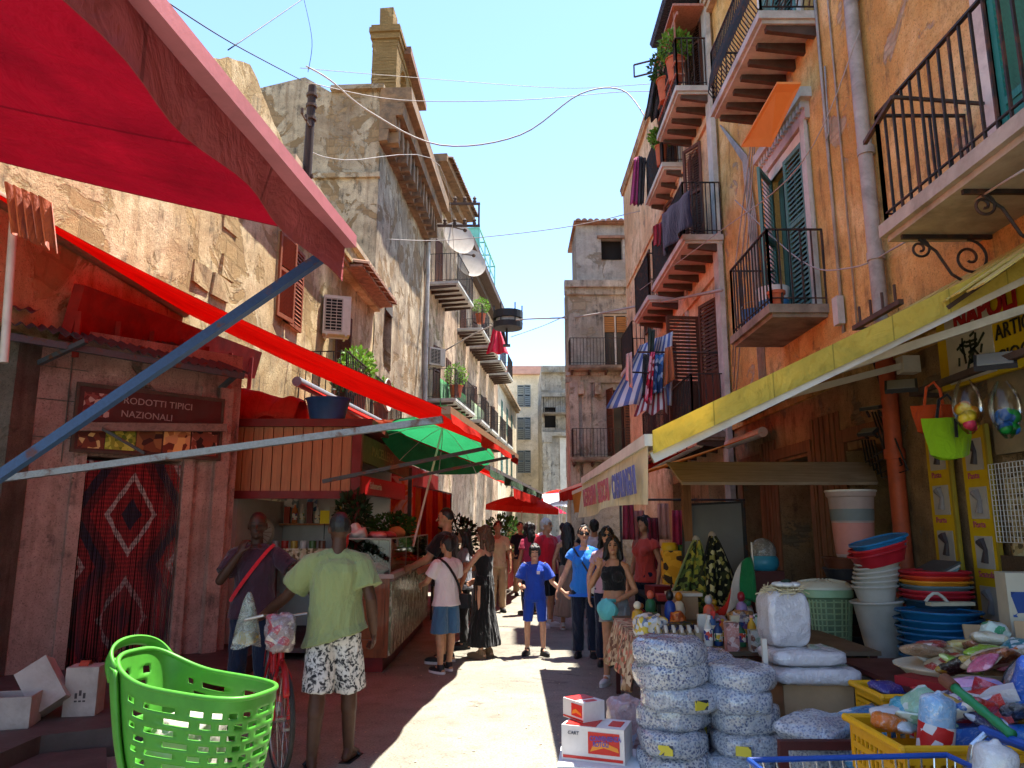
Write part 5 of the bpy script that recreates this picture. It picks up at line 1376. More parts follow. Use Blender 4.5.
def rf2(u, v):
 a = Vector((-6.3, 5.9, 3.82)).lerp(Vector((-4.72, 7.15, 3.72)), u); b_ = Vector((-6.8, 6.6, 4.1)).lerp(Vector((-5.1, 7.9, 4.0)), u)
 p = a.lerp(b_, v); p.z += .02 * math.sin(u * 2 * PI * 20); return p
q.sheet(rf2, 100, 3, .004)
q.bar((-5.7, 6.3, 3.48), (-3.25, 8.9, 3.42), .05, .07); q.bar((-4.9, 7.6, 3.3), (-4.35, 7.45, 3.5), .05); q.bar((-3.6, 9.1, 3.3), (-3.3, 8.85, 3.44), .05)
q.build('corrugated_roof', M_corr, kb)
q = MB()
A, B = atX(76, 330, -4.72), atX(245, 372, -4.0)
A = Vector((-4.83, 7.75, 3.6)); B = Vector((-4.32, 12.0, 4.0))
q.hexa([A, B, B + Vector((.12, 0, 0)), A + Vector((.12, 0, 0))], [A + Vector((.1, 0, .62)), B + Vector((.1, 0, .45)), B + Vector((.22, 0, .43)), A + Vector((.22, 0, .6))])
for k in range(7):
 p = A.lerp(B, k / 6.5) + Vector((.2, 0, .05)); q.box(p, (.06, .03, .5))
q.jitter(.015, 2); q.build('red_fascia', M_rust_red, kb)
sg = thing('sign_board', 'brown shop sign with pictures of snacks above the beaded doorway', 'sign', KF.p(1.05, 2.72, .1))
q = MB(); KF.box(q, .40, 1.98, 2.44, 3.12, .085, .11); q.build('board', mat('sign_brown', '#4a2420', .6, .2, 6, .1, dirt=.4), sg)
q = MB(); KF.box(q, .38, 2.0, 3.12, 3.16, .08, .12); KF.box(q, .38, 2.0, 2.41, 2.44, .08, .12); KF.box(q, .38, .41, 2.44, 3.12, .08, .12); KF.box(q, 1.97, 2.0, 2.44, 3.12, .08, .12); q.build('frame', M_beam, sg)
for k, (a, b_, cols, sc) in enumerate(((.44, .70, ['#6b2e1c', '#c9a46a', '#4a1a14'], 16), (.71, 1.02, ['#8a8a2c', '#b9b54a', '#5c6a1e'], 22), (1.03, 1.3, ['#3b1a16', '#6a3a22', '#8a5a34'], 9), (1.32, 1.62, ['#a8653a', '#d9a060', '#6a2a1c', '#c9885a'], 14), (1.64, 1.94, ['#2c1412', '#7a3a2a', '#a86a5a'], 14))):
 q = MB(); KF.box(q, a, b_, 2.46, 2.74, .11, .114); q.build('picture', blotch('snack_print_%d' % k, cols, sc, .6), sg)
SGM = mat('pale_lettering', '#94807a', .7, .1, 9, 0)
for body, z, sz, x0 in (('PRODOTTI TIPICI', 2.98, .105, .80), ('NAZIONALI', 2.83, .105, .84)):
 text_mesh('lettering', body, sz, SGM, sg, frame_matrix(KF.p(x0, z, .112), KU, (0, 0, 1)), .003)
q = MB(); KF.box(q, .46, .72, 2.80, 3.06, .11, .115); q.build('emblem', blotch('emblem_print', ['#5a1f1c', '#a88a80', '#7a3a34'], 18, .6), sg)
q = MB(); q.bar(KF.p(.3, 2.66, .2), KF.p(2.0, 2.80, .2), .06, .09); bt = thing('beam', 'grey wooden beam crossing in front of the brown snack sign', 'beam', KF.p(.3, 2.72, .2)); q.build('timber', wood('grey_timber', '#7d6a60', .6, 1, .85, 0, .5), bt)
q = MB(); q.bar(KF.p(.62, 2.68, .2), KF.p(.98, 2.40, .55), .03); q.build('bracket', M_darkarm, bt)
def bead_mat():
 t = NT('bead_curtain_print'); uv = t.coord(1, 'UV'); s3 = t.sep(uv); u, v = s3[0], s3[1]
 def tri(x, k, o=0.0): return t.math('ABSOLUTE', t.math('SUBTRACT', t.math('FRACT', t.math('ADD', t.math('MULTIPLY', x, k), o)), .5))
 d = t.math('ADD', t.math('MULTIPLY', tri(u, 1.0), 1.5), t.math('MULTIPLY', tri(v, 1.9, .12), 1.0))
 c = t.ramp(t.math('FRACT', t.math('MULTIPLY', d, 1.25)), [(0, srgb('#1c1830')), (.2, srgb('#7c141e')), (.42, srgb('#a89490')), (.52, srgb('#8a1822')), (.8, srgb('#5a1220'))], 'CONSTANT')
 rows = t.ramp(tri(v, 46), [(.1, 1), (.3, .55)]); c = t.mix(1, c, rows, 'MULTIPLY')
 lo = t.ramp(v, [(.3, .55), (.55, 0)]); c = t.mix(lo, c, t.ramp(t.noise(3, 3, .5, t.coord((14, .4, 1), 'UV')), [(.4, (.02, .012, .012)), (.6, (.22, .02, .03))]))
 return t.done(t.pbsdf(c, .45, spec=.4))
q = MB(); q.uv = q.bm.loops.layers.uv.new('UVMap')
n = 64
for k in range(n):
 u0 = .58 + .99 * k / n; u1_ = u0 + .99 / n * .8
 d = .02 + rng.uniform(-.008, .008)
 bow = .03 * math.sin(k * .5) + rng.uniform(-.01, .01)
 pts = []
 for j in range(9):
  f = j / 8; z = 2.34 - f * (2.12 - rng.uniform(0, .02)); off = bow * f * f
  pts.append((KF.p(u0 + off, z, d + .012 * math.sin(f * 5 + k)), KF.p(u1_ + off, z, d + .012 * math.sin(f * 5 + k)), 1 - f))
 for (a, b_, v0), (c, e, v1) in zip(pts[:-1], pts[1:]):
  f = q.quad(a, b_, e, c)
  for l, uvv in zip(f.loops, ((k / n, v0), ((k + .8) / n, v0), ((k + .8) / n, v1), (k / n, v1))): l[q.uv].uv = uvv
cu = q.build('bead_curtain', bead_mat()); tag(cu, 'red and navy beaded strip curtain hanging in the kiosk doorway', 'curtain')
def carton(name, label, c, size, rz, mat_, rot=None, open_=False, flaps=0, cat='box', stamp=None, group=None):
 t = thing(name, label, cat, c, rz, group, rot)
 x, y, z = size; q = MB()
 if open_:
  q.box((0, 0, .004), (x, y, .008))
  for sx in (-1, 1): q.box((sx * (x / 2 - .004), 0, z / 2), (.008, y, z)); q.box((0, sx * (y / 2 - .004), z / 2), (x - .016, .008, z))
 else: q.box((0, 0, z / 2), (x, y, z)); q.bevel(.004, 1)
 q.build('carton', mat_, t, local=True)
 for k in range(flaps):
  q = MB(); a = [(-x / 2, 0), (x / 2, 0)][k % 2]; sx = -1 if k % 2 == 0 else 1
  q.hexa([(sx * x / 2, -y / 2, z), (sx * x / 2, y / 2, z), (sx * (x / 2 + x * .35), y / 2, z + .05 - .1 * k), (sx * (x / 2 + x * .35), -y / 2, z + .05 - .1 * k)], [(sx * x / 2, -y / 2, z + .005), (sx * x / 2, y / 2, z + .005), (sx * (x / 2 + x * .35), y / 2, z + .055 - .1 * k), (sx * (x / 2 + x * .35), -y / 2, z + .055 - .1 * k)])
  q.build('flap', mat_, t, local=True)
 if stamp:
  q = MB()
  for k in range(3): q.box((-.03 + .03 * k, -y / 2 - .001, z * .42 + .02 * (k % 2)), (.018, .002, .04)); q.box((-.03 + .03 * k, -y / 2 - .001, z * .42 - .04), (.02, .002, .012))
  q.build('print', stamp, t, local=True)
 return t
INK = mat('dark_print', '#4a4040', .8, .1, 9, 0)
pz = .2
p = atZ(77, 716, pz); t = carton('carton', 'upright white carton with a torn red strip on top beside the beaded curtain', p + Vector((0, .08, 0)), (.235, .2, .36), .18, M_whitecard, stamp=INK)
q = MB(); q.sheet(lambda u, v: Vector((-.05 + .07 * v, -.05 + .15 * u, .362 + .05 * math.sin(u * 3) - .09 * u * u)), 6, 2, .002); q.build('torn_strip', mat('red_card', '#9c4030', .8), t, local=True)
q = MB(); q.sheet(lambda u, v: Vector((.12 + .06 * u, .02 + .1 * v, .36 + .09 * u)), 2, 2, .003); q.build('flap', M_card, t, local=True)
p = atZ(48, 722, pz); carton('carton', 'white carton tipped over between the two other cartons on the step', p + Vector((-.02, .10, .09)), (.24, .17, .36), .4, M_whitecard, rot=(R(-20), R(-34), .35))
p = atZ(2, 730, pz); carton('carton', 'open empty white carton at the left edge of the step', p + Vector((-.02, .12, 0)), (.32, .26, .22), .25, M_whitecard, open_=True)
# salumeria: slatted front across the street line
dl = thing('deli_shop', 'deli shop with a varnished wooden slat fascia and dark red frame', 'shop', (-3.75, 9.7, 0))
DF = Facade((-3.80, 9.7), (1, 0), 3.0, dl).setN((0, -1, 0))
q = MB(); n = 13
for k in range(n):
 a = .08 + 1.66 * k / n; DF.box(q, a, a + 1.66 / n - .012, 2.08, 2.9, .0, .035)
q.bevel(.005, 1); q.build('slat_fascia', M_woodslat, dl)
q = MB(); DF.box(q, .0, 1.8, 2.02, 2.95, -.1, -.005); DF.box(q, .0, 1.85, 1.98, 2.08, -.04, .05); DF.box(q, -.02, .1, .1, 2.1, -.06, .04); DF.box(q, .13, .22, .1, 2.0, -.06, .02); DF.box(q, 1.74, 1.86, .1, 2.95, -.06, .06); DF.box(q, -.2, 2.0, 2.9, 3.0, -3, .1)
q.build('frame', M_dkred, dl)
q = MB(); DF.box(q, -1.0, .26, .1, 2.95, -2.2, -2.14); DF.box(q, .2, .26, .15, 2.0, -2.1, -.1); DF.box(q, -.2, 1.9, .15, 2.9, -2.2, -2.1); q.build('tiled_wall', M_white_tile, dl)
q = MB(); DF.box(q, -.2, 1.9, .1, .16, -2.2, 0); q.build('floor', M_paving, dl)
q = MB(); DF.box(q, -.55, .0, .15, 3.3, -.2, -.05); DF.box(q, -.3, -.15, .15, 3.3, -.05, .05); q.build('pilaster', M_pink, dl)
pp = thing('drainpipe', 'black drainpipe between the kiosk and the dark red deli frame', 'pipe', (-3.92, 9.5, .2)); q = MB(); q.tube([(-3.75, 9.45, .2), (-3.72, 9.46, 2.6), (-3.66, 9.5, 3.3)], .05, 10)
for z in (.9, 1.9): q.tube([(-3.745, 9.45, z), (-3.745, 9.45, z + .06)], .065, 10)
q.build('pipe', M_wire, pp, smooth=40)
def shelf_thing(name, label, c, size, mat_, cat='shelf'):
 t = thing(name, label, cat, c); q = MB(); q.box(c, size); q.build('board', mat_, t); return t
shelf_thing('wall_shelf', 'wooden wall shelf carrying bottles and packets inside the deli', (-2.85, 11.6, 1.66), (1.3, .3, .03), M_woodslat)
cols = ['#a8402c', '#c9703a', '#b9b4a8', '#7a2a22', '#d9d4c8', '#3f6a8a', '#a89a88', '#c9a24a', '#8a8478', '#5a7a44', '#d0c8b8']
names = ['red', 'orange', 'white', 'maroon', 'cream', 'blue', 'taupe', 'amber', 'grey', 'green', 'ivory']
def bottle(name, label, c, h, r, col, cap=None, cat='bottle', group=None, kind='bottle', mat_=None):
 t = thing(name, label, cat, c, 0, group); q = MB()
 if kind == 'bottle': q.lathe([(r * .92, 0), (r, .01), (r, h * .62), (r * .8, h * .74), (r * .34, h * .84), (r * .34, h * .94)], (0, 0, 0), 14)
 elif kind == 'packet': q.box((0, 0, h / 2), (r * 2, r * 1.2, h)); q.bevel(.006, 1)
 elif kind == 'spray': q.lathe([(r * .92, 0), (r, .01), (r, h * .55), (r * .45, h * .72), (r * .4, h * .8)], (0, 0, 0), 14, 1, .7)
 q.build('bottle' if kind != 'packet' else 'packet', mat_ or plastic('goods_' + col.strip('#'), col, .35), t, smooth=40, local=True)
 if kind != 'packet':
  q = MB()
  if kind == 'spray': q.box((0, -.01, h * .87), (r * .7, r * 1.5, h * .13)); q.bar((0, -r * .7, h * .88), (0, -r * 1.1, h * .9), .012); q.bar((0, -r * .5, h * .83), (0, -r * .75, h * .72), .01)
  else: q.lathe([(r * .4, h * .93), (r * .4, h), (r * .3, h * 1.0)], (0, 0, 0), 10)
  q.build('cap', plastic('cap_' + (cap or '#d8d4cc').strip('#'), cap or '#d8d4cc', .4), t, local=True)
  q = MB(); q.lathe([(r * 1.01, h * .18), (r * 1.015, h * .52)], (0, 0, 0), 14, 1, .7 if kind == 'spray' else 1, capb=False, capt=False); q.build('label', blotch('label_print_%d' % (hash(col) % 5 if False else int(col[1], 16) % 5), [['#e8e0d0', '#a83a2a', '#2a4a8a'], ['#d8d0c0', '#2a6a4a', '#c9a02a'], ['#f0e8d8', '#3a3a7a', '#c94a3a'], ['#e8d8b8', '#7a2a5a', '#2a7a8a'], ['#f0f0e8', '#1a1a1a', '#c92a2a']][int(col[1], 16) % 5], 40, .5), t, local=True)
 return t
for k in range(11):
 bottle('bottle' if k % 3 else 'packet', '%s %s on the deli shelf, number %d along from the clock' % (names[k], 'bottle' if k % 3 else 'packet', k + 1) if False else 'small %s %s standing on the shelf inside the deli' % (names[k], 'bottle' if k % 3 else 'packet'), (-3.42 + k * .115, 11.58, 1.676), rng.uniform(.2, .32), .042, cols[k], kind='bottle' if k % 3 else 'packet', cat='bottle' if k % 3 else 'packet')
fan = thing('wall_fan', 'round beige wall fan on the white tiles behind the plum shirt man', 'fan', (-3.60, 10.9, 1.55))
q = MB(); Mf = Euler((PI / 2, 0, 0)).to_matrix(); q.lathe([(.03, .06), (.19, .05), (.215, .0), (.19, -.06), (.03, -.07)], (-3.60, 10.9, 1.55), 28, M=Mf); q.build('housing', mat('beige_enamel', '#b3a08c', .5), fan, smooth=40)
q = MB(); q.lathe([(.045, .075), (.03, .085)], (-3.60, 10.9, 1.55), 16, M=Mf)
for k in range(16): a = 2 * PI * k / 16; q.tube([Vector((-3.60, 10.83, 1.55)) + Vector((math.cos(a) * .05, 0, math.sin(a) * .05)), Vector((-3.60, 10.84, 1.55)) + Vector((math.cos(a) * .19, 0, math.sin(a) * .19))], .003, 4)
q.build('hub', M_dkred, fan)
for k, (x, z, w_, h_, cols_) in enumerate(((-3.66, 1.98, .15, .26, ['#d8d4cc', '#9a948a', '#c9c4b8']), (-3.42, 2.02, .22, .22, ['#c9ccd0', '#7a8a94', '#dde0e0']), (-3.1, 1.98, .16, .24, ['#6a94c0', '#c9d4e0', '#3f6a9a']))):
 t = thing('poster', ['pale price notice', 'grey machine picture', 'pale blue notice'][k] + ' on the white tiled deli wall', 'poster', (x, 11.77, z)); q = MB(); q.box((x, 11.77, z), (w_, .01, h_)); q.build('sheet', blotch('notice_%d' % k, cols_, 14, .7), t)
t = thing('price_card', 'bright yellow price tag on a stick above the deli display', 'price tag', (-2.63, 10.7, 1.5)); q = MB(); q.box((-2.63, 10.7, 1.76), (.13, .006, .18)); q.build('card', mat('yellow_card', '#d9b820', .7, .05), t); q = MB(); q.bar((-2.63, 10.705, 1.45), (-2.63, 10.705, 1.68), .012); q.build('stick', M_wire, t)
t = thing('display_table', 'deli display table with a striped scalloped cloth', 'table', (-2.95, 10.7, .15)); q = MB(); q.box((-2.95, 10.75, 1.3), (.95, .5, .04)); q.box((-3.35, 10.75, .72), (.05, .4, 1.15)); q.box((-2.55, 10.75, .72), (.05, .4, 1.15)); q.build('table', M_dkred, t)
q = MB(); q.sheet(lambda u, v: Vector((-3.45 + u * 1.0, 10.47 - .03 * v + .012 * math.sin(u * 50), 1.335 - v * (.13 + .03 * abs(math.sin(u * 22))))), 60, 4, .003); q.build('cloth', blotch('striped_cloth', ['#c9b994', '#7a6a4a', '#d8ccac'], 30, .9), t)
for k in range(6):
 t = thing('food_tin', ['silver', 'red', 'gold', 'white', 'green', 'brown'][k] + ' food tin on the striped display table', 'tin', (-3.3 + k * .13, 10.7, 1.32)); q = MB(); q.lathe([(.05, 0), (.05, .11), (.045, .115)], (-3.3 + k * .13, 10.7, 1.32), 14); q.build('tin', plastic('tin_%d' % k, ['#9a9a98', '#a83228', '#b8923a', '#c9c4bc', '#4a6a3a', '#6a4632'][k], .3), t, smooth=40)
t = thing('grill_oven', 'small brick oven front at the back of the deli', 'oven', (-2.5, 11.7, 1.6)); q = MB(); q.box((-2.42, 11.7, 1.95), (.3, .16, .5)); q.build('brick', mat('oven_brick', '#8a5a48', .9, .3, 14, .4), t); q = MB()
for k in range(5): q.box((-2.42, 11.61, 1.82 + k * .055), (.22, .01, .012))
q.build('grate', M_wire, t)
# glass counter
ct = thing('deli_counter', 'carved wooden deli counter with a glass case and marbled side', 'counter', (-1.75, 9.0, 0))
x0, x1_, y0, y1 = -2.02, -1.42, 8.98, 12.9
q = MB(); q.box2((x0, y0, .16), (x1_, y1, 1.04)); q.bevel(.01, 1); q.build('cabinet', M_counter, ct)
q = MB()
for (a, b_, c, d) in ((x0 + .05, x1_ - .05, .26, .36), (x0 + .05, x1_ - .05, .88, .98)): q.box2((a, y0 - .02, c), (b_, y0 - .001, d))
for a in (x0 + .05, x1_ - .14): q.box2((a, y0 - .02, .361), (a + .09, y0 - .001, .879))
q.box2((x0 + .19, y0 - .03, .42), (x1_ - .19, y0 - .001, .82)); q.bevel(.008, 2); q.build('carved_panel', M_counter, ct)
q = MB(); q.box2((x0 + .04, y0 + .04, .0), (x1_ - .06, y1, .16)); q.build('plinth', M_dkred, ct)
def marb():
 t = NT('marble_reflections'); v = t.coord((1, 1, .7)); n = t.noise(2.2, 7, .7, v, 3.0); w_ = t.noise(7, 5, .6, v, 1.5)
 c = t.ramp(n, [(.3, srgb('#2c3a26')), (.46, srgb('#6a745a')), (.54, srgb('#c9c6b4')), (.62, srgb('#4c5a40')), (.8, srgb('#8a8a74'))])  # greens reflected by the glossy panels are painted into the marble colour
 return t.done(t.pbsdf(c, .12, None, spec=.6))
MB_ = marb()
for k in range(4):
 q = MB(); a = y0 + .02 + k * .98; q.box2((x1_ - .002, a, .18), (x1_ + .025, a + .96, 1.0)); q.bevel(.006, 1); q.build('marble_panel', MB_, ct)
q = MB(); q.box2((x0 - .03, y0 - .04, 1.04), (x1_ + .05, y1, 1.09)); q.bevel(.012, 2); q.build('worktop', mat('worktop_marble', '#9a8a84', .3, .2, 8, .05, spec=.5), ct)
q = MB(); gx = x1_ + .0
q.box2((gx - .012, y0 + .0, 1.09), (gx, y1, 1.47)); q.box2((x0, y0 + .0, 1.09), (gx - .012, y0 + .012, 1.47)); q.box2((x0, y0, 1.472), (gx, y1, 1.484)); q.build('glass', glass('display_glass'), ct)
q = MB()
for Y in (y0, y0 + 1.3, y0 + 2.6, y1 - .02): q.box2((gx - .014, Y, 1.085), (gx + .004, Y + .018, 1.49)); q.box2((x0, Y, 1.085), (x0 + .018, Y + .018, 1.49))
q.box2((x0, y0 - .003, 1.484), (gx + .003, y0 + .015, 1.5)); q.box2((gx - .012, y0, 1.484), (gx + .004, y1, 1.5)); q.build('case_frame', M_pipe, ct)
LEAF1 = leafmat('parsley_leaf', (.045, .11, .02)); LEAF2 = leafmat('dark_leaf', (.022, .05, .016)); LEAF3 = leafmat('bright_leaf', (.14, .28, .03)); STEM = mat('plant_stem', (.06, .07, .03), .8)
def herb(name, label, c, rad, n, size, leafm=LEAF1, cat='plant', pot=None, base=True):
 t = thing(name, label, cat, c); q = MB(); leaves(q, Vector(c) + Vector((0, 0, rad[2] * .9)), rad, n, size); q.build('leaves', leafm, t)
 if base:
  q = MB(); c = Vector(c)
  for k in range(7): a = k * .9; q.tube([c, c + Vector((math.cos(a) * rad[0] * .3, math.sin(a) * rad[1] * .3, rad[2] * .7)), c + Vector((math.cos(a) * rad[0] * .7, math.sin(a) * rad[1] * .7, rad[2] * 1.4))], [.008, .006, .003], 5)
  q.build('stem', STEM, t)
 if pot:
  q = MB(); r, h, pm = pot; q.lathe([(r * .72, -h), (r * .95, -.03), (r * 1.06, -.03), (r * 1.06, 0), (r * .9, 0), (r * .85, -.03)], Vector(c) + Vector((0, 0, 0.0)), 18, capt=True); q.build('pot', pm, t, smooth=40)
 return t
herb('herb_bunch', 'big bunch of green parsley heaped on the glass deli case', (-1.72, 10.9, 1.49), (.34, .5, .17), 900, .06)
herb('herb_bunch', 'dark leafy garnish inside the glass deli case', (-1.75, 9.35, 1.09), (.2, .2, .16), 420, .06, LEAF2)
herb('leafy_plant', 'dark leafy plant hanging beside the dark red deli column', (-2.0, 9.55, 1.42), (.2, .16, .34), 500, .08, LEAF2)
MEAT = mat('raw_meat', '#9c3a3c', .35, .3, 14, .3, spec=.5); MEAT2 = mat('pink_meat', '#c98a88', .4, .2, 14, .3, spec=.5); PAPER = mat('crumpled_paper', '#b9b0aa', .85, .1, 9, .4, 20)
def lump(name, label, c, r, mat_, cat, amp=.25, sc=9, seed=1, group=None, part=None):
 t = thing(name, label, cat, c, 0, group); q = MB(); q.ball((0, 0, 0), r, 20, 14); q.jitter(amp * min(r), sc, seed); q.build(part or cat, mat_, t, smooth=True, local=True); return t
for k in range(7): lump('meat_cut', ['dark red meat cut', 'pale pink meat cut', 'marbled meat cut', 'lean red meat cut', 'rosy meat cut', 'thick red meat cut', 'small pink meat cut'][k] + ' laid out on top of the deli case', (-1.85 + .1 * (k % 3) + rng.uniform(0, .1), 9.25 + .2 * k, 1.52), (.11, .10, .045), [MEAT, MEAT2][k % 2], 'meat', .5, 9, k)
for k in range(5): lump('meat_cut', ['first tray of minced meat', 'second pale roast', 'dark liver slab', 'rosy ham joint', 'red steak pile'][k] + ' inside the glass deli case', (-1.65, 9.3 + .62 * k, 1.15), (.17, .22, .06), [MEAT, MEAT2][k % 2], 'meat', .5, 9, k + 9)
lump('paper_bundle', 'crumpled white paper bundle on top of the deli case near its wooden end', (-1.86, 9.15, 1.56), (.12, .10, .10), PAPER, 'paper', .6, 12, 3)
lump('bread_loaf', 'round crusty bread loaf on the deli case beside the parsley', (-1.55, 10.25, 1.55), (.11, .13, .08), mat('bread_crust', '#b87a4a', .8, .2, 12, .3), 'bread', .2, 9, 4)
t = thing('plastic_bag', 'translucent red plastic bag hanging at the front corner of the deli', 'bag', (-2.0, 9.0, 1.6))
q = MB(); q.sheet(lambda u, v: Vector((-2.0 + .09 * math.cos(u * 2 * PI) * math.sin(PI * (.1 + .85 * v)), 8.98 + .06 * math.sin(u * 2 * PI) * math.sin(PI * (.1 + .85 * v)), 1.63 - .33 * v + .01 * math.sin(u * 19))), 20, 10, 0); q.build('bag', cloth('red_film', '#c23a34', .2, transl=.4), t, smooth=True)
def slab_sign(name, label, A, B, h, th, mat_, lettering=None, lm=None, size=.1, cat='sign', off=0.03):
 A, B = Vector(A), Vector(B); t = thing(name, label, cat, (A + B) / 2); d = (B - A).normalized(); n = Vector((d.y, -d.x, 0)).normalized()
 q = MB(); q.hexa([A, B, B - n * th, A - n * th], [A + Vector((0, 0, h)), B + Vector((0, 0, h)), B - n * th + Vector((0, 0, h)), A - n * th + Vector((0, 0, h))]); q.bevel(.008, 1); q.build('board', mat_, t)
 if lettering:
  for body, fx, fz, sz in lettering: text_mesh('lettering', body, sz, lm, t, frame_matrix(A + (B - A) * fx + Vector((0, 0, h * fz)) + n * .004, d, (0, 0, 1)), .003)
 return t
slab_sign('shop_sign', 'olive green shop board above the red deli sign', (-2.03, 10.0, 2.50), (-1.72, 12.6, 2.42), .36, .06, mat('olive_board', '#5c5a34', .7, .25, 5, .15, dirt=.4), [('MACELLERIA', .2, .35, .2)], mat('faded_gold_lettering', '#8a7a4a', .7))
slab_sign('shop_sign', 'red lit box sign with white script below the olive board', (-2.02, 9.95, 2.06), (-1.72, 12.2, 2.05), .24, .12, plastic('red_sign_plastic', '#a01c1c', .3), [('Salumeria', .2, .35, .14)], mat('white_lettering', '#c9c0b8', .6))
t = thing('awning_post', 'dark metal post holding the second awning beside the deli signs', 'post', (-1.45, 9.8, 0)); q = MB(); q.bar((-1.72, 12.75, 0), (-1.72, 12.75, 2.6), .06); q.build('post', M_darkarm, t)
t = thing('painted_panel', 'red and orange swirl painted panel behind the deli case', 'panel', (-2.0, 13.4, 1.3)); q = MB(); q.box2((-2.3, 13.3, 1.2), (-1.75, 13.36, 2.5));
def swirl():
 t_ = NT('swirl_paint'); v = t_.coord(1); n = t_.noise(1.6, 3, .5, v, 2.0); c = t_.ramp(n, [(.35, srgb('#b02a22')), (.45, srgb('#d0702a')), (.52, srgb('#c9b8b0')), (.6, srgb('#a8241e'))]); return t_.done(t_.pbsdf(c, .6))
q.build('board', swirl(), t)
ccols = ['#b01c1c', '#c84a1c', '#b08a2a', '#8a1818', '#c9701c', '#a0221e', '#d09a34', '#7a1616', '#b83a20']
cn = ['scarlet', 'vermilion', 'ochre yellow', 'dark red', 'orange', 'crimson', 'golden', 'maroon', 'brick red']
rail = thing('hanging_rail', 'metal rail with cloths for sale on the left row', 'rail', (-2.0, 15.5, 2.35)); q = MB(); q.tube([(-1.95, 13.6, 2.38), (-1.45, 18.0, 2.38)], .018, 8); q.bar((-1.9, 13.7, 2.38), (-1.9, 13.7, 0), .04); q.bar((-1.45, 18, 2.38), (-1.45, 18, 0), .04); q.build('rail', M_darkarm, rail)
for k in range(9):
 f = (k + .2) / 9; c = Vector((-1.95, 13.6, 2.36)).lerp(Vector((-1.45, 18, 2.36)), f); w_ = .42
 t = thing('hanging_cloth', '%s cloth hanging on the rail beyond the deli case' % cn[k], 'cloth', c, 0, 'cloths hanging on the left rail')
 q = MB(); q.sheet(lambda u, v: Vector((c.x + .05 * (u - .5) * 2 + .03 * math.sin(u * 15 + k) * (.3 + v), c.y + w_ * (u - .5) * (1 - .1 * v), c.z - 1.45 * v)), 18, 10, .003); q.build('cloth', cloth('hanging_%d' % k, ccols[k], .15, transl=.35), t, smooth=True)
q = MB()
wl = thing('shop_wall', 'dark panelled shop front behind the hanging cloths', 'wall', (-2.9, 13, 0)); q.box2((-3.9, 13.0, 0), (-2.45, 13.1, 3.0)); q.hexa([(-2.5, 13.1, 0), (-2.1, 21.5, 0), (-3.6, 21.5, 0), (-3.6, 13.1, 0)], [(-2.5, 13.1, 3.0), (-2.1, 21.5, 3.0), (-3.6, 21.5, 3.0), (-3.6, 13.1, 3.0)]); q.build('boards', M_dkred, wl)
def stall(name, label, c, size, rz, cm, piles, r, pm, topz=.85):
 """trestle with a front cloth; returns the thing; goods are things of their own"""
 t = thing(name, label, 'stall', c, rz); x, y = size; q = MB(); q.box((0, 0, topz), (x, y, .04))
 q.build('top', M_woodslat, t, local=True)
 for sx in (-1, 1):
  for sy in (-1, 1): q = MB(); q.bar((sx * (x / 2 - .05), sy * (y / 2 - .05), 0), (sx * (x / 2 - .05), sy * (y / 2 - .05), topz - .02), .045); q.build('leg', M_darkarm, t, local=True)
 q = MB(); q.sheet(lambda u, v: Vector((x / 2 + .012 + .01 * math.sin(u * 40), y * (u - .5), topz - .02 - v * .6)), 30, 4, .003); q.build('cloth', cm, t, local=True)
 return t
def produce(label, c, size, col, n, r, nm='produce_crate', fruit='fruit'):
 t = thing(nm, label, 'crate', c); q = MB(); x, y, z = size
 q.box(Vector(c) + Vector((0, 0, .01)), (x, y, .02))
 for sx in (-1, 1):
  for zz in (.05, .12): q.box(Vector(c) + Vector((sx * (x / 2 - .008), 0, zz)), (.014, y, .05)); q.box(Vector(c) + Vector((0, sx * (y / 2 - .008), zz)), (x - .03, .014, .05))
 q.build('crate', M_card, t)
 q = MB()
 for _ in range(n):
  p_ = Vector(c) + Vector((rng.uniform(-x / 2 + r, x / 2 - r), rng.uniform(-y / 2 + r, y / 2 - r), .08 + rng.uniform(0, .09))); q.ball(p_, (r, r, r * .9), 8, 6)
 f = q.build(fruit, plastic('fruit_' + col.strip('#'), col, .4, var=.25), t, smooth=True); f['kind'] = 'stuff'
 return t
stall('produce_stall', 'left produce stall with a dark cloth past the hanging cloths', (-.98, 14.9, 0), (.75, 2.4), -.1, C_navy, None, 0, 0)
stall('produce_stall', 'far produce stall with a red cloth below the red umbrella', (-.35, 18.8, 0), (.8, 2.6), -.12, C_red, None, 0, 0)
pc_ = ['#b8301c', '#d08a1e', '#4a7a22', '#8a1c2c', '#c9a02a', '#5c8a2c']; pn = ['red tomatoes', 'oranges', 'green peppers', 'dark red plums', 'yellow lemons', 'green apples']
for k in range(6):
 b_ = Vector((-1.05 + .06 * k, 14.0 + .36 * k, .87)) if k < 5 else Vector((-.3, 18.3, .87))
 produce('wooden crate of %s on the produce stall' % pn[k], b_ + Vector((.1, 0, 0)), (.5, .33, .14), pc_[k], 40, .035)
herb('leafy_plant', 'tall leafy potted plant standing behind the left produce stall', (-1.15, 16.4, .9), (.4, .5, .5), 700, .10, LEAF2, pot=(.2, .9, M_card))
herb('leafy_plant', 'olive green bush in the far stall under the red umbrella', (-.25, 20.4, .8), (.5, .6, .6), 700, .12, LEAF1, pot=(.25, .8, M_card))
herb('leafy_plant', 'dark potted shrub at the foot of the far left stall', (-.62, 17.3, .35), (.28, .3, .35), 420, .10, LEAF2, pot=(.18, .35, M_card))
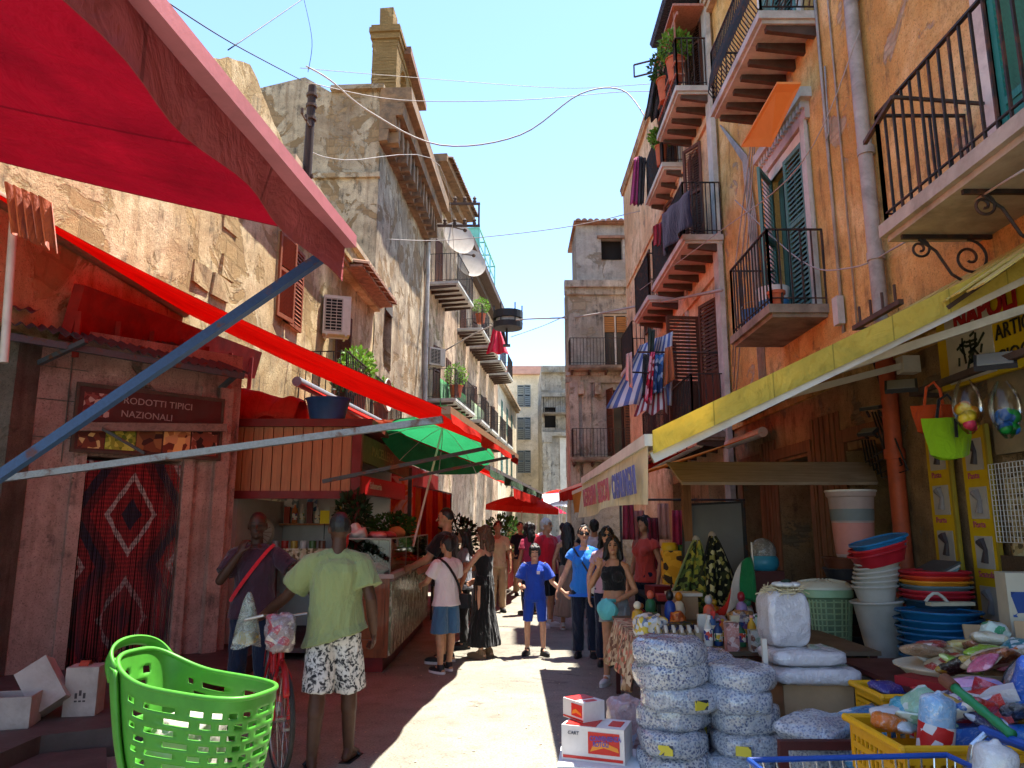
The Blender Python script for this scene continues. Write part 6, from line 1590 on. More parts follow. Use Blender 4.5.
# blue tub, planks and clutter on the deli roof
t = thing('plastic_tub', 'blue plastic tub standing on the deli roof edge', 'tub', (-2.42, 9.75, 3.0)); q = MB(); q.lathe([(.21, 0), (.27, .26), (.285, .27), (.285, .285), (.26, .28), (.2, .02)], (-2.42, 9.75, 3.0), 28, 1.05, .8); q.build('tub', plastic('blue_tub', '#1d4a80', .4), t, smooth=40)
t = thing('red_light_sheet', 'crumpled red tarpaulin added on the deli roof for red awning light left of the blue tub', 'light_sheet', (-3.4, 9.9, 3.0)); q = MB(); q.sheet(lambda u, v: Vector((-4.05 + 1.2 * u, 9.72 + 1.0 * v, 3.02 + .55 * math.sin(PI * min(1, v * 1.2)) * (1 - .4 * u) + .10 * noise.noise(Vector((u * 5, v * 4, 2))))), 30, 16, .004); q.build('light_sheet', awning_cloth('red_light_sheet_cloth', (.45, .05, .03), .2), t, smooth=True)  # added red sheet standing in for awning-tinted light on the wall
t = thing('plank_pile', 'salmon painted planks and broken boards lying on the deli roof', 'planks', (-1.9, 10.6, 3.0)); q = MB()
for k in range(9): a = rng.uniform(-.5, .3); q.bar((-2.3 + .1 * k, 10.0 + .2 * k, 3.02 + .03 * k), (-1.6 + .1 * k + a, 11.0 + .3 * k, 3.06 + .03 * k), .12, .025)
q.build('planks', mat('salmon_board', '#a85a42', .85, .25, 6, .2, dirt=.4), t)
# right side: the household goods stall
def wrapmat(name, cols, scale=14, crink=.5, coat=.6, rough=.3, streak=.35, kind='voro', stretch=(1, 1, 1)):
 """printed goods under crinkled clear film"""
 if name in MATS: return MATS[name]
 cols = [srgb(c) if isinstance(c, str) else c for c in cols]
 scale *= 2.0; cols = [cols[0], cols[0]] + cols
 t = NT(name); v = t.coord(stretch)
 f = t.sep(t.voro(scale, v, 'Color'))[0] if kind == 'voro' else t.ramp(t.noise(scale, 4, .65, v, 1.2), [(.3, 0), (.7, 1)])
 c = t.ramp(f, [(i / len(cols), k) for i, k in enumerate(cols)], 'CONSTANT')
 w1 = t.coord(1); n1 = t.noise(24, 5, .7, w1, 2.5); n2 = t.noise(7, 4, .6, w1, 1.5)
 c = t.mix(t.ramp(n1, [(.52, 0), (.62, streak)]), c, (.75, .77, .8))  # white streaks paint the film's highlights into the colour
 h = t.math('ADD', n1, t.math('MULTIPLY', n2, 1.5))
 return t.done(t.pbsdf(c, rough, t.bump(h, crink, .03), spec=.6, coat=coat))
def pouch_mesh(size, seed=0, p=3.2, amp=.06, nu=40, nv=18, fine=1.0):
 q = MB(); sx, sy, sz = [a / 2 for a in size]; rings = []
 lens = size[2] < .5 * min(size[0], size[1]) and 2.65 < p < 5 and amp < .1
 if lens: p = 6
 zq, e2 = (1.0, 1.05) if lens else (.55, .42)
 for i in range(1, nv):
  th = -PI / 2 + PI * i / nv; ring = []
  for k in range(nu):
   a = 2 * PI * k / nu; e = 2 / p
   f = lambda x, e_: math.copysign(abs(x) ** e_, x)
   ring.append(q.v((sx * f(math.cos(th), e2) * f(math.cos(a), e), sy * f(math.cos(th), e2) * f(math.sin(a), e), sz * f(math.sin(th), zq) + sz)))
  rings.append(ring)
 for a, b in zip(rings[:-1], rings[1:]):
  for k in range(nu): q.face([a[k], a[(k + 1) % nu], b[(k + 1) % nu], b[k]])
 q.face(rings[0][::-1]); q.face(rings[-1])
 q.jitter(amp * min(size), 5.0 / max(size), seed); q.jitter(amp * .4 * min(size), 14.0 / max(size), seed + 3); bmesh.ops.recalc_face_normals(q.bm, faces=q.bm.faces); q.crinkle(fine * .010 * min(1, min(size) / .12), 15, seed); q.crinkle(fine * .005, 34, seed + 5)
 return q
def pouch(name, label, c, size, mat_, rz=0, rot=None, seed=0, cat='packet', group=None, p=3.2, amp=.06, part='wrapper'):
 t = thing(name, label, cat, c, rz, group, rot)
 pouch_mesh(size, seed, p, amp).build(part, mat_, t, smooth=True, local=True)
 return t
def boxt(name, label, c, size, mat_, rz=0, rot=None, cat='box', bev=.006, part='box', band=None, group=None):
 t = thing(name, label, cat, c, rz, group, rot); q = MB(); q.box((0, 0, size[2] / 2), size); q.bevel(bev, 2); q.build(part, mat_, t, local=True)
 if band:
  q = MB(); q.box((0, -size[1] / 2 - .001, size[2] * .55), (size[0] * .8, .002, size[2] * .5)); q.box((0, 0, size[2] + .001), (size[0] * .7, size[1] * .6, .002)); q.build('label', band, t, local=True)
 return t
def table(name, label, x0, x1, y0, y1, z, mat_, legm, th=.03, cat='table'):
 t = thing(name, label, cat, ((x0 + x1) / 2, (y0 + y1) / 2, 0)); q = MB(); q.box2((x0, y0, z - th), (x1, y1, z)); q.build('top', mat_, t)
 for x in (x0 + .04, x1 - .04):
  for y in (y0 + .04, y1 - .04): q = MB(); q.bar((x, y, 0), (x, y, z - th), .04); q.build('leg', legm, t)
 return t
M_maroon = mat('maroon_frame', '#4c2220', .6, .2, 6, .1, dirt=.3)
def platemat():
 t = NT('printed_plate_film'); oi = t.n('ShaderNodeObjectInfo'); va = t.n('ShaderNodeVectorMath'); va.operation = 'ADD'; t.l(t.coord(1), va.inputs[0]); t.l(t.math('MULTIPLY', oi.outputs['Random'], 37.0), va.inputs[1]); v = va.outputs[0]; n = t.noise(22, 5, .7, v, 2.5); n2 = t.noise(6, 4, .6, v, 1.0)
 vo = t.n('ShaderNodeTexVoronoi'); vo.inputs['Scale'].default_value = 62; t.l(t.mix(.02, v, t.n('ShaderNodeTexNoise').outputs['Color'], 'ADD'), vo.inputs['Vector'])
 f = vo.outputs['Distance']
 c = t.ramp(f, [(.26, srgb('#56628a')), (.42, srgb('#96a4c8')), (.52, srgb('#e2e6ee')), (.8, srgb('#eceef2'))])
 c = t.mix(t.ramp(n2, [(.50, 0), (.64, .6)]), c, srgb('#b4c6e0'))
 c = t.mix(t.ramp(n, [(.53, 0), (.62, .85)]), c, (.82, .84, .87)); c = t.mix(t.ramp(n, [(.34, .6), (.42, 0)]), c, srgb('#56608a'))  # whitish creases: highlights of the clear film put into the print colour
 c = t.mix(t.math('MULTIPLY', oi.outputs['Random'], .45), c, srgb('#c8d4e6'))
 return t.done(t.pbsdf(c, .22, t.bump(t.math('ADD', n, n2), 1.0, .045), spec=.8, coat=1))
M_plate = platemat()
M_blueprint = wrapmat('blue_striped_film', ['#2f8fc4', '#d6dde6', '#4aa0cf', '#c9d4de', '#1f6fa8'], 7, stretch=(.6, .6, 3))
M_clearbag = wrapmat('clear_tray_film', ['#dcdade', '#e2e0e4', '#d2d0d6', '#dfdde2'], 9, .8, .9, .2, .6)
def plate_stack(x, y, n, r, h, base, words):
 z = base
 for k in range(n):
  w_ = '%s bag of printed plates in the %s stack' % (['lowest', 'second lowest', 'third', 'fourth', 'fifth', 'sixth', 'seventh', 'eighth'][k] if k < n - 1 else 'topmost', words)
  t = pouch('plate_bag', w_, (x + rng.uniform(-.035, .035), y + rng.uniform(-.03, .03), z), (2 * r * rng.uniform(.88, 1.1), 2 * r * rng.uniform(.9, 1.06), h * rng.uniform(1.15, 1.4)), M_plate, 0, (rng.uniform(-.10, .10), rng.uniform(-.10, .10), rng.uniform(0, 6)), k * 3 + int(x * 10), 'bag', 'bagged plates stacked on the ground', 2.6, .07)
  if k in (2, 4):
   q = MB(); a = -PI / 2 + .4 * (k - 3); q.box(Vector((math.cos(a) * r * .99, math.sin(a) * r * .99, h * .5)), (.09, .012, .055), rz=a + PI / 2); q.build('label', blotch('navy_label', ['#26324a', '#c9b93a', '#1a2436'], 9, .5), t, local=True); t.rotation_euler = (0, 0, 0)
  z += h
 return z
zt = plate_stack(1.03, 5.02, 6, .225, .13, 0, 'left')
pouch('plate_bag', 'bulging bag of blue printed bowls crowning the left plate stack', (1.0, 5.0, zt), (.44, .44, .17), M_plate, 1, None, 4, 'bag', None, 2.4, .08)
plate_stack(1.43, 4.95, 6, .20, .13, 0, 'right')
plate_stack(1.33, 5.42, 6, .17, .13, 0, 'rear')
pouch('plastic_bag', 'pale pink plastic bag slumped behind the tissue packs', (.80, 5.55, 0), (.3, .3, .46), wrapmat('pink_bag_film', ['#cfaeb0', '#d8c4c8', '#b9c4d8', '#d2bcbc'], 6, .8), .3, None, 2, 'bag', None, 2.3, .09)
for k, (x, y, z, sx, sy, sz, m_, w_) in enumerate([(1.86, 4.55, .0, .5, .4, .22, M_plate, 'low bag of printed plates under the maroon frame'), (1.84, 4.7, .22, .46, .36, .2, M_plate, 'upper bag of printed plates behind the maroon frame'),
  (2.08, 4.35, .30, .48, .36, .15, M_blueprint, 'bag with a turquoise band behind the maroon frame'), (2.1, 4.6, .46, .46, .34, .16, M_blueprint, 'bag with a turquoise band on top of the heap left of the yellow crate'), (1.72, 4.55, .44, .40, .36, .16, M_plate, 'bag of printed bowls with yellow tag left of the turquoise bands'), (2.36, 4.6, .3, .3, .3, .24, M_clearbag, 'crinkled clear bag beside the yellow crate'), (1.62, 4.2, .0, .34, .3, .3, M_clearbag, 'white crinkled bag at the foot of the maroon frame'), (2.0, 4.0, .0, .5, .34, .26, M_plate, 'low plate bag seen through the wire cart')]):
 pouch('plate_bag', w_, (x, y, z), (sx, sy, sz), m_, .2 * k, None, k + 20, 'bag', None, 2.8, .07)
t = thing('table_leg_post', 'thin white post rising beside the right plate stack', 'post', (1.62, 5.05, 0)); q = MB(); q.bar((1.63, 5.05, 0), (1.62, 5.05, .93), .03); q.build('post', M_whitebar, t)
t = thing('iron_frame', 'maroon iron table frame in front of the plate bags', 'frame', (2.0, 4.25, 0)); q = MB(); q.bar((1.42, 4.28, .50), (2.42, 4.28, .50), .045); q.bar((1.44, 4.28, 0), (1.44, 4.28, .478), .045); q.bar((2.40, 4.28, 0), (2.40, 4.28, .478), .045); q.bar((2.42, 4.28, .46), (3.4, 4.2, .46), .05); q.build('frame', M_maroon, t)
t = thing('foam_slab', 'white foam box under the red and white tissue packs', 'box', (.55, 5.12, 0), -.12); q = MB(); q.box((0, 0, .10), (.50, .42, .2)); q.bevel(.012, 2); q.build('box', mat('white_foam', '#d2d6d8', .8, .05, 8, .2), t, local=True)
TW = plastic('tissue_white', '#d8d0cc', .35); TR = plastic('tissue_red', '#c8261e', .35)
def tissue(label, c, size, rz, words):
 t = thing('tissue_pack', label, 'tissue pack', c, rz); x, y, z = size
 q = MB(); q.box((0, 0, z / 2), size); q.bevel(.018, 3); q.jitter(.004, 9, 2); q.build('wrapper', TW, t, smooth=40, local=True)
 q = MB(); q.box((x * .18, -y / 2 - .002, z * .55), (x * .5, .004, z * .62)); q.box((-x * .0, -y / 2 - .002, z * .1), (x * .96, .004, z * .08)); q.box((-x * .2, 0, z + .002), (x * .5, y * .9, .004)); q.box((x * .32, 0, z + .002), (x * .2, y * .5, .004)); q.build('red_print', TR, t, local=True)
 q = MB(); q.prism([(-x * .04, -y / 2 - .0045, z * .30), (x * .18, -y / 2 - .0045, z * .44), (x * .42, -y / 2 - .0045, z * .34), (x * .40, -y / 2 - .0045, z * .46), (x * .16, -y / 2 - .0045, z * .62), (x * .02, -y / 2 - .0045, z * .52)], (0, -.002, 0)); q.build('orange_swoosh', plastic('orange_print', '#e08a2a', .35), t, local=True)
 if words:
  for i, (b_, zz) in enumerate(((words[0], .62), (words[1], .46))): text_mesh('lettering', b_, z * .19, plastic('violet_print', '#5a4a9a' if i == 0 else '#5a4a9a', .35), t, frame_matrix(Vector((-x * .04 + .02 * i, -y / 2 - .007, z * zz)), (1, 0, .04), (0, 0, 1)), .002, bold=.001, sx=.72, local=True)
  text_mesh('lettering', 'CART', z * .14, mat('grey_print', '#4a4a50', .6), t, frame_matrix(Vector((-x * .40, -y / 2 - .003, z * .74)), (1, 0, 0), (0, 0, 1)), .002, local=True)
 return t
tissue('large red and white tissue pack lying on the white foam box', (.545, 5.13, .2), (.40, .24, .205), -.36, ('CONVENIENZA', 'ROTOLI'))
tissue('small red and white tissue pack resting on the larger tissue pack', (.47, 5.24, .405), (.22, .17, .12), -1.0, None)
bx = boxt('cardboard_box', 'plain brown cardboard box below the clear plastic trays', (1.97, 5.25, .42), (.44, .34, .22), M_card, -.05)
boxt('stool', 'dark wooden stool carrying the cardboard box', (1.97, 5.25, 0), (.4, .32, .42), M_maroon, 0, cat='stool')
pouch('tray_pack', 'lower pack of clear plastic trays on the cardboard box', (1.97, 5.22, .64), (.56, .42, .11), M_clearbag, -.05, None, 3, 'pack', None, 5, .05)
pouch('tray_pack', 'upper pack of clear plastic trays under the tall wrapped tower', (1.93, 5.25, .75), (.50, .40, .10), M_clearbag, .03, None, 5, 'pack', None, 5, .05)
pouch('wrapped_tower', 'tall film wrapped tower of white boxes with straw on top', (1.84, 5.3, .85), (.29, .27, .36), M_clearbag, .1, None, 7, 'pack', None, 6, .03)
t = thing('straw_topping', 'pale straw fringe lying on the wrapped tower', 'straw', (1.84, 5.3, 1.21)); q = MB()
for k in range(130): a = rng.uniform(0, 6.28); r = rng.uniform(.02, .15); p = Vector((1.84 + r * math.cos(a), 5.3 + r * math.sin(a), 1.20 + rng.uniform(0, .03))); d = Vector((rng.uniform(-1, 1), rng.uniform(-1, 1), rng.uniform(-.4, .4))).normalized() * .05; q.bar(p - d, p + d, .004)
o = q.build('straw', mat('pale_straw', '#c9bd98', .9), t); o['kind'] = 'stuff'
t = thing('cloth_flower', 'white cloth flower with dark centre on the wrapped tower', 'flower', (1.86, 5.25, 1.23)); q = MB()
for k in range(7): a = k * .9; q.ball(Vector((1.86 + .055 * math.cos(a), 5.25 + .055 * math.sin(a), 1.255)), (.045, .045, .016), 8, 6)
q.build('petals', mat('white_petal', '#c9c9c4', .8), t, smooth=True); q = MB(); q.ball((1.86, 5.25, 1.265), (.04, .04, .025), 8, 6); q.build('centre', mat('dark_centre', '#23352a', .8), t)
YC = plastic('yellow_crate_plastic', '#d9a012', .4)
def slotcrate(name, label, c, size, m_, rz=0, cat='crate', ns=14, flare=.0):
 t = thing(name, label, cat, c, rz); x, y, z = size; q = MB()
 q.box((0, 0, .01), (x - .03, y - .03, .02))
 for (L, cx, cy, a) in ((x, 0, -y / 2, 0), (x, 0, y / 2, 0), (y, -x / 2, 0, 1), (y, x / 2, 0, 1)):
  n = max(4, int(L / .045))
  for zz, hh in ((.03, .06), (z * .55, .03), (z - .03, .07)):
   q.box((cx, cy, zz), (L, .014, hh) if not a else (.014, L - .03, hh))
  for k in range(n + 1):
   o_ = -L / 2 + L * k / n
   q.box((cx + (o_ if not a else 0), cy + (o_ * .95 if a else 0), z / 2), (.016, .010, z - .04) if not a else (.010, .016, z - .04))
 rim = [(-x / 2 - .02, -y / 2 - .02), (x / 2 + .02, -y / 2 - .02), (x / 2 + .02, y / 2 + .02), (-x / 2 - .02, y / 2 + .02)]
 for i in range(4):
  a, b_ = rim[i], rim[(i + 1) % 4]; q.tube([(a[0], a[1], z), (b_[0], b_[1], z)], .018, 8)
 for a in rim: q.ball((a[0], a[1], z), .02, 8, 6)
 q.build('crate', m_, t, local=True); return t
slotcrate('yellow_crate', 'large yellow slotted crate filled with boxed goods in the right corner', (2.12, 3.72, .46), (.86, .52, .245), YC)
slotcrate('yellow_crate', 'second yellow slotted crate below the filled yellow crate', (2.2, 3.68, .05), (.84, .5, .30), YC)
slotcrate('yellow_crate', 'shallow yellow crate behind with purple packets beside the brown box', (2.42, 4.75, .52), (.56, .36, .16), YC)
slotcrate('red_crate', 'shallow red crate of small packets between the yellow crates', (2.42, 4.3, .53), (.5, .34, .14), plastic('red_crate_plastic', '#a81a20', .4))
gd = [('pouch', 'purple coffee packet lying in the rear yellow crate', (2.24, 4.72, .66), (.22, .16, .07), ['#2a2a7a', '#3a3a9a', '#20205a'], 5, (.2, .1, .4)),
  ('pouch', 'red packet lying in the rear yellow crate', (2.38, 4.62, .66), (.16, .12, .06), ['#b01828', '#c83040'], 5, (0, .2, 1)),
  ('pouch', 'green leafy packet lying in the rear yellow crate', (2.50, 4.82, .66), (.2, .12, .05), ['#4a9a3a', '#a8c83a', '#e0e0d0'], 9, (0, 0, .3)),
  ('pouch', 'clear packet of beige sponges in the red crate', (2.30, 4.28, .64), (.22, .18, .09), ['#b0a898', '#8a8478', '#c8c0b0', '#4a4a50'], 12, (.1, .2, .2)),
  ('pouch', 'clear packet of grey brushes in the red crate', (2.46, 4.25, .66), (.24, .16, .09), ['#8a8a8c', '#b8b8b8', '#5a5a60'], 20, (.2, -.3, .6)),
  ('pouch', 'clear packet of dark cutlery in the red crate', (2.56, 4.4, .64), (.2, .16, .08), ['#3a3a40', '#a8a8a8', '#6a6a70'], 16, (0, .2, 1.3)),
  ('box', 'blue and red boxed roll lying across the yellow crate', (2.12, 3.74, .72), (.40, .10, .09), ['#c83028', '#d8d0cc', '#2a62b8', '#c83028'], 6, (.3, -.35, -.5)),
  ('box', 'white and red film box on the blue boxes in the yellow crate', (2.20, 3.80, .80), (.40, .07, .06), ['#d8d0cc', '#c02a24', '#e0dcd8'], 6, (.2, -.3, -.55)),
  ('box', 'blue foil box under the red and white boxes', (2.08, 3.66, .66), (.34, .12, .1), ['#1f62c0', '#2a78d0', '#d0d8e4'], 5, (.1, -.2, -.3)),
  ('box', 'second blue foil box at the front of the yellow crate', (2.34, 3.58, .66), (.26, .1, .1), ['#2a78d0', '#3a8ae0'], 4, (.1, .0, .05)),
  ('box', 'slim red box poking from the yellow crate', (2.38, 3.82, .82), (.30, .05, .05), ['#b82430', '#d86a7a', '#7a1a28'], 12, (.3, .3, -.6)),
  ('pouch', 'pink and lilac fluffy packet above the red boxes', (2.38, 4.05, .80), (.22, .18, .085), ['#d8a0c8', '#b0a0d8', '#e0c0d8'], 8, (0, 0, .4)),
  ('pouch', 'tall bright blue packet leaning at the right of the yellow crate', (2.46, 3.78, .70), (.24, .10, .36), ['#1f5ab8', '#2a6ad0', '#1a4a9a', '#c0d0e8'], 6, (.25, .2, -.3)),
  ('pouch', 'clear packet of white plates at the left of the yellow crate', (1.86, 3.85, .70), (.26, .2, .08), ['#c8c8c8', '#b0b0b4', '#d8d8d8'], 10, (.3, 0, .6)),
  ('pouch', 'orange packet at the rim of the yellow crate', (1.78, 3.78, .70), (.16, .12, .07), ['#c86a1c', '#d88a3a'], 8, (0, .2, .2))]
for k, (kd, w_, c, size, cols_, sc, rot) in enumerate(gd):
 m_ = wrapmat('goods_wrap_%d' % k, cols_, sc, .4, .7, .3, .25)
 if kd == 'pouch': pouch('goods_packet', w_, c, size, m_, rot=rot, seed=k, p=2.8, amp=.07)
 else: boxt('goods_box', w_, c, size, m_, rot=rot)
def roll(name, label, c, r, h, rot, m1, lab, tie=True):
 t = thing(name, label, 'roll', c, rot=rot); q = MB(); q.lathe([(r * .93, 0), (r, .012), (r, h - .015), (r * .93, h), (r * .7, h + .012), (r * .3, h + .02), (r * .12, h + .035)], (0, 0, 0), 22); q.jitter(.004, 14, 3); q.build('roll', m1, t, smooth=50, local=True)
 q = MB(); q.lathe([(r * 1.015, h * .06), (r * 1.02, h * .55)], (0, 0, 0), 22, capb=False, capt=False); q.build('label', lab, t, smooth=True, local=True); return t
roll('paper_roll', 'blue and white wrapped paper roll with a red emblem in the yellow crate', (1.90, 3.62, .64), .075, .24, (.12, .1, .5), wrapmat('sky_film', ['#8ab8e0', '#a0c8e8', '#c8d8e8'], 6, .6, .9, .25, .5), blotch('red_emblem', ['#d8d8d8', '#c02a2a', '#e0dcdc'], 16, .4))
roll('paper_roll', 'white and pale green kitchen roll standing in the wire cart', (1.70, 2.92, .50), .072, .36, (.06, .12, 0), wrapmat('white_film', ['#d0d0d0', '#c4c6c8', '#dcdcdc'], 8, .6, .9, .25, .5), blotch('pale_green_label', ['#d0dcc8', '#a8d088', '#dcdcd8', '#c0d8a8'], 14, .5))
table('goods_table', 'dark goods table in the corner under the heap of packets', 2.3, 3.55, 4.1, 5.6, .72, M_maroon, M_maroon)
t = thing('goods_tray', 'white rimmed oval tray heaped with packets', 'tray', (2.85, 4.85, .74)); q = MB(); q.lathe([(.36, 0), (.42, .06), (.435, .06), (.44, .07)], (2.85, 4.85, .735), 30, 1.1, .8); q.build('tray', plastic('cream_tray', '#cfc4a8', .5), t, smooth=40)
t = thing('red_tray', 'dark red tray corner under the oval tray', 'tray', (2.62, 4.7, .72)); q = MB(); q.box((2.62, 4.62, .745), (.5, .5, .05), rz=.5); q.bevel(.015, 2); q.build('tray', plastic('dark_red_tray', '#8a1620', .4), t)
heap = [('cream and red biscuit packet', ['#c9b894', '#a8362a', '#d8ccb0'], (.24, .18, .08)), ('tan noodle packet', ['#c8a870', '#d8c090', '#b08a50'], (.24, .2, .08)), ('yellow cheese packet', ['#d8c070', '#e0d090', '#c0a040'], (.22, .18, .07)), ('white and green tea box', ['#c8d8c8', '#3a9a6a', '#d8e0d8'], (.16, .12, .16)), ('pink fluffy ball packet', ['#d87090', '#e090b0', '#c86088'], (.19, .16, .07)), ('mint fluffy ball packet', ['#80b8a0', '#a0d0b8'], (.17, .15, .06)), ('black and white dish cloth packet', ['#1a1a20', '#d0ccc8', '#2a2a30', '#8a8a8c'], (.24, .18, .05)), ('green scourer packet', ['#4a8a2a', '#6aa83a', '#3a6a20'], (.22, .1, .05)), ('red striped napkin packet', ['#b03a34', '#d8ccc0', '#8a2a28'], (.24, .2, .06)), ('brown paper packet', ['#a08060', '#b89878', '#8a6a4a'], (.26, .18, .07)), ('cream garlic packet', ['#d8ccb0', '#c8b890'], (.2, .18, .08)), ('olive bean packet', ['#6a6a3a', '#8a8a50', '#c8c0a0'], (.2, .16, .08))]
pos = [(2.62, 4.72, .80), (2.72, 4.95, .83), (2.86, 5.0, .86), (3.05, 5.0, .88), (2.80, 4.62, .84), (2.92, 4.62, .83), (3.02, 4.68, .86), (3.10, 4.55, .84), (2.60, 4.9, .88), (2.52, 4.8, .86), (2.95, 4.85, .92), (3.2, 4.8, .84)]
for k, ((w_, cols_, size), c) in enumerate(zip(heap, pos)):
 pouch('goods_packet', w_ + ' heaped on the white rimmed tray', c, size, wrapmat('heap_wrap_%d' % k, cols_, 10, .5, .7, .3, .25), rot=(rng.uniform(-.3, .3), rng.uniform(-.3, .3), rng.uniform(-1.2, 1.2)), seed=k + 40, p=2.8, amp=.07)
xn = ['plum and white', 'teal striped', 'gold foil', 'pale blue', 'scarlet printed', 'cream checked', 'violet', 'lime green', 'charcoal', 'peach', 'silver', 'rust brown', 'turquoise', 'rose pink', 'ivory and blue', 'black and gold', 'mint striped', 'orange and white', 'navy dotted', 'clear']
xc = [['#6a2a5a', '#d8d0d0'], ['#2a7a84', '#c8d0d0', '#2a7a84'], ['#b89238', '#d8b860'], ['#9ac0dc', '#c8d8e4'], ['#b82424', '#d8c8c0', '#901818'], ['#d0c4a4', '#a89878'], ['#5a3a8a', '#8a6ab0'], ['#8ab02a', '#c8d890'], ['#2c2c30', '#5a5a60'], ['#d8a080', '#e0b89c'], ['#a8a8ac', '#8a8a90'], ['#7a4020', '#a86030'], ['#1f8a9a', '#60b0bc'], ['#c86080', '#e0a0b0'], ['#d0ccc0', '#2a5aa0', '#d0ccc0'], ['#14120e', '#a88a30'], ['#90c0a0', '#d0e0d4'], ['#d0701c', '#d8d0c8'], ['#1c2a54', '#b0b8cc'], ['#b4b4b4', '#c8c8c8']]
for k in range(40):
 a = rng.uniform(-1, 1); on = k % 2; hi = k >= 20
 c = Vector((2.55 + .72 * rng.random(), 4.25 + .75 * rng.random(), .78 + .14 * rng.random())) if on else Vector((1.86 + .62 * rng.random(), 3.56 + .36 * rng.random(), .70 + .12 * rng.random()))
 pouch('goods_packet', xn[k % 20] + (' packet' if not hi else ' pouch') + ((' lying loose on the heap beside the oval tray' if on else ' among the boxes in the filled yellow crate') if not hi else (' on the goods heap behind the big crate' if on else ' stuffed at the side of the filled yellow crate')), c, (rng.uniform(.18, .27), rng.uniform(.13, .19), rng.uniform(.04, .07)), wrapmat('loose_wrap_%d' % (k % 20), xc[k % 20], 13, .4, .7, .3, .25), rot=(rng.uniform(-.6, .6), rng.uniform(-.6, .6), a * 1.5), seed=k + 90, p=2.8, amp=.07)
for k, (c, sz, rz) in enumerate((((3.22, 5.05, .74), (.5, .02, .28), -.3), ((3.3, 4.75, .74), (.4, .02, .34), -.5))):
 boxt('cardboard_sheet', ['wide torn cardboard sheet standing behind the packets', 'tall pale cardboard flap at the right of the packets'][k], c, sz, M_card, rz, rot=(R(-25), 0, rz), cat='cardboard', bev=.002)
t = boxt('soap_carton', 'white carton with blue labels standing by the wall at the right edge', (3.42, 5.15, .72), (.30, .2, .62), mat('ivory_carton', '#b5ad98', .8, .1, 5, .05), -.25, band=None); q = MB(); q.box((0, -.102, .42), (.26, .004, .16)); q.box((0, -.102, .18), (.26, .004, .12)); q.build('label', blotch('navy_print', ['#23407a', '#b5ad98', '#2a4a8a', '#1a3060'], 11, .6), t, local=True)
t = thing('drum_bag', 'round clear plastic drum bag with a dark rim at the right edge', 'bag', (2.72, 3.95, .78), rot=(R(80), 0, R(-35))); q = MB(); q.lathe([(.02, .07), (.20, .06), (.245, .0), (.20, -.06), (.02, -.07)], (0, 0, 0), 30); q.jitter(.01, 8); q.build('film', wrapmat('drum_film', ['#9a9090', '#b8a8a8', '#8a8484', '#b88080', '#a8a8a4'], 6, .6, .9, .2, .4), t, smooth=True, local=True); q = MB(); q.tube([(.247 * math.cos(a), .247 * math.sin(a), 0) for a in [2 * PI * k / 40 for k in range(40)]], .006, 6, closed=True); q.build('rim', M_wire, t, local=True)
CH = metal('chrome_wire', (.55, .56, .58), .25, 0); BLP = plastic('blue_handle_plastic', '#1f4a9a', .35)
def cart(label, c, rz, L, W, z0, z1):
 t = thing('shopping_cart', label, 'shopping cart', c, rz); q = MB()
 b_ = [(-L / 2 + .06, -W / 2 + .05), (L / 2 - .06, -W / 2 + .05), (L / 2 - .06, W / 2 - .05), (-L / 2 + .06, W / 2 - .05)]; tp = [(-L / 2, -W / 2), (L / 2, -W / 2), (L / 2, W / 2), (-L / 2, W / 2)]
 for i in range(4):
  j = (i + 1) % 4; n = 15 if i % 2 == 0 else 9
  for k in range(n + 1):
   f = k / n; A = Vector((*b_[i], z0)).lerp(Vector((*b_[j], z0)), f); B = Vector((*tp[i], z1)).lerp(Vector((*tp[j], z1)), f); q.bar(A, B, .005)
  for f in (0, .35, .7): A = Vector((*b_[i], z0)).lerp(Vector((*tp[i], z1)), f); B = Vector((*b_[j], z0)).lerp(Vector((*tp[j], z1)), f); q.bar(A, B, .007)
 for k in range(10): f = k / 9; q.bar(Vector((*b_[0], z0)).lerp(Vector((*b_[1], z0)), f), Vector((*b_[3], z0)).lerp(Vector((*b_[2], z0)), f), .005)
 q.build('basket', CH, t, local=True)
 q = MB()
 for i in range(4): q.tube([(*tp[i], z1), (*tp[(i + 1) % 4], z1)], .011, 8)
 q.build('rim', BLP if 'blue rimmed' in label else CH, t, local=True)
 q = MB()
 for sy in (-1, 1): q.tube([(L / 2, sy * (W / 2 - .02), z1 - .25), (L / 2 + .10, sy * (W / 2 - .02), z1 + .04), (L / 2 + .17, sy * (W / 2 - .02), z1 + .09)], .013, 8); q.tube([(L / 2 - .02, sy * (W / 2 - .04), z1 - .2), (L / 2 - .1, sy * (W / 2 - .04), .12), (-L / 2 + .12, sy * (W / 2 - .04), .12)], .013, 8)
 q.build('frame', CH, t, local=True)
 q = MB(); q.tube([(L / 2 + .17, -W / 2 - .01, z1 + .09), (L / 2 + .17, W / 2 + .01, z1 + .09)], .02, 10); q.build('handle', BLP, t, local=True)
 for sx in (-1, 1):
  for sy in (-1, 1): q = MB(); q.tube([(sx * (L / 2 - .14), sy * (W / 2 - .05) - .012, .06), (sx * (L / 2 - .14), sy * (W / 2 - .05) + .012, .06)], .06, 14); q.build('wheel', SH_black, t, local=True)
 return t
cart('blue rimmed wire shopping cart in front of the plate bags', (1.36, 2.98, 0), .08, .82, .46, .40, .74)
cart('chrome wire shopping cart with blue handle in the right corner', (2.02, 2.90, 0), .25, .62, .42, .42, .74)
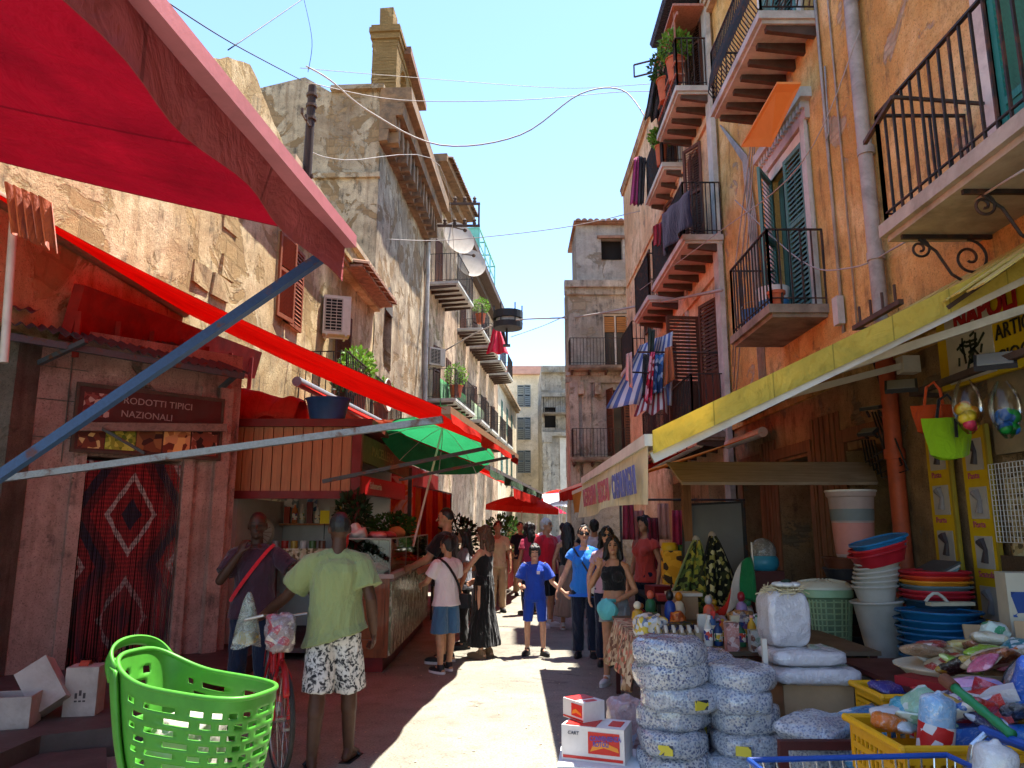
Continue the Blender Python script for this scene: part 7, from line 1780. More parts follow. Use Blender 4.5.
for k in range(5): pouch('plate_bag', ['small clear bag at the left end of', 'bag of printed bowls in the middle of', 'crumpled clear bag near the far side of', 'bag of white plates at the handle end of', 'flat plate bag deep in'][k] + ' the blue rimmed cart', (1.06 + .15 * k, 2.95 + .07 * (k % 2), .42), (.2, .24, .2), [M_clearbag, M_plate][k % 2], k, None, k + 60, 'bag', None, 2.5, .09)
t = thing('wrapped_pole', 'pole wrapped in green tape with a brown cork end lying over the yellow crate', 'pole', (2.3, 3.4, .8)); A, B = atY(955, 688, 3.45), atY(1012, 735, 3.1); q = MB(); q.tube([A + (B - A) * (k / 12) for k in range(13)], [.018 + .004 * (k % 3 == 0) for k in range(13)], 8); q.build('tape', plastic('green_tape', '#1f7a4a', .4), t, smooth=True); q = MB(); q.tube([A - (B - A) * .22, A], [.028, .026], 12); q.build('cork', mat('brown_cork', '#6a4230', .9), t)
table('goods_table', 'long low goods table with bottles behind the plate stacks', 1.02, 2.7, 5.75, 7.95, .74, mat('table_board', '#6a5844', .8, .2, 5, .2), M_maroon)
tc = thing('tablecloth', 'beige flowered cloth hanging over the near left end of the goods table', 'tablecloth', (1.05, 6.4, .75))
q = MB(); q.sheet(lambda u, v: Vector((.995 - .09 * v + .03 * math.sin(u * 24) * v, 6.1 + 1.5 * u, .755 - (.36 + .05 * math.sin(u * 9)) * v)), 40, 8, .003); q.sheet(lambda u, v: Vector((.99 + .6 * v, 6.1 + 1.5 * u, .757)), 8, 4, .003); q.build('cloth', blotch('flowered_cloth', ['#b8a080', '#8a6a4a', '#c8b898', '#6a4a3a', '#a89070', '#c0705a'], 26, .9), tc, smooth=True)
bcols = ['#c9c4b8', '#1f3a6a', '#d8d4cc', '#2a6a4a', '#c9a02a', '#8a2a2a', '#d8a0a0', '#14161a', '#c8c8c0', '#3a5a8a', '#b86a2a', '#d0c8a8', '#6a3a6a', '#a8c8c0', '#b8b8b4', '#c83a30']
bname = ['ivory', 'navy', 'white', 'green', 'mustard', 'wine red', 'pink', 'black', 'grey', 'steel blue', 'amber', 'cream', 'purple', 'mint', 'silver', 'scarlet']
for k in range(16):
 kd = ['spray', 'bottle', 'packet'][k % 3]
 bottle({'spray': 'spray_bottle', 'bottle': 'bottle', 'packet': 'toothpaste_box'}[kd], '%s %s on the goods table between flag and plate stacks' % (bname[k], {'spray': 'spray bottle', 'bottle': 'detergent bottle', 'packet': 'small carton'}[kd]), (1.50 + .085 * (k % 8) + rng.uniform(-.01, .01), 6.0 + .17 * (k // 8) + rng.uniform(-.03, .03), .742), rng.uniform(.17, .26), .034, bcols[k], bcols[(k * 5 + 2) % 16], kind=kd, cat={'spray': 'bottle', 'bottle': 'bottle', 'packet': 'box'}[kd])
for k in range(4): boxt('detergent_carton', ['light blue carton stacked lowest', 'light blue carton stacked on the lowest one', 'pale patterned carton beside the light blue ones', 'pink printed carton at the left of the pale carton'][k] + ' before the bottles', [(1.95, 5.75, .742), (1.95, 5.75, .812), (1.80, 5.76, .742), (1.62, 5.78, .742)][k], [(.20, .14, .068), (.20, .14, .068), (.11, .09, .15), (.09, .08, .2)][k], wrapmat('carton_print_%d' % k, [['#3f86c4', '#5aa0d8', '#8ac0e4'], ['#3f86c4', '#6aaadc', '#d0dce4'], ['#b0b4b0', '#7a4a3a', '#8a9a8a', '#c8c0b0'], ['#b87a70', '#d0b0a8', '#7a4a48']][k], 16, .2, .3))
bric = [('yellow and white patterned bundle', ['#c8b040', '#c0c8d0', '#6a7a90', '#d8d0c0'], (.26, .22, .18)), ('navy and olive patterned bundle', ['#1a2440', '#3a4a20', '#20305a', '#8a7a30'], (.3, .22, .11)), ('magenta flower bundle', ['#a82a78', '#c84a98', '#701a50'], (.14, .13, .13)), ('silver blue sequin bundle', ['#a0a8b8', '#6a7488', '#c8ccd4', '#4a5468'], (.24, .22, .18)), ('ochre straw bundle', ['#b08a3a', '#8a6a2a', '#c8a860'], (.18, .16, .12)), ('orange lantern', ['#c86a2a', '#a84a1a', '#d8923a'], (.12, .12, .16)), ('lilac grey bundle', ['#7a7488', '#9a94a8', '#5a5468'], (.24, .2, .14)), ('tan woven basket goods', ['#a88458', '#8a6840', '#c0a078'], (.22, .2, .16)), ('dark green leafy packet', ['#1f3a24', '#2f5a34', '#14241a'], (.2, .18, .12)), ('gold trinket heap', ['#b89040', '#6a5020', '#d8b868'], (.2, .16, .1))]
for k, (w_, cols_, size) in enumerate(bric):
 pouch('trinket_bundle', w_ + ' among the trinkets on the goods table', (1.12 + .27 * (k % 4) + .06 * (k // 4), 6.35 + .36 * (k // 4) + .1 * (k % 2), .745), size, blotch('trinket_%d' % k, cols_, 32, .5, film_coat=.3), .5 * k, None, k + 80, 'bundle', None, 2.3, .16)
fn_ = ['gold', 'ruby', 'jade', 'cobalt', 'ivory', 'copper', 'coral', 'onyx', 'amber', 'lilac', 'silver', 'rose']
fc_ = ['#b8902c', '#8a1a2a', '#2a6a48', '#20408a', '#c8bfa8', '#9a5a30', '#c8604a', '#1a1a1c', '#b8741c', '#8a78a8', '#a8a8a8', '#b87888']
for k in range(12):
 c = (1.10 + .105 * k + rng.uniform(-.02, .02), 6.9 + .28 * (k % 3) + rng.uniform(-.04, .04), .742); h = rng.uniform(.2, .36)
 t = thing('figurine', fn_[k] + ' coloured figurine among the trinkets before the scarves', 'figurine', c); q = MB(); q.lathe([(.045, 0), (.05, .02), (.03, .05), (.055, h * .4), (.045, h * .62), (.02, h * .7)], (0, 0, 0), 14); q.build('body', plastic('fig_' + fc_[k].strip('#'), fc_[k], .3), t, smooth=40, local=True); q = MB(); q.ball((0, 0, h * .82), (.035, .035, h * .14), 10, 8); q.build('head', plastic('fig_' + fc_[(k + 4) % 12].strip('#'), fc_[(k + 4) % 12], .3), t, smooth=True, local=True)
GJ = glass('perfume_glass', (.75, .7, .6), .05)
pf = None
for k in range(18):
 c = (1.12 + .06 * (k % 6) + .012 * (k // 6), 5.98 + .08 * (k // 6), .742)
 if pf is None:
  pf = thing('perfume_bottle', 'small clear perfume bottle in the crowded block behind the plate stacks', 'bottle', c, 0, 'clear perfume bottles'); q = MB(); q.box((0, 0, .05), (.045, .03, .1)); q.bevel(.006, 1); q.build('bottle', plastic('perfume_amber', '#b0a080', .15, transl=.3), pf, local=True); q = MB(); q.lathe([(.012, .1), (.012, .135)], (0, 0, 0), 10); q.build('cap', plastic('goods_#c9c4b8'.replace('#', ''), '#b8b0a0', .3), pf, local=True)
 else: dup(pf, c, rng.uniform(-.3, .3))
mbd = thing('mirror_board', 'tall grey mirror board leaning behind the two hanging scarves', 'board', (2.25, 8.45, .72)); A, B, C_, D = atY(684, 604, 8.3), atY(748, 604, 8.3), atY(742, 502, 8.75), atY(683, 505, 8.75)
q = MB(); q.hexa([A, B, B + Vector((0, .03, 0)), A + Vector((0, .03, 0))], [D, C_, C_ + Vector((0, .03, 0)), D + Vector((0, .03, 0))]); q.build('board', mat('grey_mirror', (.17, .18, .18), .18, .12, 2, .0, spec=.7), mbd)
q = MB(); q.bar(A, D, .025); q.bar(D, C_, .025); q.bar(B, C_, .025); q.build('frame', M_wire, mbd)
def scarf(label, top, bot, w, m_, edge):
 t = thing('scarf', label, 'scarf', top); top, bot = Vector(top), Vector(bot)
 def fn(u, v):
  ww = w * (.12 + .88 * v ** .8); p = top.lerp(bot, v); x = (u - .5) * 2
  return p + Vector((ww * x * .5, .05 * math.sin(x * 7 + 2 * v) * (.3 + v) - .03, -.12 * abs(x) * v * (1 if v > .8 else .2) - .03 * (v > .95) * math.sin(x * 5)))
 q = MB(); q.sheet(fn, 24, 20, .004); q.build('cloth', m_, t, smooth=True)
 q = MB(); q.tube([fn(0, k / 14) for k in range(15)], .012, 6); q.tube([fn(1, k / 14) for k in range(15)], .012, 6); q.tube([fn(k / 14, 1) for k in range(15)], .012, 6); q.build('trim', edge, t)
 q = MB(); q.ball(top, (.04, .04, .05), 10, 8); q.build('hook', M_pipe, t); return t
scarf('olive sunflower scarf hung on the left of the grey mirror board', atY(696, 540, 8.05), atY(690, 612, 7.95), .5, blotch('olive_sunflower', ['#4a5a2a', '#2a2f18', '#8a8a34', '#5a6a34', '#1f2412', '#a8983a'], 24, .9), cloth('olive_trim', '#7a8450'))
scarf('black lemon print scarf hung on the right of the grey mirror board', atY(712, 536, 8.05), atY(722, 606, 7.95), .5, blotch('black_lemon', ['#0c0d0a', '#14160e', '#8a8444', '#0c0d0a', '#b8b080', '#2a3018'], 24, .9), C_black)
fl = thing('flag', 'green white and red flag draped before the grey mirror board', 'flag', atY(750, 560, 7.3))
P0, P1 = atY(752, 553, 7.25), atY(757, 612, 7.2)
for k, (cm, nm) in enumerate(((cloth('flag_green', '#1d6a3c', .15), 'green_band'), (cloth('flag_white', '#b8b0a8', .08), 'white_band'), (cloth('flag_red', '#b82c20', .15), 'red_band'))):
 def fn(u, v, k=k):
  a = P0.lerp(P1, .1 + .75 * u); w_ = (k + v) / 3
  return a + Vector((-.42 * w_ * (.75 + .3 * u), -.04 * math.sin(w_ * 9 + u * 3), -.10 * w_ + .05 * math.sin(w_ * 6) - .38 * w_ * w_ * (1 - u) * .9))
 q = MB(); q.sheet(fn, 12, 8, .003); q.build(nm, cm, fl, smooth=True)
q = MB(); q.tube([P0 + Vector((0, 0, .1)), P1], .008, 8); q.build('staff', M_whitebar, fl)
t = thing('white_stool', 'small white topped box stand among the trinkets left of the scarves', 'stand', (1.75, 7.9, .74)); q = MB(); q.box((1.70, 7.7, .98), (.32, .26, .03)); q.build('top', M_whitebar, t); q = MB(); q.box((1.70, 7.7, .855), (.24, .2, .22)); q.build('box', M_card, t)
t = thing('sunflower_box', 'yellow box with sunflower print on the left goods rack', 'box', atY(672, 582, 8.6)); p = atY(672, 583, 8.6); q = MB(); q.box(p + Vector((0, 0, .17)), (.2, .16, .36)); q.build('box', blotch('sunflower_print', ['#c88a14', '#d89a20', '#3a2410', '#c88a14', '#d8a02a'], 18, .7), t)
rk = table('ware_rack', 'dark rack table of small wares behind the young woman in black', 1.62, 3.2, 8.75, 10.4, .8, M_dark, M_darkarm, cat='rack')
wc = ['#b02a24', '#1f5a34', '#8a8a86', '#c8a020', '#2a3a5a', '#7a1a20', '#c8c4bc', '#5a3a24', '#a03050', '#3a3a3c']
wn = ['red', 'green', 'grey', 'yellow', 'navy', 'maroon', 'white', 'brown', 'rose', 'charcoal']
for k in range(10):
 t = boxt('ware_tray', '%s tray of small wares on the dark rack' % wn[k], (1.78 + .26 * (k % 5), 8.95 + .5 * (k // 5), .8), (.22, .3, rng.uniform(.06, .14)), plastic('ware_' + wc[k].strip('#'), wc[k], .4), rng.uniform(-.3, .3), cat='tray')
for k in range(9):
 c = Vector((1.62 + .17 * k, 10.6 + .12 * (k % 2), 1.95 - .1 * (k % 3))); hc = ['#8a2a3a', '#b06a60', '#6a1a28', '#c08a7a', '#a83048', '#8a5a4a', '#c8b0a0', '#7a3a34', '#b84a40'][k]
 t = thing('hanging_garment', '%s garment hanging at the back of the right stall' % ['wine', 'salmon', 'burgundy', 'peach', 'cherry', 'brown', 'ivory', 'rust', 'coral'][k], 'garment', c, 0, 'garments hanging in the right stall')
 q = MB(); q.sheet(lambda u, v: c + Vector((.15 * (u - .5) * (1 + .2 * v), .03 * math.sin(u * 13 + k), -(.5 + .1 * (k % 3)) * v)), 10, 6, .003); q.build('cloth', cloth('garment_%d' % k, hc, .2), t, smooth=True)
t = thing('clothes_rail', 'rail carrying the garments at the back of the right stall', 'rail', (2.4, 10.7, 2.0)); q = MB(); q.tube([(1.5, 10.65, 2.0), (3.3, 10.75, 2.0)], .015, 8); q.bar((1.52, 10.65, 0), (1.52, 10.65, 2.0), .03); q.bar((3.28, 10.75, 0), (3.28, 10.75, 2.0), .03); q.build('rail', M_darkarm, t)
for k, (c, col, w_) in enumerate((((1.83, 8.9, 1.28), '#d0a81c', 'yellow tulip shaped ornament on the rack'), ((2.0, 8.95, 1.25), '#1d5a2c', 'green bucket ornament on the rack'), ((1.95, 9.1, 1.12), '#9a1c24', 'red cap on the rack'))):
 t = thing('ornament', w_, 'ornament', c); q = MB(); q.lathe([(.05, 0), (.09, .06), (.10, .12), (.085, .17)], c, 14); q.jitter(.012, 14, k); q.build('cup', plastic('orn_%d' % k, col, .4), t, smooth=True); q = MB(); q.bar(Vector(c) + Vector((0, 0, -.34)), c, .02); q.build('stand', M_wire, t)
t = thing('goods_post', 'old timber post at the left of the grey mirror board', 'post', (1.98, 8.6, 0)); q = MB(); q.bar((1.98, 8.62, 0), (1.98, 8.62, 2.3), .09); q.jitter(.006, 5); q.build('post', MATS['old_brown_boards'], t)
cn_ = thing('board_canopy', 'grey weathered board canopy running across the shop above the mirror board', 'canopy', (2.9, 8.4, 2.3)); A, B = atY(666, 462, 8.5), atY(872, 462, 8.5); A2_, B2_ = atY(682, 482, 8.1), atY(878, 482, 8.1)
q = MB(); q.hexa([A2_, B2_, B2_ + Vector((0, .02, -.03)), A2_ + Vector((0, .02, -.03))], [A, B, B + Vector((0, .03, 0)), A + Vector((0, .03, 0))]); q.build('board', wood('weathered_board', '#a89684', .65, 1, .85, 0, .4), cn_)
q = MB(); q.bar((1.99, 8.62, 2.3), (3.9, 8.62, 2.3), .05); q.build('support', M_beam, cn_)
table('goods_stand', 'low dark stand carrying the laundry basket and bins', 2.45, 3.85, 6.2, 7.7, .54, M_dark, M_darkarm, cat='stand')
lb = thing('laundry_basket', 'pale green woven plastic laundry basket with a white lid', 'basket', (2.83, 7.05, .54)); GB = plastic('pale_green_plastic', '#93a67c', .45); q = MB(); c0 = Vector((2.83, 7.05, .54))
q.lathe([(.17, 0), (.175, .02), (.21, .46), (.22, .50)], c0, 32, sup=3); q.build('body', mat('pale_green_inner', '#6f8060', .5), lb, smooth=40)
q = MB()
for k in range(32):
 a = 2 * PI * k / 32; e = 2 / 3; ca, sa = math.copysign(abs(math.cos(a)) ** e, math.cos(a)), math.copysign(abs(math.sin(a)) ** e, math.sin(a)); q.bar(c0 + Vector((.178 * ca, .178 * sa, .03)), c0 + Vector((.217 * ca, .217 * sa, .46)), .012)
for k in range(9): z = .04 + .05 * k; r = .18 + .075 * z; q.tube([c0 + Vector((r * math.copysign(abs(math.cos(a)) ** (2 / 3), math.cos(a)), r * math.copysign(abs(math.sin(a)) ** (2 / 3), math.sin(a)), z)) for a in [2 * PI * i / 32 for i in range(32)]], .007, 5, closed=True)
q.build('weave', GB, lb)
q = MB(); q.lathe([(.215, .47), (.232, .48), (.232, .53), (.225, .545)], c0, 32, sup=3); q.build('rim', plastic('mint_rim', '#8fb08a', .4), lb, smooth=40)
q = MB(); q.lathe([(.235, .545), (.235, .565), (.20, .60), (.08, .62)], c0, 32, sup=3)
for k in range(16): a = 2 * PI * k / 16; q.bar(c0 + Vector((.08 * math.cos(a), .08 * math.sin(a), .622)), c0 + Vector((.2 * math.cos(a), .2 * math.sin(a), .602)), .012)
q.build('lid', plastic('ivory_lid', '#c8c8b8', .45), lb, smooth=40)
def bin_(name, label, c, prof, m_, rot=None, cat='bin', seg=28, sup=2.0, handle=None, sx=1, sy=1, group=None):
 t = thing(name, label, cat, c, rot=rot, group=group); q = MB(); q.lathe(prof, (0, 0, 0), seg, sx, sy, sup=sup); q.build('body', m_, t, smooth=35, local=True)
 r, z = prof[-1]
 q = MB(); q.tube([(r * sx * (math.copysign(abs(math.cos(a)) ** (2 / sup), math.cos(a))), r * sy * (math.copysign(abs(math.sin(a)) ** (2 / sup), math.sin(a))), z) for a in [2 * PI * i / seg for i in range(seg)]], .011, 6, closed=True); q.build('rim', handle or m_, t, local=True); return t
OR = ['#b8541c', '#a8401c', '#c06a2a', '#8a3a20']
for k in range(8): bin_('stacked_basin', ['lowest', 'second', 'third', 'fourth', 'fifth', 'sixth', 'seventh', 'topmost'][k] + ' basin in the dim orange stack behind the laundry basket', (3.22, 7.35, .54 + .10 * k), [(.19, 0), (.22, .10)], plastic('orange_basin_%d' % (k % 4), OR[k % 4] if k > 3 else ['#3a3a3c', '#4a2a24', '#2a2a30', '#5a3020'][k % 4], .45), cat='basin', group='dim orange basins', sx=1.0, sup=3)
tb = bin_('storage_bin', 'tall translucent bin with pink and grey contents topping the orange basins', (3.26, 7.3, 1.35), [(.16, 0), (.165, .02), (.205, .56), (.22, .57), (.225, .60), (.225, .62)], plastic('translucent_bin', '#c8b4b0', .35, transl=.45), handle=plastic('white_rim', '#d0ccc8', .4))
q = MB(); q.lathe([(.168, .03), (.189, .32)], (0, 0, 0), 28); q.build('contents', plastic('pink_contents', '#b87a72', .5), tb, smooth=40, local=True); q = MB(); q.lathe([(.193, .34), (.199, .45)], (0, 0, 0), 28); q.build('grey_contents', plastic('grey_contents', '#6a7274', .5), tb, smooth=40, local=True)
WB = plastic('white_bucket', '#a8a49a', .45)
bin_('white_bin', 'tall off white bin at the foot of the tilted bucket stack', (3.02, 6.35, .52), [(.12, 0), (.125, .02), (.185, .50), (.20, .52)], WB, rot=(0, R(-4), 0))
for k in range(6):
 f = k / 5; bin_('bucket', ['lowest', 'second', 'third', 'fourth', 'fifth', 'topmost'][k] + ' white bucket in the stack leaning to the right', (2.98 + .012 * k, 6.35, 1.04 + .042 * k), [(.135, 0), (.165, .12), (.172, .12)], WB, rot=(0, R(-3 - 2.2 * k), 0), cat='bucket', group='white buckets stacked')
for k, (col, nm) in enumerate((('#9c1a26', 'lower crimson'), ('#b0202c', 'upper crimson'), ('#1f6a9c', 'blue'))): bin_('basin', nm + ' basin tilted on top of the white buckets', (3.03 + .01 * k, 6.33, 1.34 + .045 * k), [(.17, 0), (.2, .10), (.207, .10)], plastic('top_basin_%s' % col.strip('#'), col, .35), rot=(0, R(-15), 0), cat='basin', sup=3)
for k in range(4): t = boxt('flat_cover', ['grey', 'teal', 'white', 'dark'][k] + ' flat cover in the slanting stack right of the white buckets', (3.36 + .01 * k, 6.30, 1.20 + .022 * k), (.40, .34, .018), plastic('lid_%d' % k, ['#8a8a84', '#5a7a7a', '#b0aca0', '#4a4a48'][k], .4), rot=(0, R(-24), .1), cat='cover', bev=.008)
rc = ['#1f3a4a', '#9c1a26', '#a82430', '#5a6a6c', '#c07a1c', '#b83a1c', '#a81c28']
for k in range(7): bin_('basin', ['dark teal', 'crimson', 'cherry red', 'slate', 'amber', 'burnt orange', 'bright red'][k] + ' basin in the mixed stack above the blue basins', (3.36, 6.15, .98 + .036 * k), [(.19, 0), (.225, .09), (.235, .09)], plastic('mix_basin_%d' % k, rc[k], .35), cat='basin', sup=3)
for k in range(8): bin_('blue_basin', ['lowest', 'second', 'third', 'fourth', 'fifth', 'sixth', 'seventh', 'topmost'][k] + ' blue basin in the wide stack by the yellow posters', (3.18 + rng.uniform(-.01, .01), 5.8 + rng.uniform(-.01, .01), .55 + .052 * k), [(.19, 0), (.215, .02), (.255, .10), (.272, .105)], plastic('blue_basin_plastic', '#14567f', .3), rot=(0, R(rng.uniform(-2, 3)), rng.uniform(0, 1)), cat='basin', group='blue basins stacked', sup=2.6)
t = thing('scrubbing_brush', 'pale handled scrubbing brush lying on the blue basins', 'brush', (3.18, 5.75, 1.06)); q = MB(); q.box((3.2, 5.68, 1.085), (.34, .07, .025), rz=.1); q.build('bristle_block', mat('pale_bristle', '#a8a088', .9), t); q = MB(); q.tube([(3.02 + .16 * f, 5.68, 1.1 + .06 * math.sin(PI * f)) for f in (0, .2, .4, .6, .8, 1)], .012, 8); q.build('handle', WB, t)
YP = mat('yellow_poster', '#c9a40c', .6, .08, 6, .03, dirt=.2)
for k, (ya, yb, dz) in enumerate(((6.62, 7.0, 0), (6.08, 6.45, -.04))):
 t = thing('poster', ['yellow poster strip with product pictures nearer the red pipe', 'yellow poster strip with product pictures behind the wire grid'][k], 'poster', (3.88, (ya + yb) / 2, .9))
 q = MB(); q.box2((3.865, ya, .85 + dz), (3.89, yb, 2.5 + dz)); q.build('sheet', YP, t)
 for j in range(4):
  q = MB(); z = 2.14 - .40 * j + dz; q.box2((3.858, ya + .08, z), (3.868, yb - .06, z + .26)); q.build('picture', mat('pale_picture', '#a8a298', .6, .1, 6, 0), t)
  z2 = z + .05; q = MB(); yy = (ya + yb) / 2; q.tube([(3.853, yy, z2), (3.853, yy - .02, z2 + .1), (3.853, yy + .03, z2 + .17)], [.035, .02, .045], 8); q.build('utensil', mat('dark_utensil_%d' % (j % 2), ['#3a3030', '#7a7472'][j % 2], .5), t)
  text_mesh('lettering', ['Pasta', 'Porta', 'Scatola', 'Affetta'][j], .075, red_ink, t, frame_matrix(Vector((3.856, yb - .07, z - .07)), (0, -1, 0), (0, 0, 1)), .003, sx=1.0)
 q = MB(); q.bar((3.85, ya - .02, .8), (3.85, ya - .02, 2.5 + dz), .03); q.build('batten', wood('yellow_batten', '#9a842a', .7), t)
wg = thing('wire_grid', 'white wire display grid in front of a beige embroidered cloth', 'wire grid', (3.8, 5.75, 1.7)); q = MB()
for k in range(17): q.bar((3.78, 5.3 + .042 * k, 1.52), (3.78, 5.3 + .042 * k, 2.12), .005)
for k in range(16): q.bar((3.78, 5.3, 1.52 + .04 * k), (3.78, 5.97, 1.52 + .04 * k), .005)
q.build('grid', M_whitebar, wg)
t = thing('embroidered_cloth', 'beige embroidered cloth hanging behind the wire grid', 'cloth', (3.86, 5.7, 1.9)); q = MB(); q.sheet(lambda u, v: Vector((3.84 + .01 * math.sin(u * 20), 5.42 + .5 * u, 2.02 - .62 * v - .03 * math.sin(u * 8) * v)), 14, 8, .003); q.build('cloth', blotch('embroidery', ['#9a8458', '#a8946a', '#8a7448', '#5a4a30', '#b0a078'], 30, .9), t, smooth=True)
t = thing('cork_panel', 'dark speckled cork panel standing under the embroidered cloth', 'panel', (3.8, 5.6, .72)); q = MB(); q.box2((3.78, 5.5, .6), (3.84, 5.95, 1.42)); q.build('board', mat('dark_cork', '#4a3826', .95, .4, 60, .3), t)
ns = thing('shop_sign', 'yellow and white shop sign reading NAPOLI above the hanging bags', 'sign', (3.8, 5.5, 3.1)); q = MB(); q.box2((3.78, 4.2, 2.80), (3.82, 6.48, 3.50)); q.build('board', YP, ns)
q = MB(); q.box2((3.772, 5.72, 2.83), (3.779, 6.34, 3.48)); q.build('white_field', mat('sign_white', '#b8b09c', .6, .08, 5, .03, dirt=.2), ns)
text_mesh('lettering', 'NAPOLI', .27, mat('sign_red', '#a01c1c', .6), ns, frame_matrix(Vector((3.768, 6.2, 3.26)), (0, -1, 0), (0, 0, 1)), .004, sx=.86, bold=.01)
SB = mat('sign_black', '#2a2018', .6)
text_mesh('lettering', 'ARTICOLI', .17, SB, ns, frame_matrix(Vector((3.768, 5.68, 3.06)), (0, -1, 0), (0, 0, 1)), .004, sx=.85)
text_mesh('lettering', 'GIOCATTOLI', .17, SB, ns, frame_matrix(Vector((3.768, 5.68, 2.86)), (0, -1, 0), (0, 0, 1)), .004, sx=.85)
q = MB()
for k in range(26):
 p = Vector((3.768, 5.98 + rng.gauss(0, .11), 3.06 + rng.gauss(0, .08))); a = rng.uniform(0, PI); d = Vector((0, math.cos(a), math.sin(a))) * rng.uniform(.03, .08); q.bar(p - d, p + d, .02, .006, up=(1, 0, 0))
q.build('emblem', mat('sign_olive', '#2c3020', .7), ns)
lb_ = thing('lamp_bar', 'dark iron bar carrying two floodlights across the shop front', 'bar', (3.5, 6, 2.9)); A, B = atY(912, 394, 6.6), atY(1030, 350, 4.9); q = MB(); q.bar(A, B, .05); q.bar(A, Vector((3.9, A.y + .1, A.z)), .04); q.build('bar', M_beam, lb_)
LG = mat('floodlight_glass', '#8a8880', .15, .05, 4, 0, spec=.6)
def flood(label, c, sx, sy, rz, tilt=R(-55)):
 t = thing('floodlight', label, 'floodlight', c, rot=(tilt, 0, rz)); q = MB(); q.box((0, 0, 0), (sx, .035, sy)); q.bevel(.008, 1); q.build('housing', M_wire, t, local=True); q = MB(); q.box((0, -.020, 0), (sx * .84, .006, sy * .84)); q.build('lamp_glass', LG, t, local=True);
 for k in (-.3, .3): q = MB(); q.bar((sx * k, .03, .0), (sx * k, .09, sy * .3), .02); q.build('bracket', M_wire, t, local=True)
 return t
flood('small floodlight at the far end of the dark iron bar', atY(901, 386, 6.5), .26, .2, -.5)
flood('large floodlight tilted down below the NAPOLI sign', atY(995, 361, 5.2), .26, .22, -.6)
flood('upper black spot lamp on the bare wall beside the red pipe', atX(872, 408, 3.7), .2, .14, -.9, R(-80))
flood('lower black spot lamp on the bare wall above the cables', atX(868, 432, 3.7), .18, .13, -1.0, R(-60))
t = thing('cable_bundle', 'loops of black cable hanging from the spot lamps', 'cable', (3.8, 8, 2.6)); q = MB()
for k in range(5): q.tube([atX(872 + 3 * k, 412, 3.82), atX(884 + 6 * k, 450 + 5 * k, 3.85), atX(866 + 4 * k, 462 + 4 * k, 3.84), atX(862 + 3 * k, 440, 3.85)], .01, 6)
q.tube([atX(874, 360, 3.84), atX(886, 400, 3.84), atX(884, 450, 3.84)], .02, 6); q.build('loops', M_wire, t, smooth=True)
def tote(label, c, w, h, col, rz, strapcol, lean=0):
 t = thing('shopping_bag', label, 'bag', c, rz); q = MB()
 def fn(u, v, s_):
  x = (u - .5) * w * (1 - .2 * v); return Vector((x + lean * v, s_ * .08 * math.sin(PI * (.15 + .85 * v) * .5) * math.sin(PI * u) + .015 * math.sin(u * 9 + v * 5), -h * v * (1 - .12 * (2 * u - 1) ** 2)))
 q.sheet(lambda u, v: fn(u, v, 1), 10, 8, 0); q.sheet(lambda u, v: fn(u, v, -1), 10, 8, 0); q.build('bag', cloth('bag_' + col.strip('#'), col, .12, transl=.2), t, smooth=True, local=True)
 q = MB(); q.tube([(-w * .2, -.02, 0), (-w * .12, -.02, .14), (w * .05, -.02, .18), (w * .16, -.02, .12), (w * .2, -.02, 0)], .012, 6); q.tube([(w * .1, -.085, -.02), (w * .08, -.09, -h * .5)], .012, 6); q.build('strap', strapcol, t, local=True); return t
tote('orange shopping bag hanging from the dark iron bar', atY(933, 405, 5.9), .33, .24, '#b8461c', -.3, cloth('orange_strap', '#b8461c'))
tote('lime green shopping bag with a black strap hanging in front of the orange one', atY(946, 418, 5.75), .36, .32, '#8fb81c', -.2, C_black)
for k, (px, py, cols_, w_) in enumerate(((968, 412, ['#b82a30', '#c87a20', '#c8a828', '#b83048'], 'net bag of red and orange toys beside the lime bag'), (1006, 415, ['#1f8a3c', '#2a9a4a', '#2a5a9a', '#14702c'], 'net bag of green balls at the right edge'))):
 c = atY(px, py, 5.4 - .3 * k); t = thing('toy_net', w_, 'net bag', c); q = MB()
 for i in range(11): q.ball(c + Vector((rng.uniform(-.05, .05), rng.uniform(-.04, .04), rng.uniform(-.10, .04))), .045, 12, 8)
 q.build('toys', blotch('toys_%d' % k, cols_, 7, .35), t, smooth=True)
 q = MB(); q.sheet(lambda u, v: c + Vector(((.012 + .095 * math.sin(PI * min(1, .05 + v * .93)) ** .8) * math.cos(u * 2 * PI), (.012 + .08 * math.sin(PI * min(1, .05 + v * .93)) ** .8) * math.sin(u * 2 * PI), (.24 - .40 * v))), 20, 12, 0); q.build('film', glass('toy_film', (.93, .93, .9), .12, .8), t, smooth=True)
t = thing('weathered_board', 'pale weathered panel with dark door behind the hanging bags', 'panel', (3.9, 5.6, 0)); q = MB(); q.box2((3.87, 4.9, 2.2), (3.93, 6.0, 2.95)); q.build('board', mat('beige_panel', '#8a7858', .8, .2, 4, .2, dirt=.5), t)
t = thing('helmet_bag', 'film wrapped turquoise ball on the stand behind the white flower', 'ball', (2.62, 7.6, 1.22)); q = MB(); q.ball((2.55, 7.8, 1.28), (.15, .15, .12), 16, 10); q.build('ball', plastic('turquoise_ball', '#2a7a94', .3), t, smooth=True); q = MB(); q.ball((2.55, 7.8, 1.38), (.13, .13, .14), 16, 10); q.build('film', wrapmat('grey_film', ['#6a6a68', '#8a8884'], 8, .6), t, smooth=True); q = MB(); q.box((2.55, 7.8, .87), (.3, .3, .66)); q.build('stand', M_maroon, t)
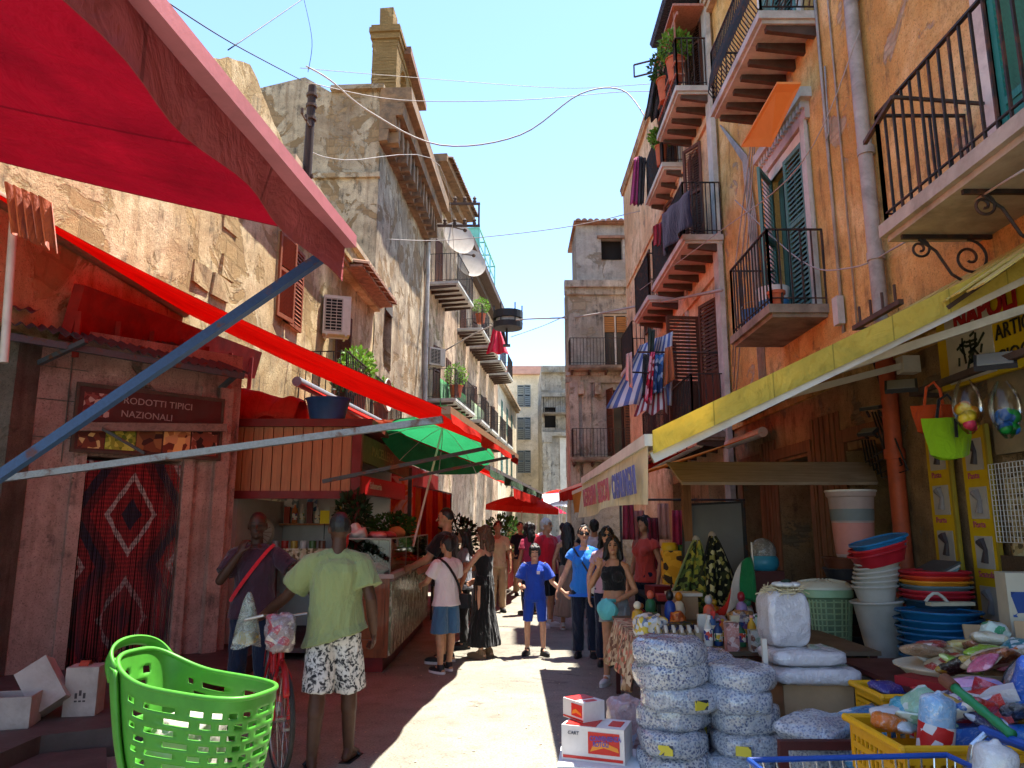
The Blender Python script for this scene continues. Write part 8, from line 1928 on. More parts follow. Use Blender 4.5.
# left foreground: basket, bicycle, bag
GP = plastic('apple_green_plastic', '#458f2e', .38, var=.14)
gbk = thing('shopping_basket', 'large apple green wheeled shopping basket with slotted sides in the foreground', 'basket', (-1.53, 3.85, 0), -.28)
W, D = .75, .44; zt, zb = .90, .40
def bk(u, f):
 """rim outline: u round the basket, f 0 top .. 1 bottom"""
 a = 2 * PI * u; e = 2 / 3.4; ca, sa = math.copysign(abs(math.cos(a)) ** e, math.cos(a)), math.copysign(abs(math.sin(a)) ** e, math.sin(a))
 k = 1 - .08 * f - .16 * f ** 4; kx = k - (.26 * f if ca < 0 else .02 * f)
 top = zt + .10 * max(0, -ca) ** 2.5 - .03 * ca
 return Vector((ca * W / 2 * kx, sa * D / 2 * k, top + (zb - top) * (1 - (1 - f) ** 1.15)))
q = MB(); nu, nv = 132, 44; V = [[None] * (nv + 1) for _ in range(nu)]
for i in range(nu):
 for j in range(nv + 1): V[i][j] = q.v(bk(i / nu, j / nv))
for i in range(nu):
 for j in range(nv):
  a = (i + .5) / nu * 2 * PI; row = j // 4; inrow = j % 4 in (1, 2) and 5 <= j < 40
  col = (i + (3 if row % 2 else 0)) % 7
  if inrow and col in (1, 2, 3, 4) and not (.53 < (i + .5) / nu < .68 or .32 < (i + .5) / nu < .47): continue
  q.face([V[i][j], V[(i + 1) % nu][j], V[(i + 1) % nu][j + 1], V[i][j + 1]])
q.face([V[i][nv] for i in range(nu)][::-1])
ob = q.build('body', GP, gbk, smooth=50, local=True)
md = ob.modifiers.new('thickness', 'SOLIDIFY'); md.thickness = .006; md.offset = 0
q = MB(); q.tube([bk(i / 80, 0) for i in range(80)], .012, 8, closed=True); q.build('rim', GP, gbk, smooth=True, local=True)
q = MB()
def hl(u, v):
 a = PI * u; h_ = math.sin(a) ** .55; p = Vector((-W / 2 + .05 - .10 * h_, .20 * math.cos(a) * (1 - .12 * h_), zt + .05 + .13 * h_)); w_ = .055 - .022 * h_
 return p + Vector((.5 * w_, 0, w_)) * (v - .5) * 1.3
q.sheet(hl, 40, 4, .014); q.bevel(.004, 1); q.build('handle', GP, gbk, smooth=True, local=True)
for uc in (.605, .395):
 def sp(u, v):
  p = bk(uc + .042 * (u - .5) * 2 * (1 - .25 * v), min(1, v * 1.45)); c_ = Vector((p.x, p.y, 0)).normalized(); z = p.z - max(0, v - .69) * 1.25
  return Vector((p.x, p.y, 0)) + c_ * (.012 + .014 * math.sin(PI * u)) + Vector((.16 * max(0, v - .69), 0, z))
 q = MB(); q.sheet(sp, 8, 26, .016); q.build('spine', GP, gbk, smooth=True, local=True)
q = MB(); q.tube([(-.14, 0, .06), (.26, 0, .06), (.26, 0, zb)], .018, 8); q.build('stand', M_darkarm, gbk, local=True)
for sy in (-1, 1): q = MB(); q.tube([(-.16, sy * .12 - .02, .06), (-.16, sy * .12 + .02, .06)], .06, 16); q.build('wheel', SH_black, gbk, local=True)
pouch('white_bag', 'crumpled white paper bag lying inside the green basket', (-1.56, 3.88, .45), (.34, .28, .30), PAPER, .3, None, 5, 'bag', None, 2.4, .14)
M_rim = metal('bike_rim', (.42, .40, .38), .35, 0); M_tyre = mat('tyre_rubber', (.028, .026, .026), .8, .2, 12, .1); M_bred = plastic('bicycle_red', '#a01a20', .3)
bc = thing('bicycle', 'old red bicycle with a front wheel turned to us beside the plum shirt man', 'bicycle', (-1.58, 5.45, 0), R(90 + 22) + PI)
def wheel(c, name='wheel', ang=0):
 c = Vector(c); Mx = Euler((0, 0, ang)).to_matrix()
 q = MB(); q.tube([c + Mx @ Vector((.33 * math.cos(a), 0, .33 * math.sin(a))) for a in [2 * PI * k / 40 for k in range(40)]], .017, 8, closed=True); w_ = q.build(name, M_tyre, bc, smooth=True, local=True)
 q = MB(); q.tube([c + Mx @ Vector((.308 * math.cos(a), 0, .308 * math.sin(a))) for a in [2 * PI * k / 40 for k in range(40)]], .012, 6, closed=True); q.build('rim', M_rim, w_, smooth=True, local=True)
 q = MB(); q.tube([c + Mx @ Vector((0, -.04, 0)), c + Mx @ Vector((0, .04, 0))], .02, 8)
 for k in range(20): a = 2 * PI * k / 20; q.bar(c + Mx @ Vector((0, .025 * (-1) ** k, 0)), c + Mx @ Vector((.30 * math.cos(a), 0, .30 * math.sin(a))), .0035)
 q.build('spoke', M_rim, w_, local=True)
fa = R(8)
wheel((0, 0, .347), ang=fa); wheel((-1.05, 0, .347))
q = MB(); hd, st, bb = Vector((-.16, 0, .82)), Vector((-.72, 0, .80)), Vector((-.55, 0, .30)); rear = Vector((-1.05, 0, .347))
for a, b_, r in ((hd, bb, .017), (hd + Vector((0, 0, -.08)), st, .016), (st, bb, .016)): q.tube([a, b_], r, 10)
for sy in (-1, 1): q.tube([bb, rear + Vector((0, sy * .05, 0))], .010, 8); q.tube([st, rear + Vector((0, sy * .05, 0))], .009, 8)
q.build('frame', M_bred, bc, smooth=40, local=True)
q = MB(); q.tube([hd + Vector((-.02, 0, .12)), hd + Vector((.02, 0, -.10))], .02, 10)
for sy in (-1, 1): q.tube([hd + Vector((.02, 0, -.10)), Vector((.0, sy * .05, .62)), Vector((.02, sy * .05, .347))], .013, 8)
q.build('fork', M_bred, bc, smooth=40, local=True)
q = MB(); q.tube([(-.20, .29, .96), (-.10, .26, 1.0), (-.04, .15, 1.03), (-.14, .0, 1.0), (-.04, -.15, 1.03), (-.10, -.26, 1.0), (-.20, -.29, .96)], .012, 8); q.tube([(-.18, 0, .92), (-.14, 0, 1.0)], .014, 8); q.build('handlebar', M_rim, bc, smooth=40, local=True)
for sy in (-1, 1): q = MB(); q.tube([(-.20, sy * .29, .96), (-.30, sy * .30, .93)], .017, 8); q.build('grip', M_tyre, bc, local=True)
q = MB(); q.ball((-.76, 0, .92), (.13, .075, .035), 14, 8); q.tube([st, (-.74, 0, .90)], .013, 8); q.build('saddle', SH_black, bc, smooth=True, local=True)
q = MB(); q.tube([Vector((.355 * math.cos(a), 0, .347 + .355 * math.sin(a))) for a in [R(35 + 9 * k) for k in range(13)]], .022, 6); q.build('mudguard', M_bred, bc, smooth=True, local=True); q = MB(); q.tube([Vector((-1.05 + .355 * math.cos(a), 0, .347 + .355 * math.sin(a))) for a in [R(30 + 10 * k) for k in range(14)]], .022, 6); q.build('mudguard', M_bred, bc, smooth=True, local=True)
q = MB(); q.tube([bb + Vector((0, -.05, 0)), bb + Vector((0, .05, 0))], .09, 18); q.bar(bb + Vector((0, .06, 0)), bb + Vector((.12, .06, -.12)), .02); q.bar(bb + Vector((0, -.06, 0)), bb + Vector((-.12, -.06, .12)), .02); q.box(bb + Vector((.12, .1, -.12)), (.08, .09, .02)); q.box(bb + Vector((-.12, -.1, .12)), (.08, .09, .02)); q.build('crank', M_rim, bc, local=True)
pouch('goods_bag', 'patterned bag stuffed in the bicycle basket', (-1.60, 5.40, .80), (.20, .18, .24), wrapmat('basket_bag', ['#8a7a80', '#b0a8a8', '#a03a4a', '#6a6a78', '#c8c0b8'], 9, .6), .3, None, 9, 'bag', None, 2.3, .12)
pb_ = thing('plastic_bag', 'thin pale plastic bag with yellow food hanging from the handlebar', 'bag', atY(250, 600, 5.5)); c = atY(249, 598, 5.5); fm = film('thin_bag_film', (.80, .90, .82), .80, .22, .7, 9)
q = MB(); q.sheet(lambda u, v: c + Vector(((.012 + .085 * v ** .7) * math.cos(u * 2 * PI) + .01 * math.sin(u * 18) * v, (.012 + .07 * v ** .7) * math.sin(u * 2 * PI), .04 - .36 * v - (.02 * math.sin(u * 12) if v > .9 else 0))), 26, 12, 0); q.build('film', fm, pb_, smooth=True)
q = MB(); q.ball(c + Vector((0, 0, -.27)), (.085, .055, .05), 14, 10); q.jitter(.012, 14); q.build('food', mat('yellow_food', '#b89a4a', .7, .2, 12, .2), pb_, smooth=True)
# things on the walls and over the street
def acunit(label, c, rz, size=(.85, .35, .62)):
 t = thing('air_conditioner', label, 'air conditioner', c, rz); x, y, z = size; q = MB(); q.box((0, 0, z / 2), size); q.bevel(.02, 2); q.build('casing', mat('ac_casing', '#c4b8a4', .6, .08, 5, .05, dirt=.35), t, local=True)
 q = MB()
 for k in range(11): q.box((-x * .12, -y / 2 - .008, z * .1 + z * .8 * k / 10), (x * .62, .012, .018))
 for k in range(4): q.box((-x * .12 - x * .3 + x * .2 * k, -y / 2 - .010, z * .5), (.014, .014, z * .86))
 q.build('grille', mat('ac_grille', '#a89c88', .6), t, local=True); q = MB(); q.box((-x * .12, -y / 2 - .002, z * .5), (x * .64, .004, z * .84)); q.build('fan_opening', M_dark, t, local=True)
 for sx in (-.35, .35): q = MB(); q.bar((x * sx, y / 2 + .12, -.02), (x * sx, -y / 2, -.02), .035); q.build('bracket', M_whitebar, t, local=True)
 q = MB(); q.bar((-x * .45, 0, -.045), (x * .45, 0, -.045), .03); q.build('support', M_whitebar, t, local=True)
 return t
acunit('beige air conditioner on the low house wall above the green plants', L1.p(uL(16.9), 5.95, .30), R(18), (.62, .42, .92))
acunit('white air conditioner lower down beside the ochre house drainpipe', L3.p(1.2, 8.3, .25), R(40), (.8, .4, .75))
acunit('small air conditioner under the far balcony with green cloth', L4.p(3.9, 5.4, .25), R(50), (.8, .4, .75))
pl = thing('utility_pole', 'dark wooden utility pole standing against the low house parapet', 'pole', L1.p(uL(14.8), 7, .15)); q = MB(); q.tube([L1.p(uL(14.8), 8.75, .16), L1.p(uL(14.8), 11.0, .18)], [.10, .085], 10); q.build('pole', wood('tarred_pole', '#3c2a20', .6), pl, smooth=40)
q = MB(); q.bar(L1.p(uL(14.8), 8.9, -.2), L1.p(uL(14.8), 8.9, .3), .07); q.build('bracket', M_beam, pl)
q = MB(); q.bar(L1.p(uL(14.2), 10.0, .2), L1.p(uL(15.0), 10.0, .2), .03)
q.build('cross_arm', M_beam, pl)
for k in range(3): q = MB(); q.tube([L1.p(uL(14.2) + .25 * k, 10.0, .2), L1.p(uL(14.2) + .25 * k, 10.12, .2)], .035, 8); q.build('insulator', M_beam, pl)
q = MB()
for z in (10.2, 10.5, 10.75): q = MB(); q.tube([L1.p(uL(14.8), z, .18), L1.p(uL(14.8), z + .06, .18)], .12, 10); q.build('collar', M_beam, pl)
il = thing('insulator_rack', 'iron insulator rack with ceramic knobs jutting from the eave of the ochre house', 'insulators', L3.p(-1, 13, 1)); q = MB(); b0 = L3.p(0.2, 14.2, .3)
for dz in (0, 1.0): q.bar(b0 + Vector((-.3, 0, dz)), b0 + Vector((2.0, 0, dz)), .09)
q.bar(b0 + Vector((1.95, 0, 0)), b0 + Vector((1.95, 0, 1.0)), .08)
for dz in (0, 1.0):
 for k in range(4): q.lathe([(.05, 0), (.09, .08), (.05, .14), (.09, .2), (.03, .3)], b0 + Vector((.5 + .42 * k, 0, dz + .04)), 8)
q.build('rack', M_beam, il)
def cable(label, pts, r, m_=None, sub=6):
 t = thing('overhead_cable', label, 'cable', pts[0]); pts = [Vector(p) for p in pts]; out = []
 n = len(pts)
 for i in range(n - 1):
  p0, p1, p2, p3 = pts[max(0, i - 1)], pts[i], pts[i + 1], pts[min(n - 1, i + 2)]
  for k in range(sub):
   f = k / sub; out.append(.5 * ((2 * p1) + (-p0 + p2) * f + (2 * p0 - 5 * p1 + 4 * p2 - p3) * f * f + (-p0 + 3 * p1 - 3 * p2 + p3) * f ** 3))
 out.append(pts[-1]); q = MB(); q.tube(out, r, 6); q.build('cable', m_ or M_wirepale, t, smooth=True); return t
cable('thick sagging cable from the utility pole across the sky to the balconies', [atY(306, 66, 14.9), atY(330, 80, 15.2), atY(370, 112, 15.8), atY(440, 145, 16.4), atY(520, 135, 17), atY(580, 94, 17.4), atY(622, 90, 17.8), atX(646, 118, 3.3)], .018)
cable('slightly sagging thin cable above the thick one', [atY(306, 82, 14.9), atY(400, 100, 17), atY(520, 100, 18), atY(620, 92, 19), atX(690, 92, 3.5)], .010)
cable('faint cable high over the street from the bell gable', [atY(300, 68, 20), atY(420, 78, 22), atY(560, 88, 24), atX(650, 84, 3.8)], .009)
cable('cable coming down from the upper left corner to the utility pole', [atY(158, -4, 9), atY(230, 42, 11.5), atY(301, 80, 14.9)], .011, M_wire)
cable('cable rising steeply from the low house gable to the top edge', [atY(228, 50, 11.5), atY(310, -6, 16)], .011, M_wire)
cable('thin loose wire hanging straight down to the utility pole top', [atY(303, -5, 14.9), atY(312, 40, 14.9), atY(308, 72, 14.9)], .007, M_wire)
cable('pale cable from the stained grey house over to the salmon balconies', [L2.p(1.0, 10.6, .1), atY(450, 240, 24), atY(560, 228, 23), atX(640, 211, 3.7)], .014)
cable('cable carrying the street lantern across the street', [L3.p(2.6, 9.2, .2), atY(500, 323, 30), atY(575, 317, 27), atX(660, 302, 3.5), atX(722, 290, 3.7)], .03)
cable('thin stay wire from the street lantern up to the stone house', [atY(511, 337, 30), atY(545, 325, 28.4), atY(578, 310, 26.9)], .014)
cable('pale cable drooping along the low house front past the awnings', [atY(311, 152, 15.0), atY(345, 160, 18), atY(440, 166, 25), L3.p(2, 13.0, .9)], .011)
cable('washing line wire sagging below the middle teal shutters', [atX(735, 200, 3.85), atX(800, 260, 3.75), atX(850, 268, 3.7), atX(900, 245, 3.85), atX(1024, 170, 3.2)], .009)
cable('pale cable from the near balcony underside to the drainpipe', [atX(640, 290, 3.2), atX(715, 235, 3.25), atX(800, 165, 3.3), atX(860, 30, 3.6)], .007)
ln = thing('street_lantern', 'dark ring shaped street lantern hanging on a cable in mid street', 'lantern', atY(508, 320, 30)); c = atY(508, 322, 30); q = MB(); q.lathe([(.62, .12), (.62, .42), (.56, .42), (.56, .12)], c, 20); q.lathe([(.6, -.28), (.62, -.05), (.3, .0)], c, 20)
for k in range(6): a = k * PI / 3; q.bar(c + Vector((.58 * math.cos(a), .58 * math.sin(a), -.1)), c + Vector((.58 * math.cos(a), .58 * math.sin(a), .7)), .05)
q.tube([c + Vector((-.05, 0, -.25)), c + Vector((-.05, 0, -1.0))], .05, 8); q.box(c + Vector((-.05, 0, -1.0)), (.3, .3, .06)); q.build('frame', M_wire, ln)
q = MB(); q.lathe([(.5, -.04), (.5, .14)], c, 16); q.build('diffuser', mat('lantern_glass', '#a8a49c', .3), ln)
def dish(label, c, r, nrm):
 t = thing('satellite_dish', label, 'satellite dish', c); z = Vector(nrm).normalized(); x = z.orthogonal().normalized(); y = z.cross(x); M = Matrix((x, y, z)).transposed(); q = MB(); q.lathe([(.02, -.18 * r), (.5 * r, -.12 * r), (.85 * r, -.03 * r), (r, .03 * r), (r, .05 * r), (.8 * r, .0)], c, 26, M=M, capt=True); q.build('reflector', mat('dish_paint', '#b8aa9a', .5, .1, 3, .05, dirt=.3), t, smooth=50)
 q = MB(); q.tube([Vector(c) - y * r * .8, Vector(c) + z * r * .8 - y * .1 * r], .03, 6); q.ball(Vector(c) + z * r * .8 - y * .1 * r, .09, 8, 6); q.tube([Vector(c) - z * .2 * r, Vector(c) - z * .5 * r + Vector((0, 0, -.6 * r))], .05, 8); q.build('arm', M_beam, t); return t
dish('upper large satellite dish on the brown balcony house', atY(459, 238, 31.2), .76, (.55, -.8, .15))
dish('lower satellite dish below the larger one on the balcony house', atY(471, 263, 33.2), .72, (.35, -.9, .2))
def hang(name, label, px, Y, m_, cat='laundry', fold=6, X=None, group=None, amp=.05):
 """cloth hung from its upper edge; px: four picture points top-left, top-right, bottom-right, bottom-left read at that distance"""
 P = [(atX(p[0], p[1], X) if X else atY(p[0], p[1], Y if not hasattr(Y, '__len__') else Y[i])) for i, p in enumerate(px)]
 t = thing(name, label, cat, P[0], 0, group)
 def fn(u, v):
  p = P[0].lerp(P[1], u).lerp(P[3].lerp(P[2], u), v); n = (P[1] - P[0]).cross(P[3] - P[0]).normalized(); return p + n * amp * (math.sin(u * fold * 2.1 + v) * (.4 + v) + .5 * noise.noise(Vector((u * 3, v * 3, px[0][0]))))
 q = MB(); q.sheet(fn, 18, 10, .004); q.build('cloth', m_, t, smooth=True); return t
def stripe(name, a, b_, k):
 t = NT(name); s3 = t.sep(t.coord(1, 'UV')); c = t.mix(t.math('GREATER_THAN', t.math('FRACT', t.math('MULTIPLY', s3[0], k)), .5), srgb(a), srgb(b_)); return t.done(t.pbsdf(c, .85, spec=.15))
hang('striped_awning_cloth', 'blue and white striped cloth blown out from the salmon house balcony', [(640, 345), (672, 332), (668, 408), (609, 406)], (14.2, 14.6, 14.2, 13.6), stripe('blue_white_stripe', '#5a6a9a', '#c8c4c8', 9), 'cloth', 5, amp=.1)
hang('laundry_cloth', 'red and white striped strip of cloth at the lower right of the blue striped cloth', [(640, 398), (666, 388), (668, 412), (634, 414)], (13.9, 14.1, 13.8, 13.6), stripe('red_white_stripe', '#8a3a40', '#c8c0bc', 6), 'cloth')
hang('laundry_cloth', 'pale pink towel over the blue striped cloth', [(626, 354), (632, 352), (633, 392), (626, 378)], 13.4, cloth('pale_pink_towel', '#c8a298', .1))
hang('laundry_cloth', 'black garment on the line of the salmon house', [(643, 354), (649, 354), (648, 398), (641, 396)], 13.9, C_black)
hang('laundry_cloth', 'dark green cloth at the top of the striped cloth', [(648, 328), (655, 330), (654, 352), (648, 352)], 13.9, cloth('bottle_green', '#23382e'))
hang('laundry_cloth', 'red checked cloth on the line of the salmon house', [(650, 352), (655, 352), (652, 405), (644, 404)], 13.8, blotch('red_check', ['#b01c34', '#d0506a', '#7a1020', '#c8a0a8'], 9, .9))
hang('laundry_cloth', 'blue flowered cloth on the line of the salmon house', [(653, 355), (664, 354), (663, 392), (652, 394)], 13.8, blotch('blue_floral', ['#2a4a7a', '#3a6aa0', '#8aa0b8', '#1f3a62'], 9, .9))
hang('laundry_cloth', 'orange towel at the right end of the line', [(665, 348), (672, 346), (676, 378), (662, 388)], 13.8, cloth('orange_towel', '#a86038', .15))
t = thing('washing_line', 'iron washing rod with the bright laundry on the salmon house', 'rod', (3.2, 14, 4.4)); q = MB(); q.tube([atY(638, 352, 13.95), atY(735, 353, 13.6)], .02, 8); q.tube([atY(628, 372, 13.5), atY(650, 373, 13.8)], .015, 8); q.build('rod', M_iron, t)
hang('laundry_cloth', 'long black shawl over the highest salmon balcony', [(655, 58), (663, 66), (658, 122), (645, 118)], 15.2, C_black, amp=.08)
hang('laundry_cloth', 'navy sheet hanging left of the plants on the highest balcony', [(668, 62), (678, 60), (672, 100), (662, 104)], 15.0, C_navy)
hang('laundry_cloth', 'magenta cloth over the upper salmon balcony rail', [(634, 158), (640, 156), (638, 206), (630, 204)], 17.5, cloth('magenta_cloth', '#8a2a5a'))
hang('laundry_cloth', 'black cloth beside the magenta one on the upper balcony rail', [(639, 156), (646, 158), (644, 204), (638, 206)], 17.4, C_black)
hang('laundry_cloth', 'red cloth over the big salmon balcony', [(653, 226), (662, 222), (661, 246), (654, 245)], 15.0, cloth('dark_red_cloth', '#8a1c28'))
hang('laundry_cloth', 'dark blue mat over the rail of the big salmon balcony', [(662, 214), (690, 190), (689, 226), (661, 256)], None, C_navy, X=3.1)
hang('laundry_cloth', 'red and white cloth hanging over the far left balcony', [(494, 326), (500, 330), (509, 354), (486, 353)], 40, cloth('red_hanging', '#c81c3a', .1), amp=.2)
hang('laundry_cloth', 'black cloth beside the red one on the far left balcony', [(500, 326), (504, 327), (507, 345), (503, 345)], 40.5, C_black)
hang('balcony_screen', 'bright green screen cloth on the ochre house first balcony', [(440, 378), (466, 396), (466, 442), (441, 430)], (30.5, 34, 34, 30.5), cloth('screen_green', '#3f8a4c', .1, transl=.3), 'screen', 3)
hang('balcony_screen', 'pale green screen cloth on the far brown house first balcony', [(470, 398), (484, 412), (484, 448), (470, 440)], (37, 41, 41, 37), cloth('screen_pale', '#8a9a70', .1, transl=.3), 'screen', 3)
ob_ = thing('orange_board', 'plain orange board hung slanting below the highest orange house balcony', 'board', atX(770, 115, 3.5)); P = [atX(777, 84, 3.42), atX(801, 84, 3.62), atX(771, 147, 3.62), atX(741, 147, 3.42)]; q = MB(); q.prism(P, (0, 0, .03)); q.build('board', mat('orange_board_paint', '#c07a34', .7, .08, 3, .05), ob_)
TC = mat('terracotta', '#a8583a', .85, .15, 8, .15)
p = L1.p(uL(17.4), 4.1, .7)
herb('balcony_plant', 'bright green potted plant on the low house balcony', p + Vector((0, 0, .72)), (.42, .42, .5), 900, .10, LEAF3, pot=(.28, .7, TC))
p = L1.p(uL(19.6), 4.1, .8); herb('balcony_plant', 'trailing yellow green plant further along the low house balcony', p + Vector((0, 0, .7)), (.3, .45, .35), 520, .09, LEAF3, pot=(.22, .66, TC))
p = L1.p(uL(16.4), 4.1, .75); herb('balcony_plant', 'small dark potted plant behind the low house railing', p + Vector((0, 0, .4)), (.26, .26, .26), 160, .12, LEAF2, pot=(.2, .36, M_dark))
hose = thing('hose_coil', 'coil of grey hose hung on the low house balcony railing', 'hose', L1.p(uL(18.6), 4.9, 1.1)); q = MB(); c = L1.p(uL(18.6), 4.85, 1.12)
for k in range(5): q.tube([c + L1.U * (.28 + .04 * k) * math.cos(a) + Vector((0, 0, (.28 + .03 * k) * math.sin(a))) + L1.N * .02 * k for a in [2 * PI * i / 24 for i in range(24)]], .022, 6, closed=True)
q.build('hose', M_pipe, hose, smooth=True)
for k, (p, w_, r_) in enumerate(((R2.p(.4, 10.9, .6), 'flowering plant at the near end of the highest salmon balcony', .32), (R2.p(1.2, 10.95, .62), 'green trailing plant in the middle of the highest salmon balcony', .34), (R2.p(3.0, 10.4, .4), 'small yellow green plant on the upper salmon balcony', .24), (L3.p(1.6, 7.5, 1.1), 'pale plant on the ochre house first balcony', .5), (L4.p(1.2, 12.4, 1.1), 'green plant on the brown house top balcony', .45))):
 herb('balcony_plant', w_, p, (r_, r_, r_), 520, .085, [LEAF3, LEAF1, LEAF3, LEAF3, LEAF3][k], pot=(r_ * .6, .5, TC))
t = thing('balcony_rack', 'wooden shelf rack with flower boxes on the highest salmon balcony', 'rack', R2.p(1, 10.5, .6)); q = MB()
for z in (10.35, 10.62): R2.box(q, .05, 1.8, z, z + .03, .5, .7)
for u in (.1, .6, 1.2, 1.75): R2.box(q, u, u + .03, 10.05, 11.9, .64, .67)
R2.box(q, -.1, 1.9, 11.75, 11.8, .1, .72); R2.box(q, -.1, 1.9, 11.55, 11.62, .62, .66); q.build('rack', wood('salmon_wood', '#a8705a', .6), t)
t = thing('antenna_frame', 'rusty square frame sticking out beside the highest salmon balcony', 'frame', R2.p(1.7, 11.8, .8)); q = MB(); a, b_ = R2.p(1.8, 11.55, .7), R2.p(2.0, 11.55, 1.15); q.bar(a, b_, .03); q.bar(a + Vector((0, 0, .3)), b_ + Vector((0, 0, .3)), .03); q.bar(b_, b_ + Vector((0, 0, .3)), .03); q.build('frame', M_beam, t)
t = thing('dark_canopy', 'dark blue cloth canopy at the roof edge of the salmon house', 'canopy', R2.p(.8, 12.5, .5)); q = MB(); q.hexa([R2.p(.2, 12.2, .1), R2.p(1.9, 12.2, .1), R2.p(1.9, 12.2, .75), R2.p(.2, 12.2, .75)], [R2.p(.2, 13.3, .1), R2.p(1.9, 13.2, .1), R2.p(1.9, 12.3, .8), R2.p(.2, 12.3, .8)]); q.build('cloth', C_navy, t)
t = thing('wash_tub', 'white and blue wash tub on the middle orange house balcony', 'tub', R1.p(u1(9.7), 4.36, .4)); c = R1.p(u1(9.75), 4.36, .42); q = MB(); q.lathe([(.17, 0), (.2, .25)], c, 20); q.build('lower', plastic('tub_blue', '#3a78a8', .4), t, smooth=40); q = MB(); q.lathe([(.2, .25), (.215, .4), (.22, .43)], c, 20); q.build('upper', plastic('tub_white', '#c8c8c4', .4), t, smooth=40)
t = thing('bucket', 'blue plastic bucket at the far end of the middle orange balcony', 'bucket', R1.p(u1(10.4), 4.36, .4)); c = R1.p(u1(10.35), 4.36, .5); q = MB(); q.lathe([(.13, 0), (.17, .3), (.18, .3)], c, 18); q.build('bucket', plastic('bucket_blue', '#2a6aa0', .4), t, smooth=40); q = MB(); q.tube([c + Vector((.17 * math.cos(a), 0, .3 + .14 * math.sin(a))) for a in [PI * k / 10 for k in range(11)]], .006, 5); q.build('handle', M_rim, t)
t = thing('flower_pot', 'terracotta pot at the corner of the middle orange balcony', 'pot', R1.p(u1(9.12), 4.36, .62)); c = R1.p(u1(9.14), 4.36, .60); q = MB(); q.lathe([(.07, 0), (.10, .16), (.115, .16), (.115, .2), (.09, .2)], c, 16); q.build('pot', TC, t, smooth=40)
t = thing('reed_canopy', 'old yellowed reed and board canopy under the near orange house balcony', 'canopy', (3.4, 6.5, 3.7)); q = MB()
for k in range(34): Y = 4.6 + .125 * k; q.bar((3.9, Y, 3.76), (3.0 + .03 * math.sin(k * 1.7), Y + .02, 3.16 + .02 * math.sin(k)), .115, .012)
q.build('reeds', wood('yellow_reed', '#c4ac5c', .6, 1, .85, 0, .6), t); q = MB()
for Y in (5.0, 6.2, 7.4, 8.6): q = MB(); q.bar((3.9, Y, 3.72), (3.0, Y, 3.12), .04, .03); q.build('beam', M_beam, t)
t = thing('broken_slab', 'cracked grey slab canopy with splintered near end above the lettered awning', 'slab', (3.5, 10, 3.4)); q = MB(); q.hexa([(3.9, 8.75, 3.42), (3.9, 12.6, 3.36), (3.05, 12.6, 3.22), (3.1, 8.95, 3.28)], [(3.9, 8.75, 3.58), (3.9, 12.6, 3.52), (3.05, 12.6, 3.38), (3.1, 8.95, 3.44)])
for k in range(8): q.bar((3.15 + .1 * k, 8.9, 3.34 + .012 * k), (3.12 + .1 * k, 8.4 + rng.uniform(0, .3), 3.36 + .012 * k), .09, .025)
q.jitter(.015, 3); q.build('slab', M_slabdark, t)
cw = thing('wall_cables', 'bundle of old grey cables and conduit running down the orange house wall', 'cables', (3.9, 9, 6)); q = MB()
for k in range(5): q.tube([(3.93 - .01 * k, 11.4 + .04 * k, 3.5), (3.92 - .012 * k, 11.35 + .05 * k, 6.5), (3.92, 11.6 + .05 * k, 7.7), (3.9, 12.9, 9.0)], .016, 5)
q.tube([(3.92, 8.6, 3.6), (3.92, 8.62, 9.6)], .02, 6); q.tube([(3.92, 8.25, 3.8), (3.92, 8.27, 8.4), (3.92, 8.9, 10)], .012, 6); q.tube([(3.92, 8.5, 7.3), (3.9, 8.5, 6.4), (3.86, 8.5, 6.3)], .012, 6)
for k in range(3): q.tube([(3.9, 13.0 - .02 * k, 3.6 + .4 * k), (3.86, 12.2 + .1 * k, 5 + .5 * k), (3.88, 10.9, 8.0 + .12 * k), (3.9, 8.8, 9.4 + .1 * k)], .013, 5)
q.build('cables', M_pipe, cw, smooth=True); q = MB(); q.box((3.88, 8.6, 4.15), (.08, .14, .34)); q.build('junction_box', M_slab, cw)
wp_ = thing('wall_bracket', 'rusty iron insulator brackets across the grey drainpipe', 'bracket', (3.8, 7.4, 3.7)); q = MB(); q.bar((3.72, 6.9, 3.75), (3.72, 7.9, 3.75), .05)
for k in range(4): q.tube([(3.72, 7.0 + .25 * k, 3.77), (3.72, 7.0 + .25 * k, 3.95)], .014, 6)
q.bar(atX(865, 143, 3.25), atX(893, 97, 3.1), .035); q.bar(atX(893, 97, 3.1), Vector((3.9, atX(893, 97, 3.1).y + .1, atX(893, 97, 3.1).z)), .025); q.bar((3.9, 7.9, 3.75), (3.72, 7.9, 3.75), .03); q.build('bracket', M_beam, wp_)
lt = MB()
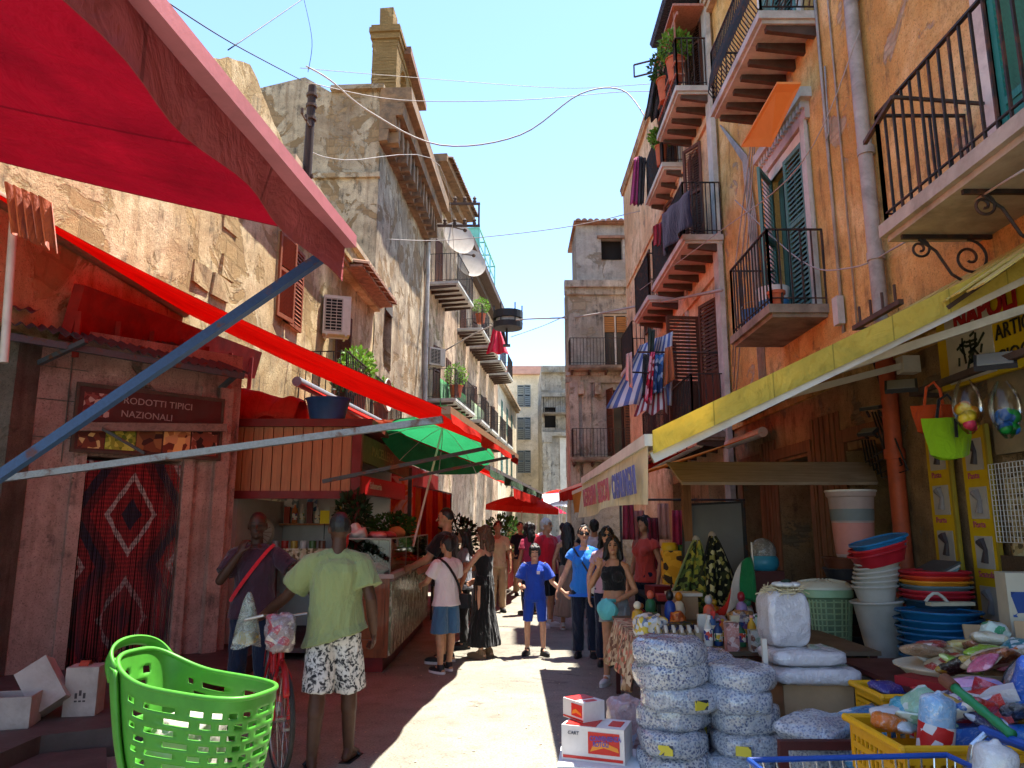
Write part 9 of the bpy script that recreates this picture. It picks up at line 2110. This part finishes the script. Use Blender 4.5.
for _ in range(420):
 x, y = rng.uniform(-1.9, 1.3), rng.uniform(4.6, 16); a = rng.uniform(0, 3); s_ = rng.uniform(.01, .03); z = .006
 lt.quad((x, y, z), (x + s_ * math.cos(a), y + s_ * math.sin(a), z + .004), (x + s_ * math.cos(a) - s_ * .5 * math.sin(a), y + s_ * math.sin(a) + s_ * .5 * math.cos(a), z), (x - s_ * .5 * math.sin(a), y + s_ * .5 * math.cos(a), z + .003))
tag(lt.build('litter', mat('paper_litter', '#b8a888', .9, .3, 30, 0)), kind='stuff')
# camera, light, world
cam = bpy.data.cameras.new('camera'); cam.sensor_width = 36; cam.lens = F / 1024 * 36
cam.clip_start = .05; cam.clip_end = 3000
co = link(bpy.data.objects.new('camera', cam)); co.location = (0, 0, EYE); co.rotation_euler = (PI / 2 + PITCH, 0, 0)
scn.camera = co
SUN = Vector((.25, .20, 1.0)).normalized()
el = math.asin(SUN.z); az = math.atan2(SUN.x, SUN.y)
w = bpy.data.worlds.new('World'); scn.world = w; w.use_nodes = True
wt = w.node_tree; wt.nodes.clear()
sky = wt.nodes.new('ShaderNodeTexSky'); sky.sky_type = 'NISHITA'; sky.sun_disc = False
sky.sun_elevation = el; sky.sun_rotation = az; sky.air_density = 1.0; sky.dust_density = .1; sky.ozone_density = 4.0
bg = wt.nodes.new('ShaderNodeBackground'); bg.inputs['Strength'].default_value = .125
wo = wt.nodes.new('ShaderNodeOutputWorld')
wt.links.new(sky.outputs[0], bg.inputs['Color']); wt.links.new(bg.outputs[0], wo.inputs['Surface'])
sl = bpy.data.lights.new('sun', 'SUN'); sl.energy = 5.0; sl.angle = R(.53); sl.color = (1, .95, .86)
so = link(bpy.data.objects.new('sun', sl)); so.rotation_euler = SUN.to_track_quat('Z', 'Y').to_euler(); so.location = (0, 0, 40)
scn.view_settings.view_transform = 'Standard'; scn.view_settings.look = 'None'
scn.view_settings.exposure = 1.82; scn.view_settings.gamma = 1.0
cy = scn.cycles
cy.max_bounces = 8; cy.diffuse_bounces = 5; cy.glossy_bounces = 3; cy.transmission_bounces = 5; cy.transparent_max_bounces = 12
cy.use_denoising = True; cy.caustics_reflective = False; cy.caustics_refractive = False
try: cy.denoiser = 'OPENIMAGEDENOISE'
except Exception: pass
cy.sample_clamp_indirect = 6.0
cy.use_adaptive_sampling = True; cy.adaptive_threshold = .02
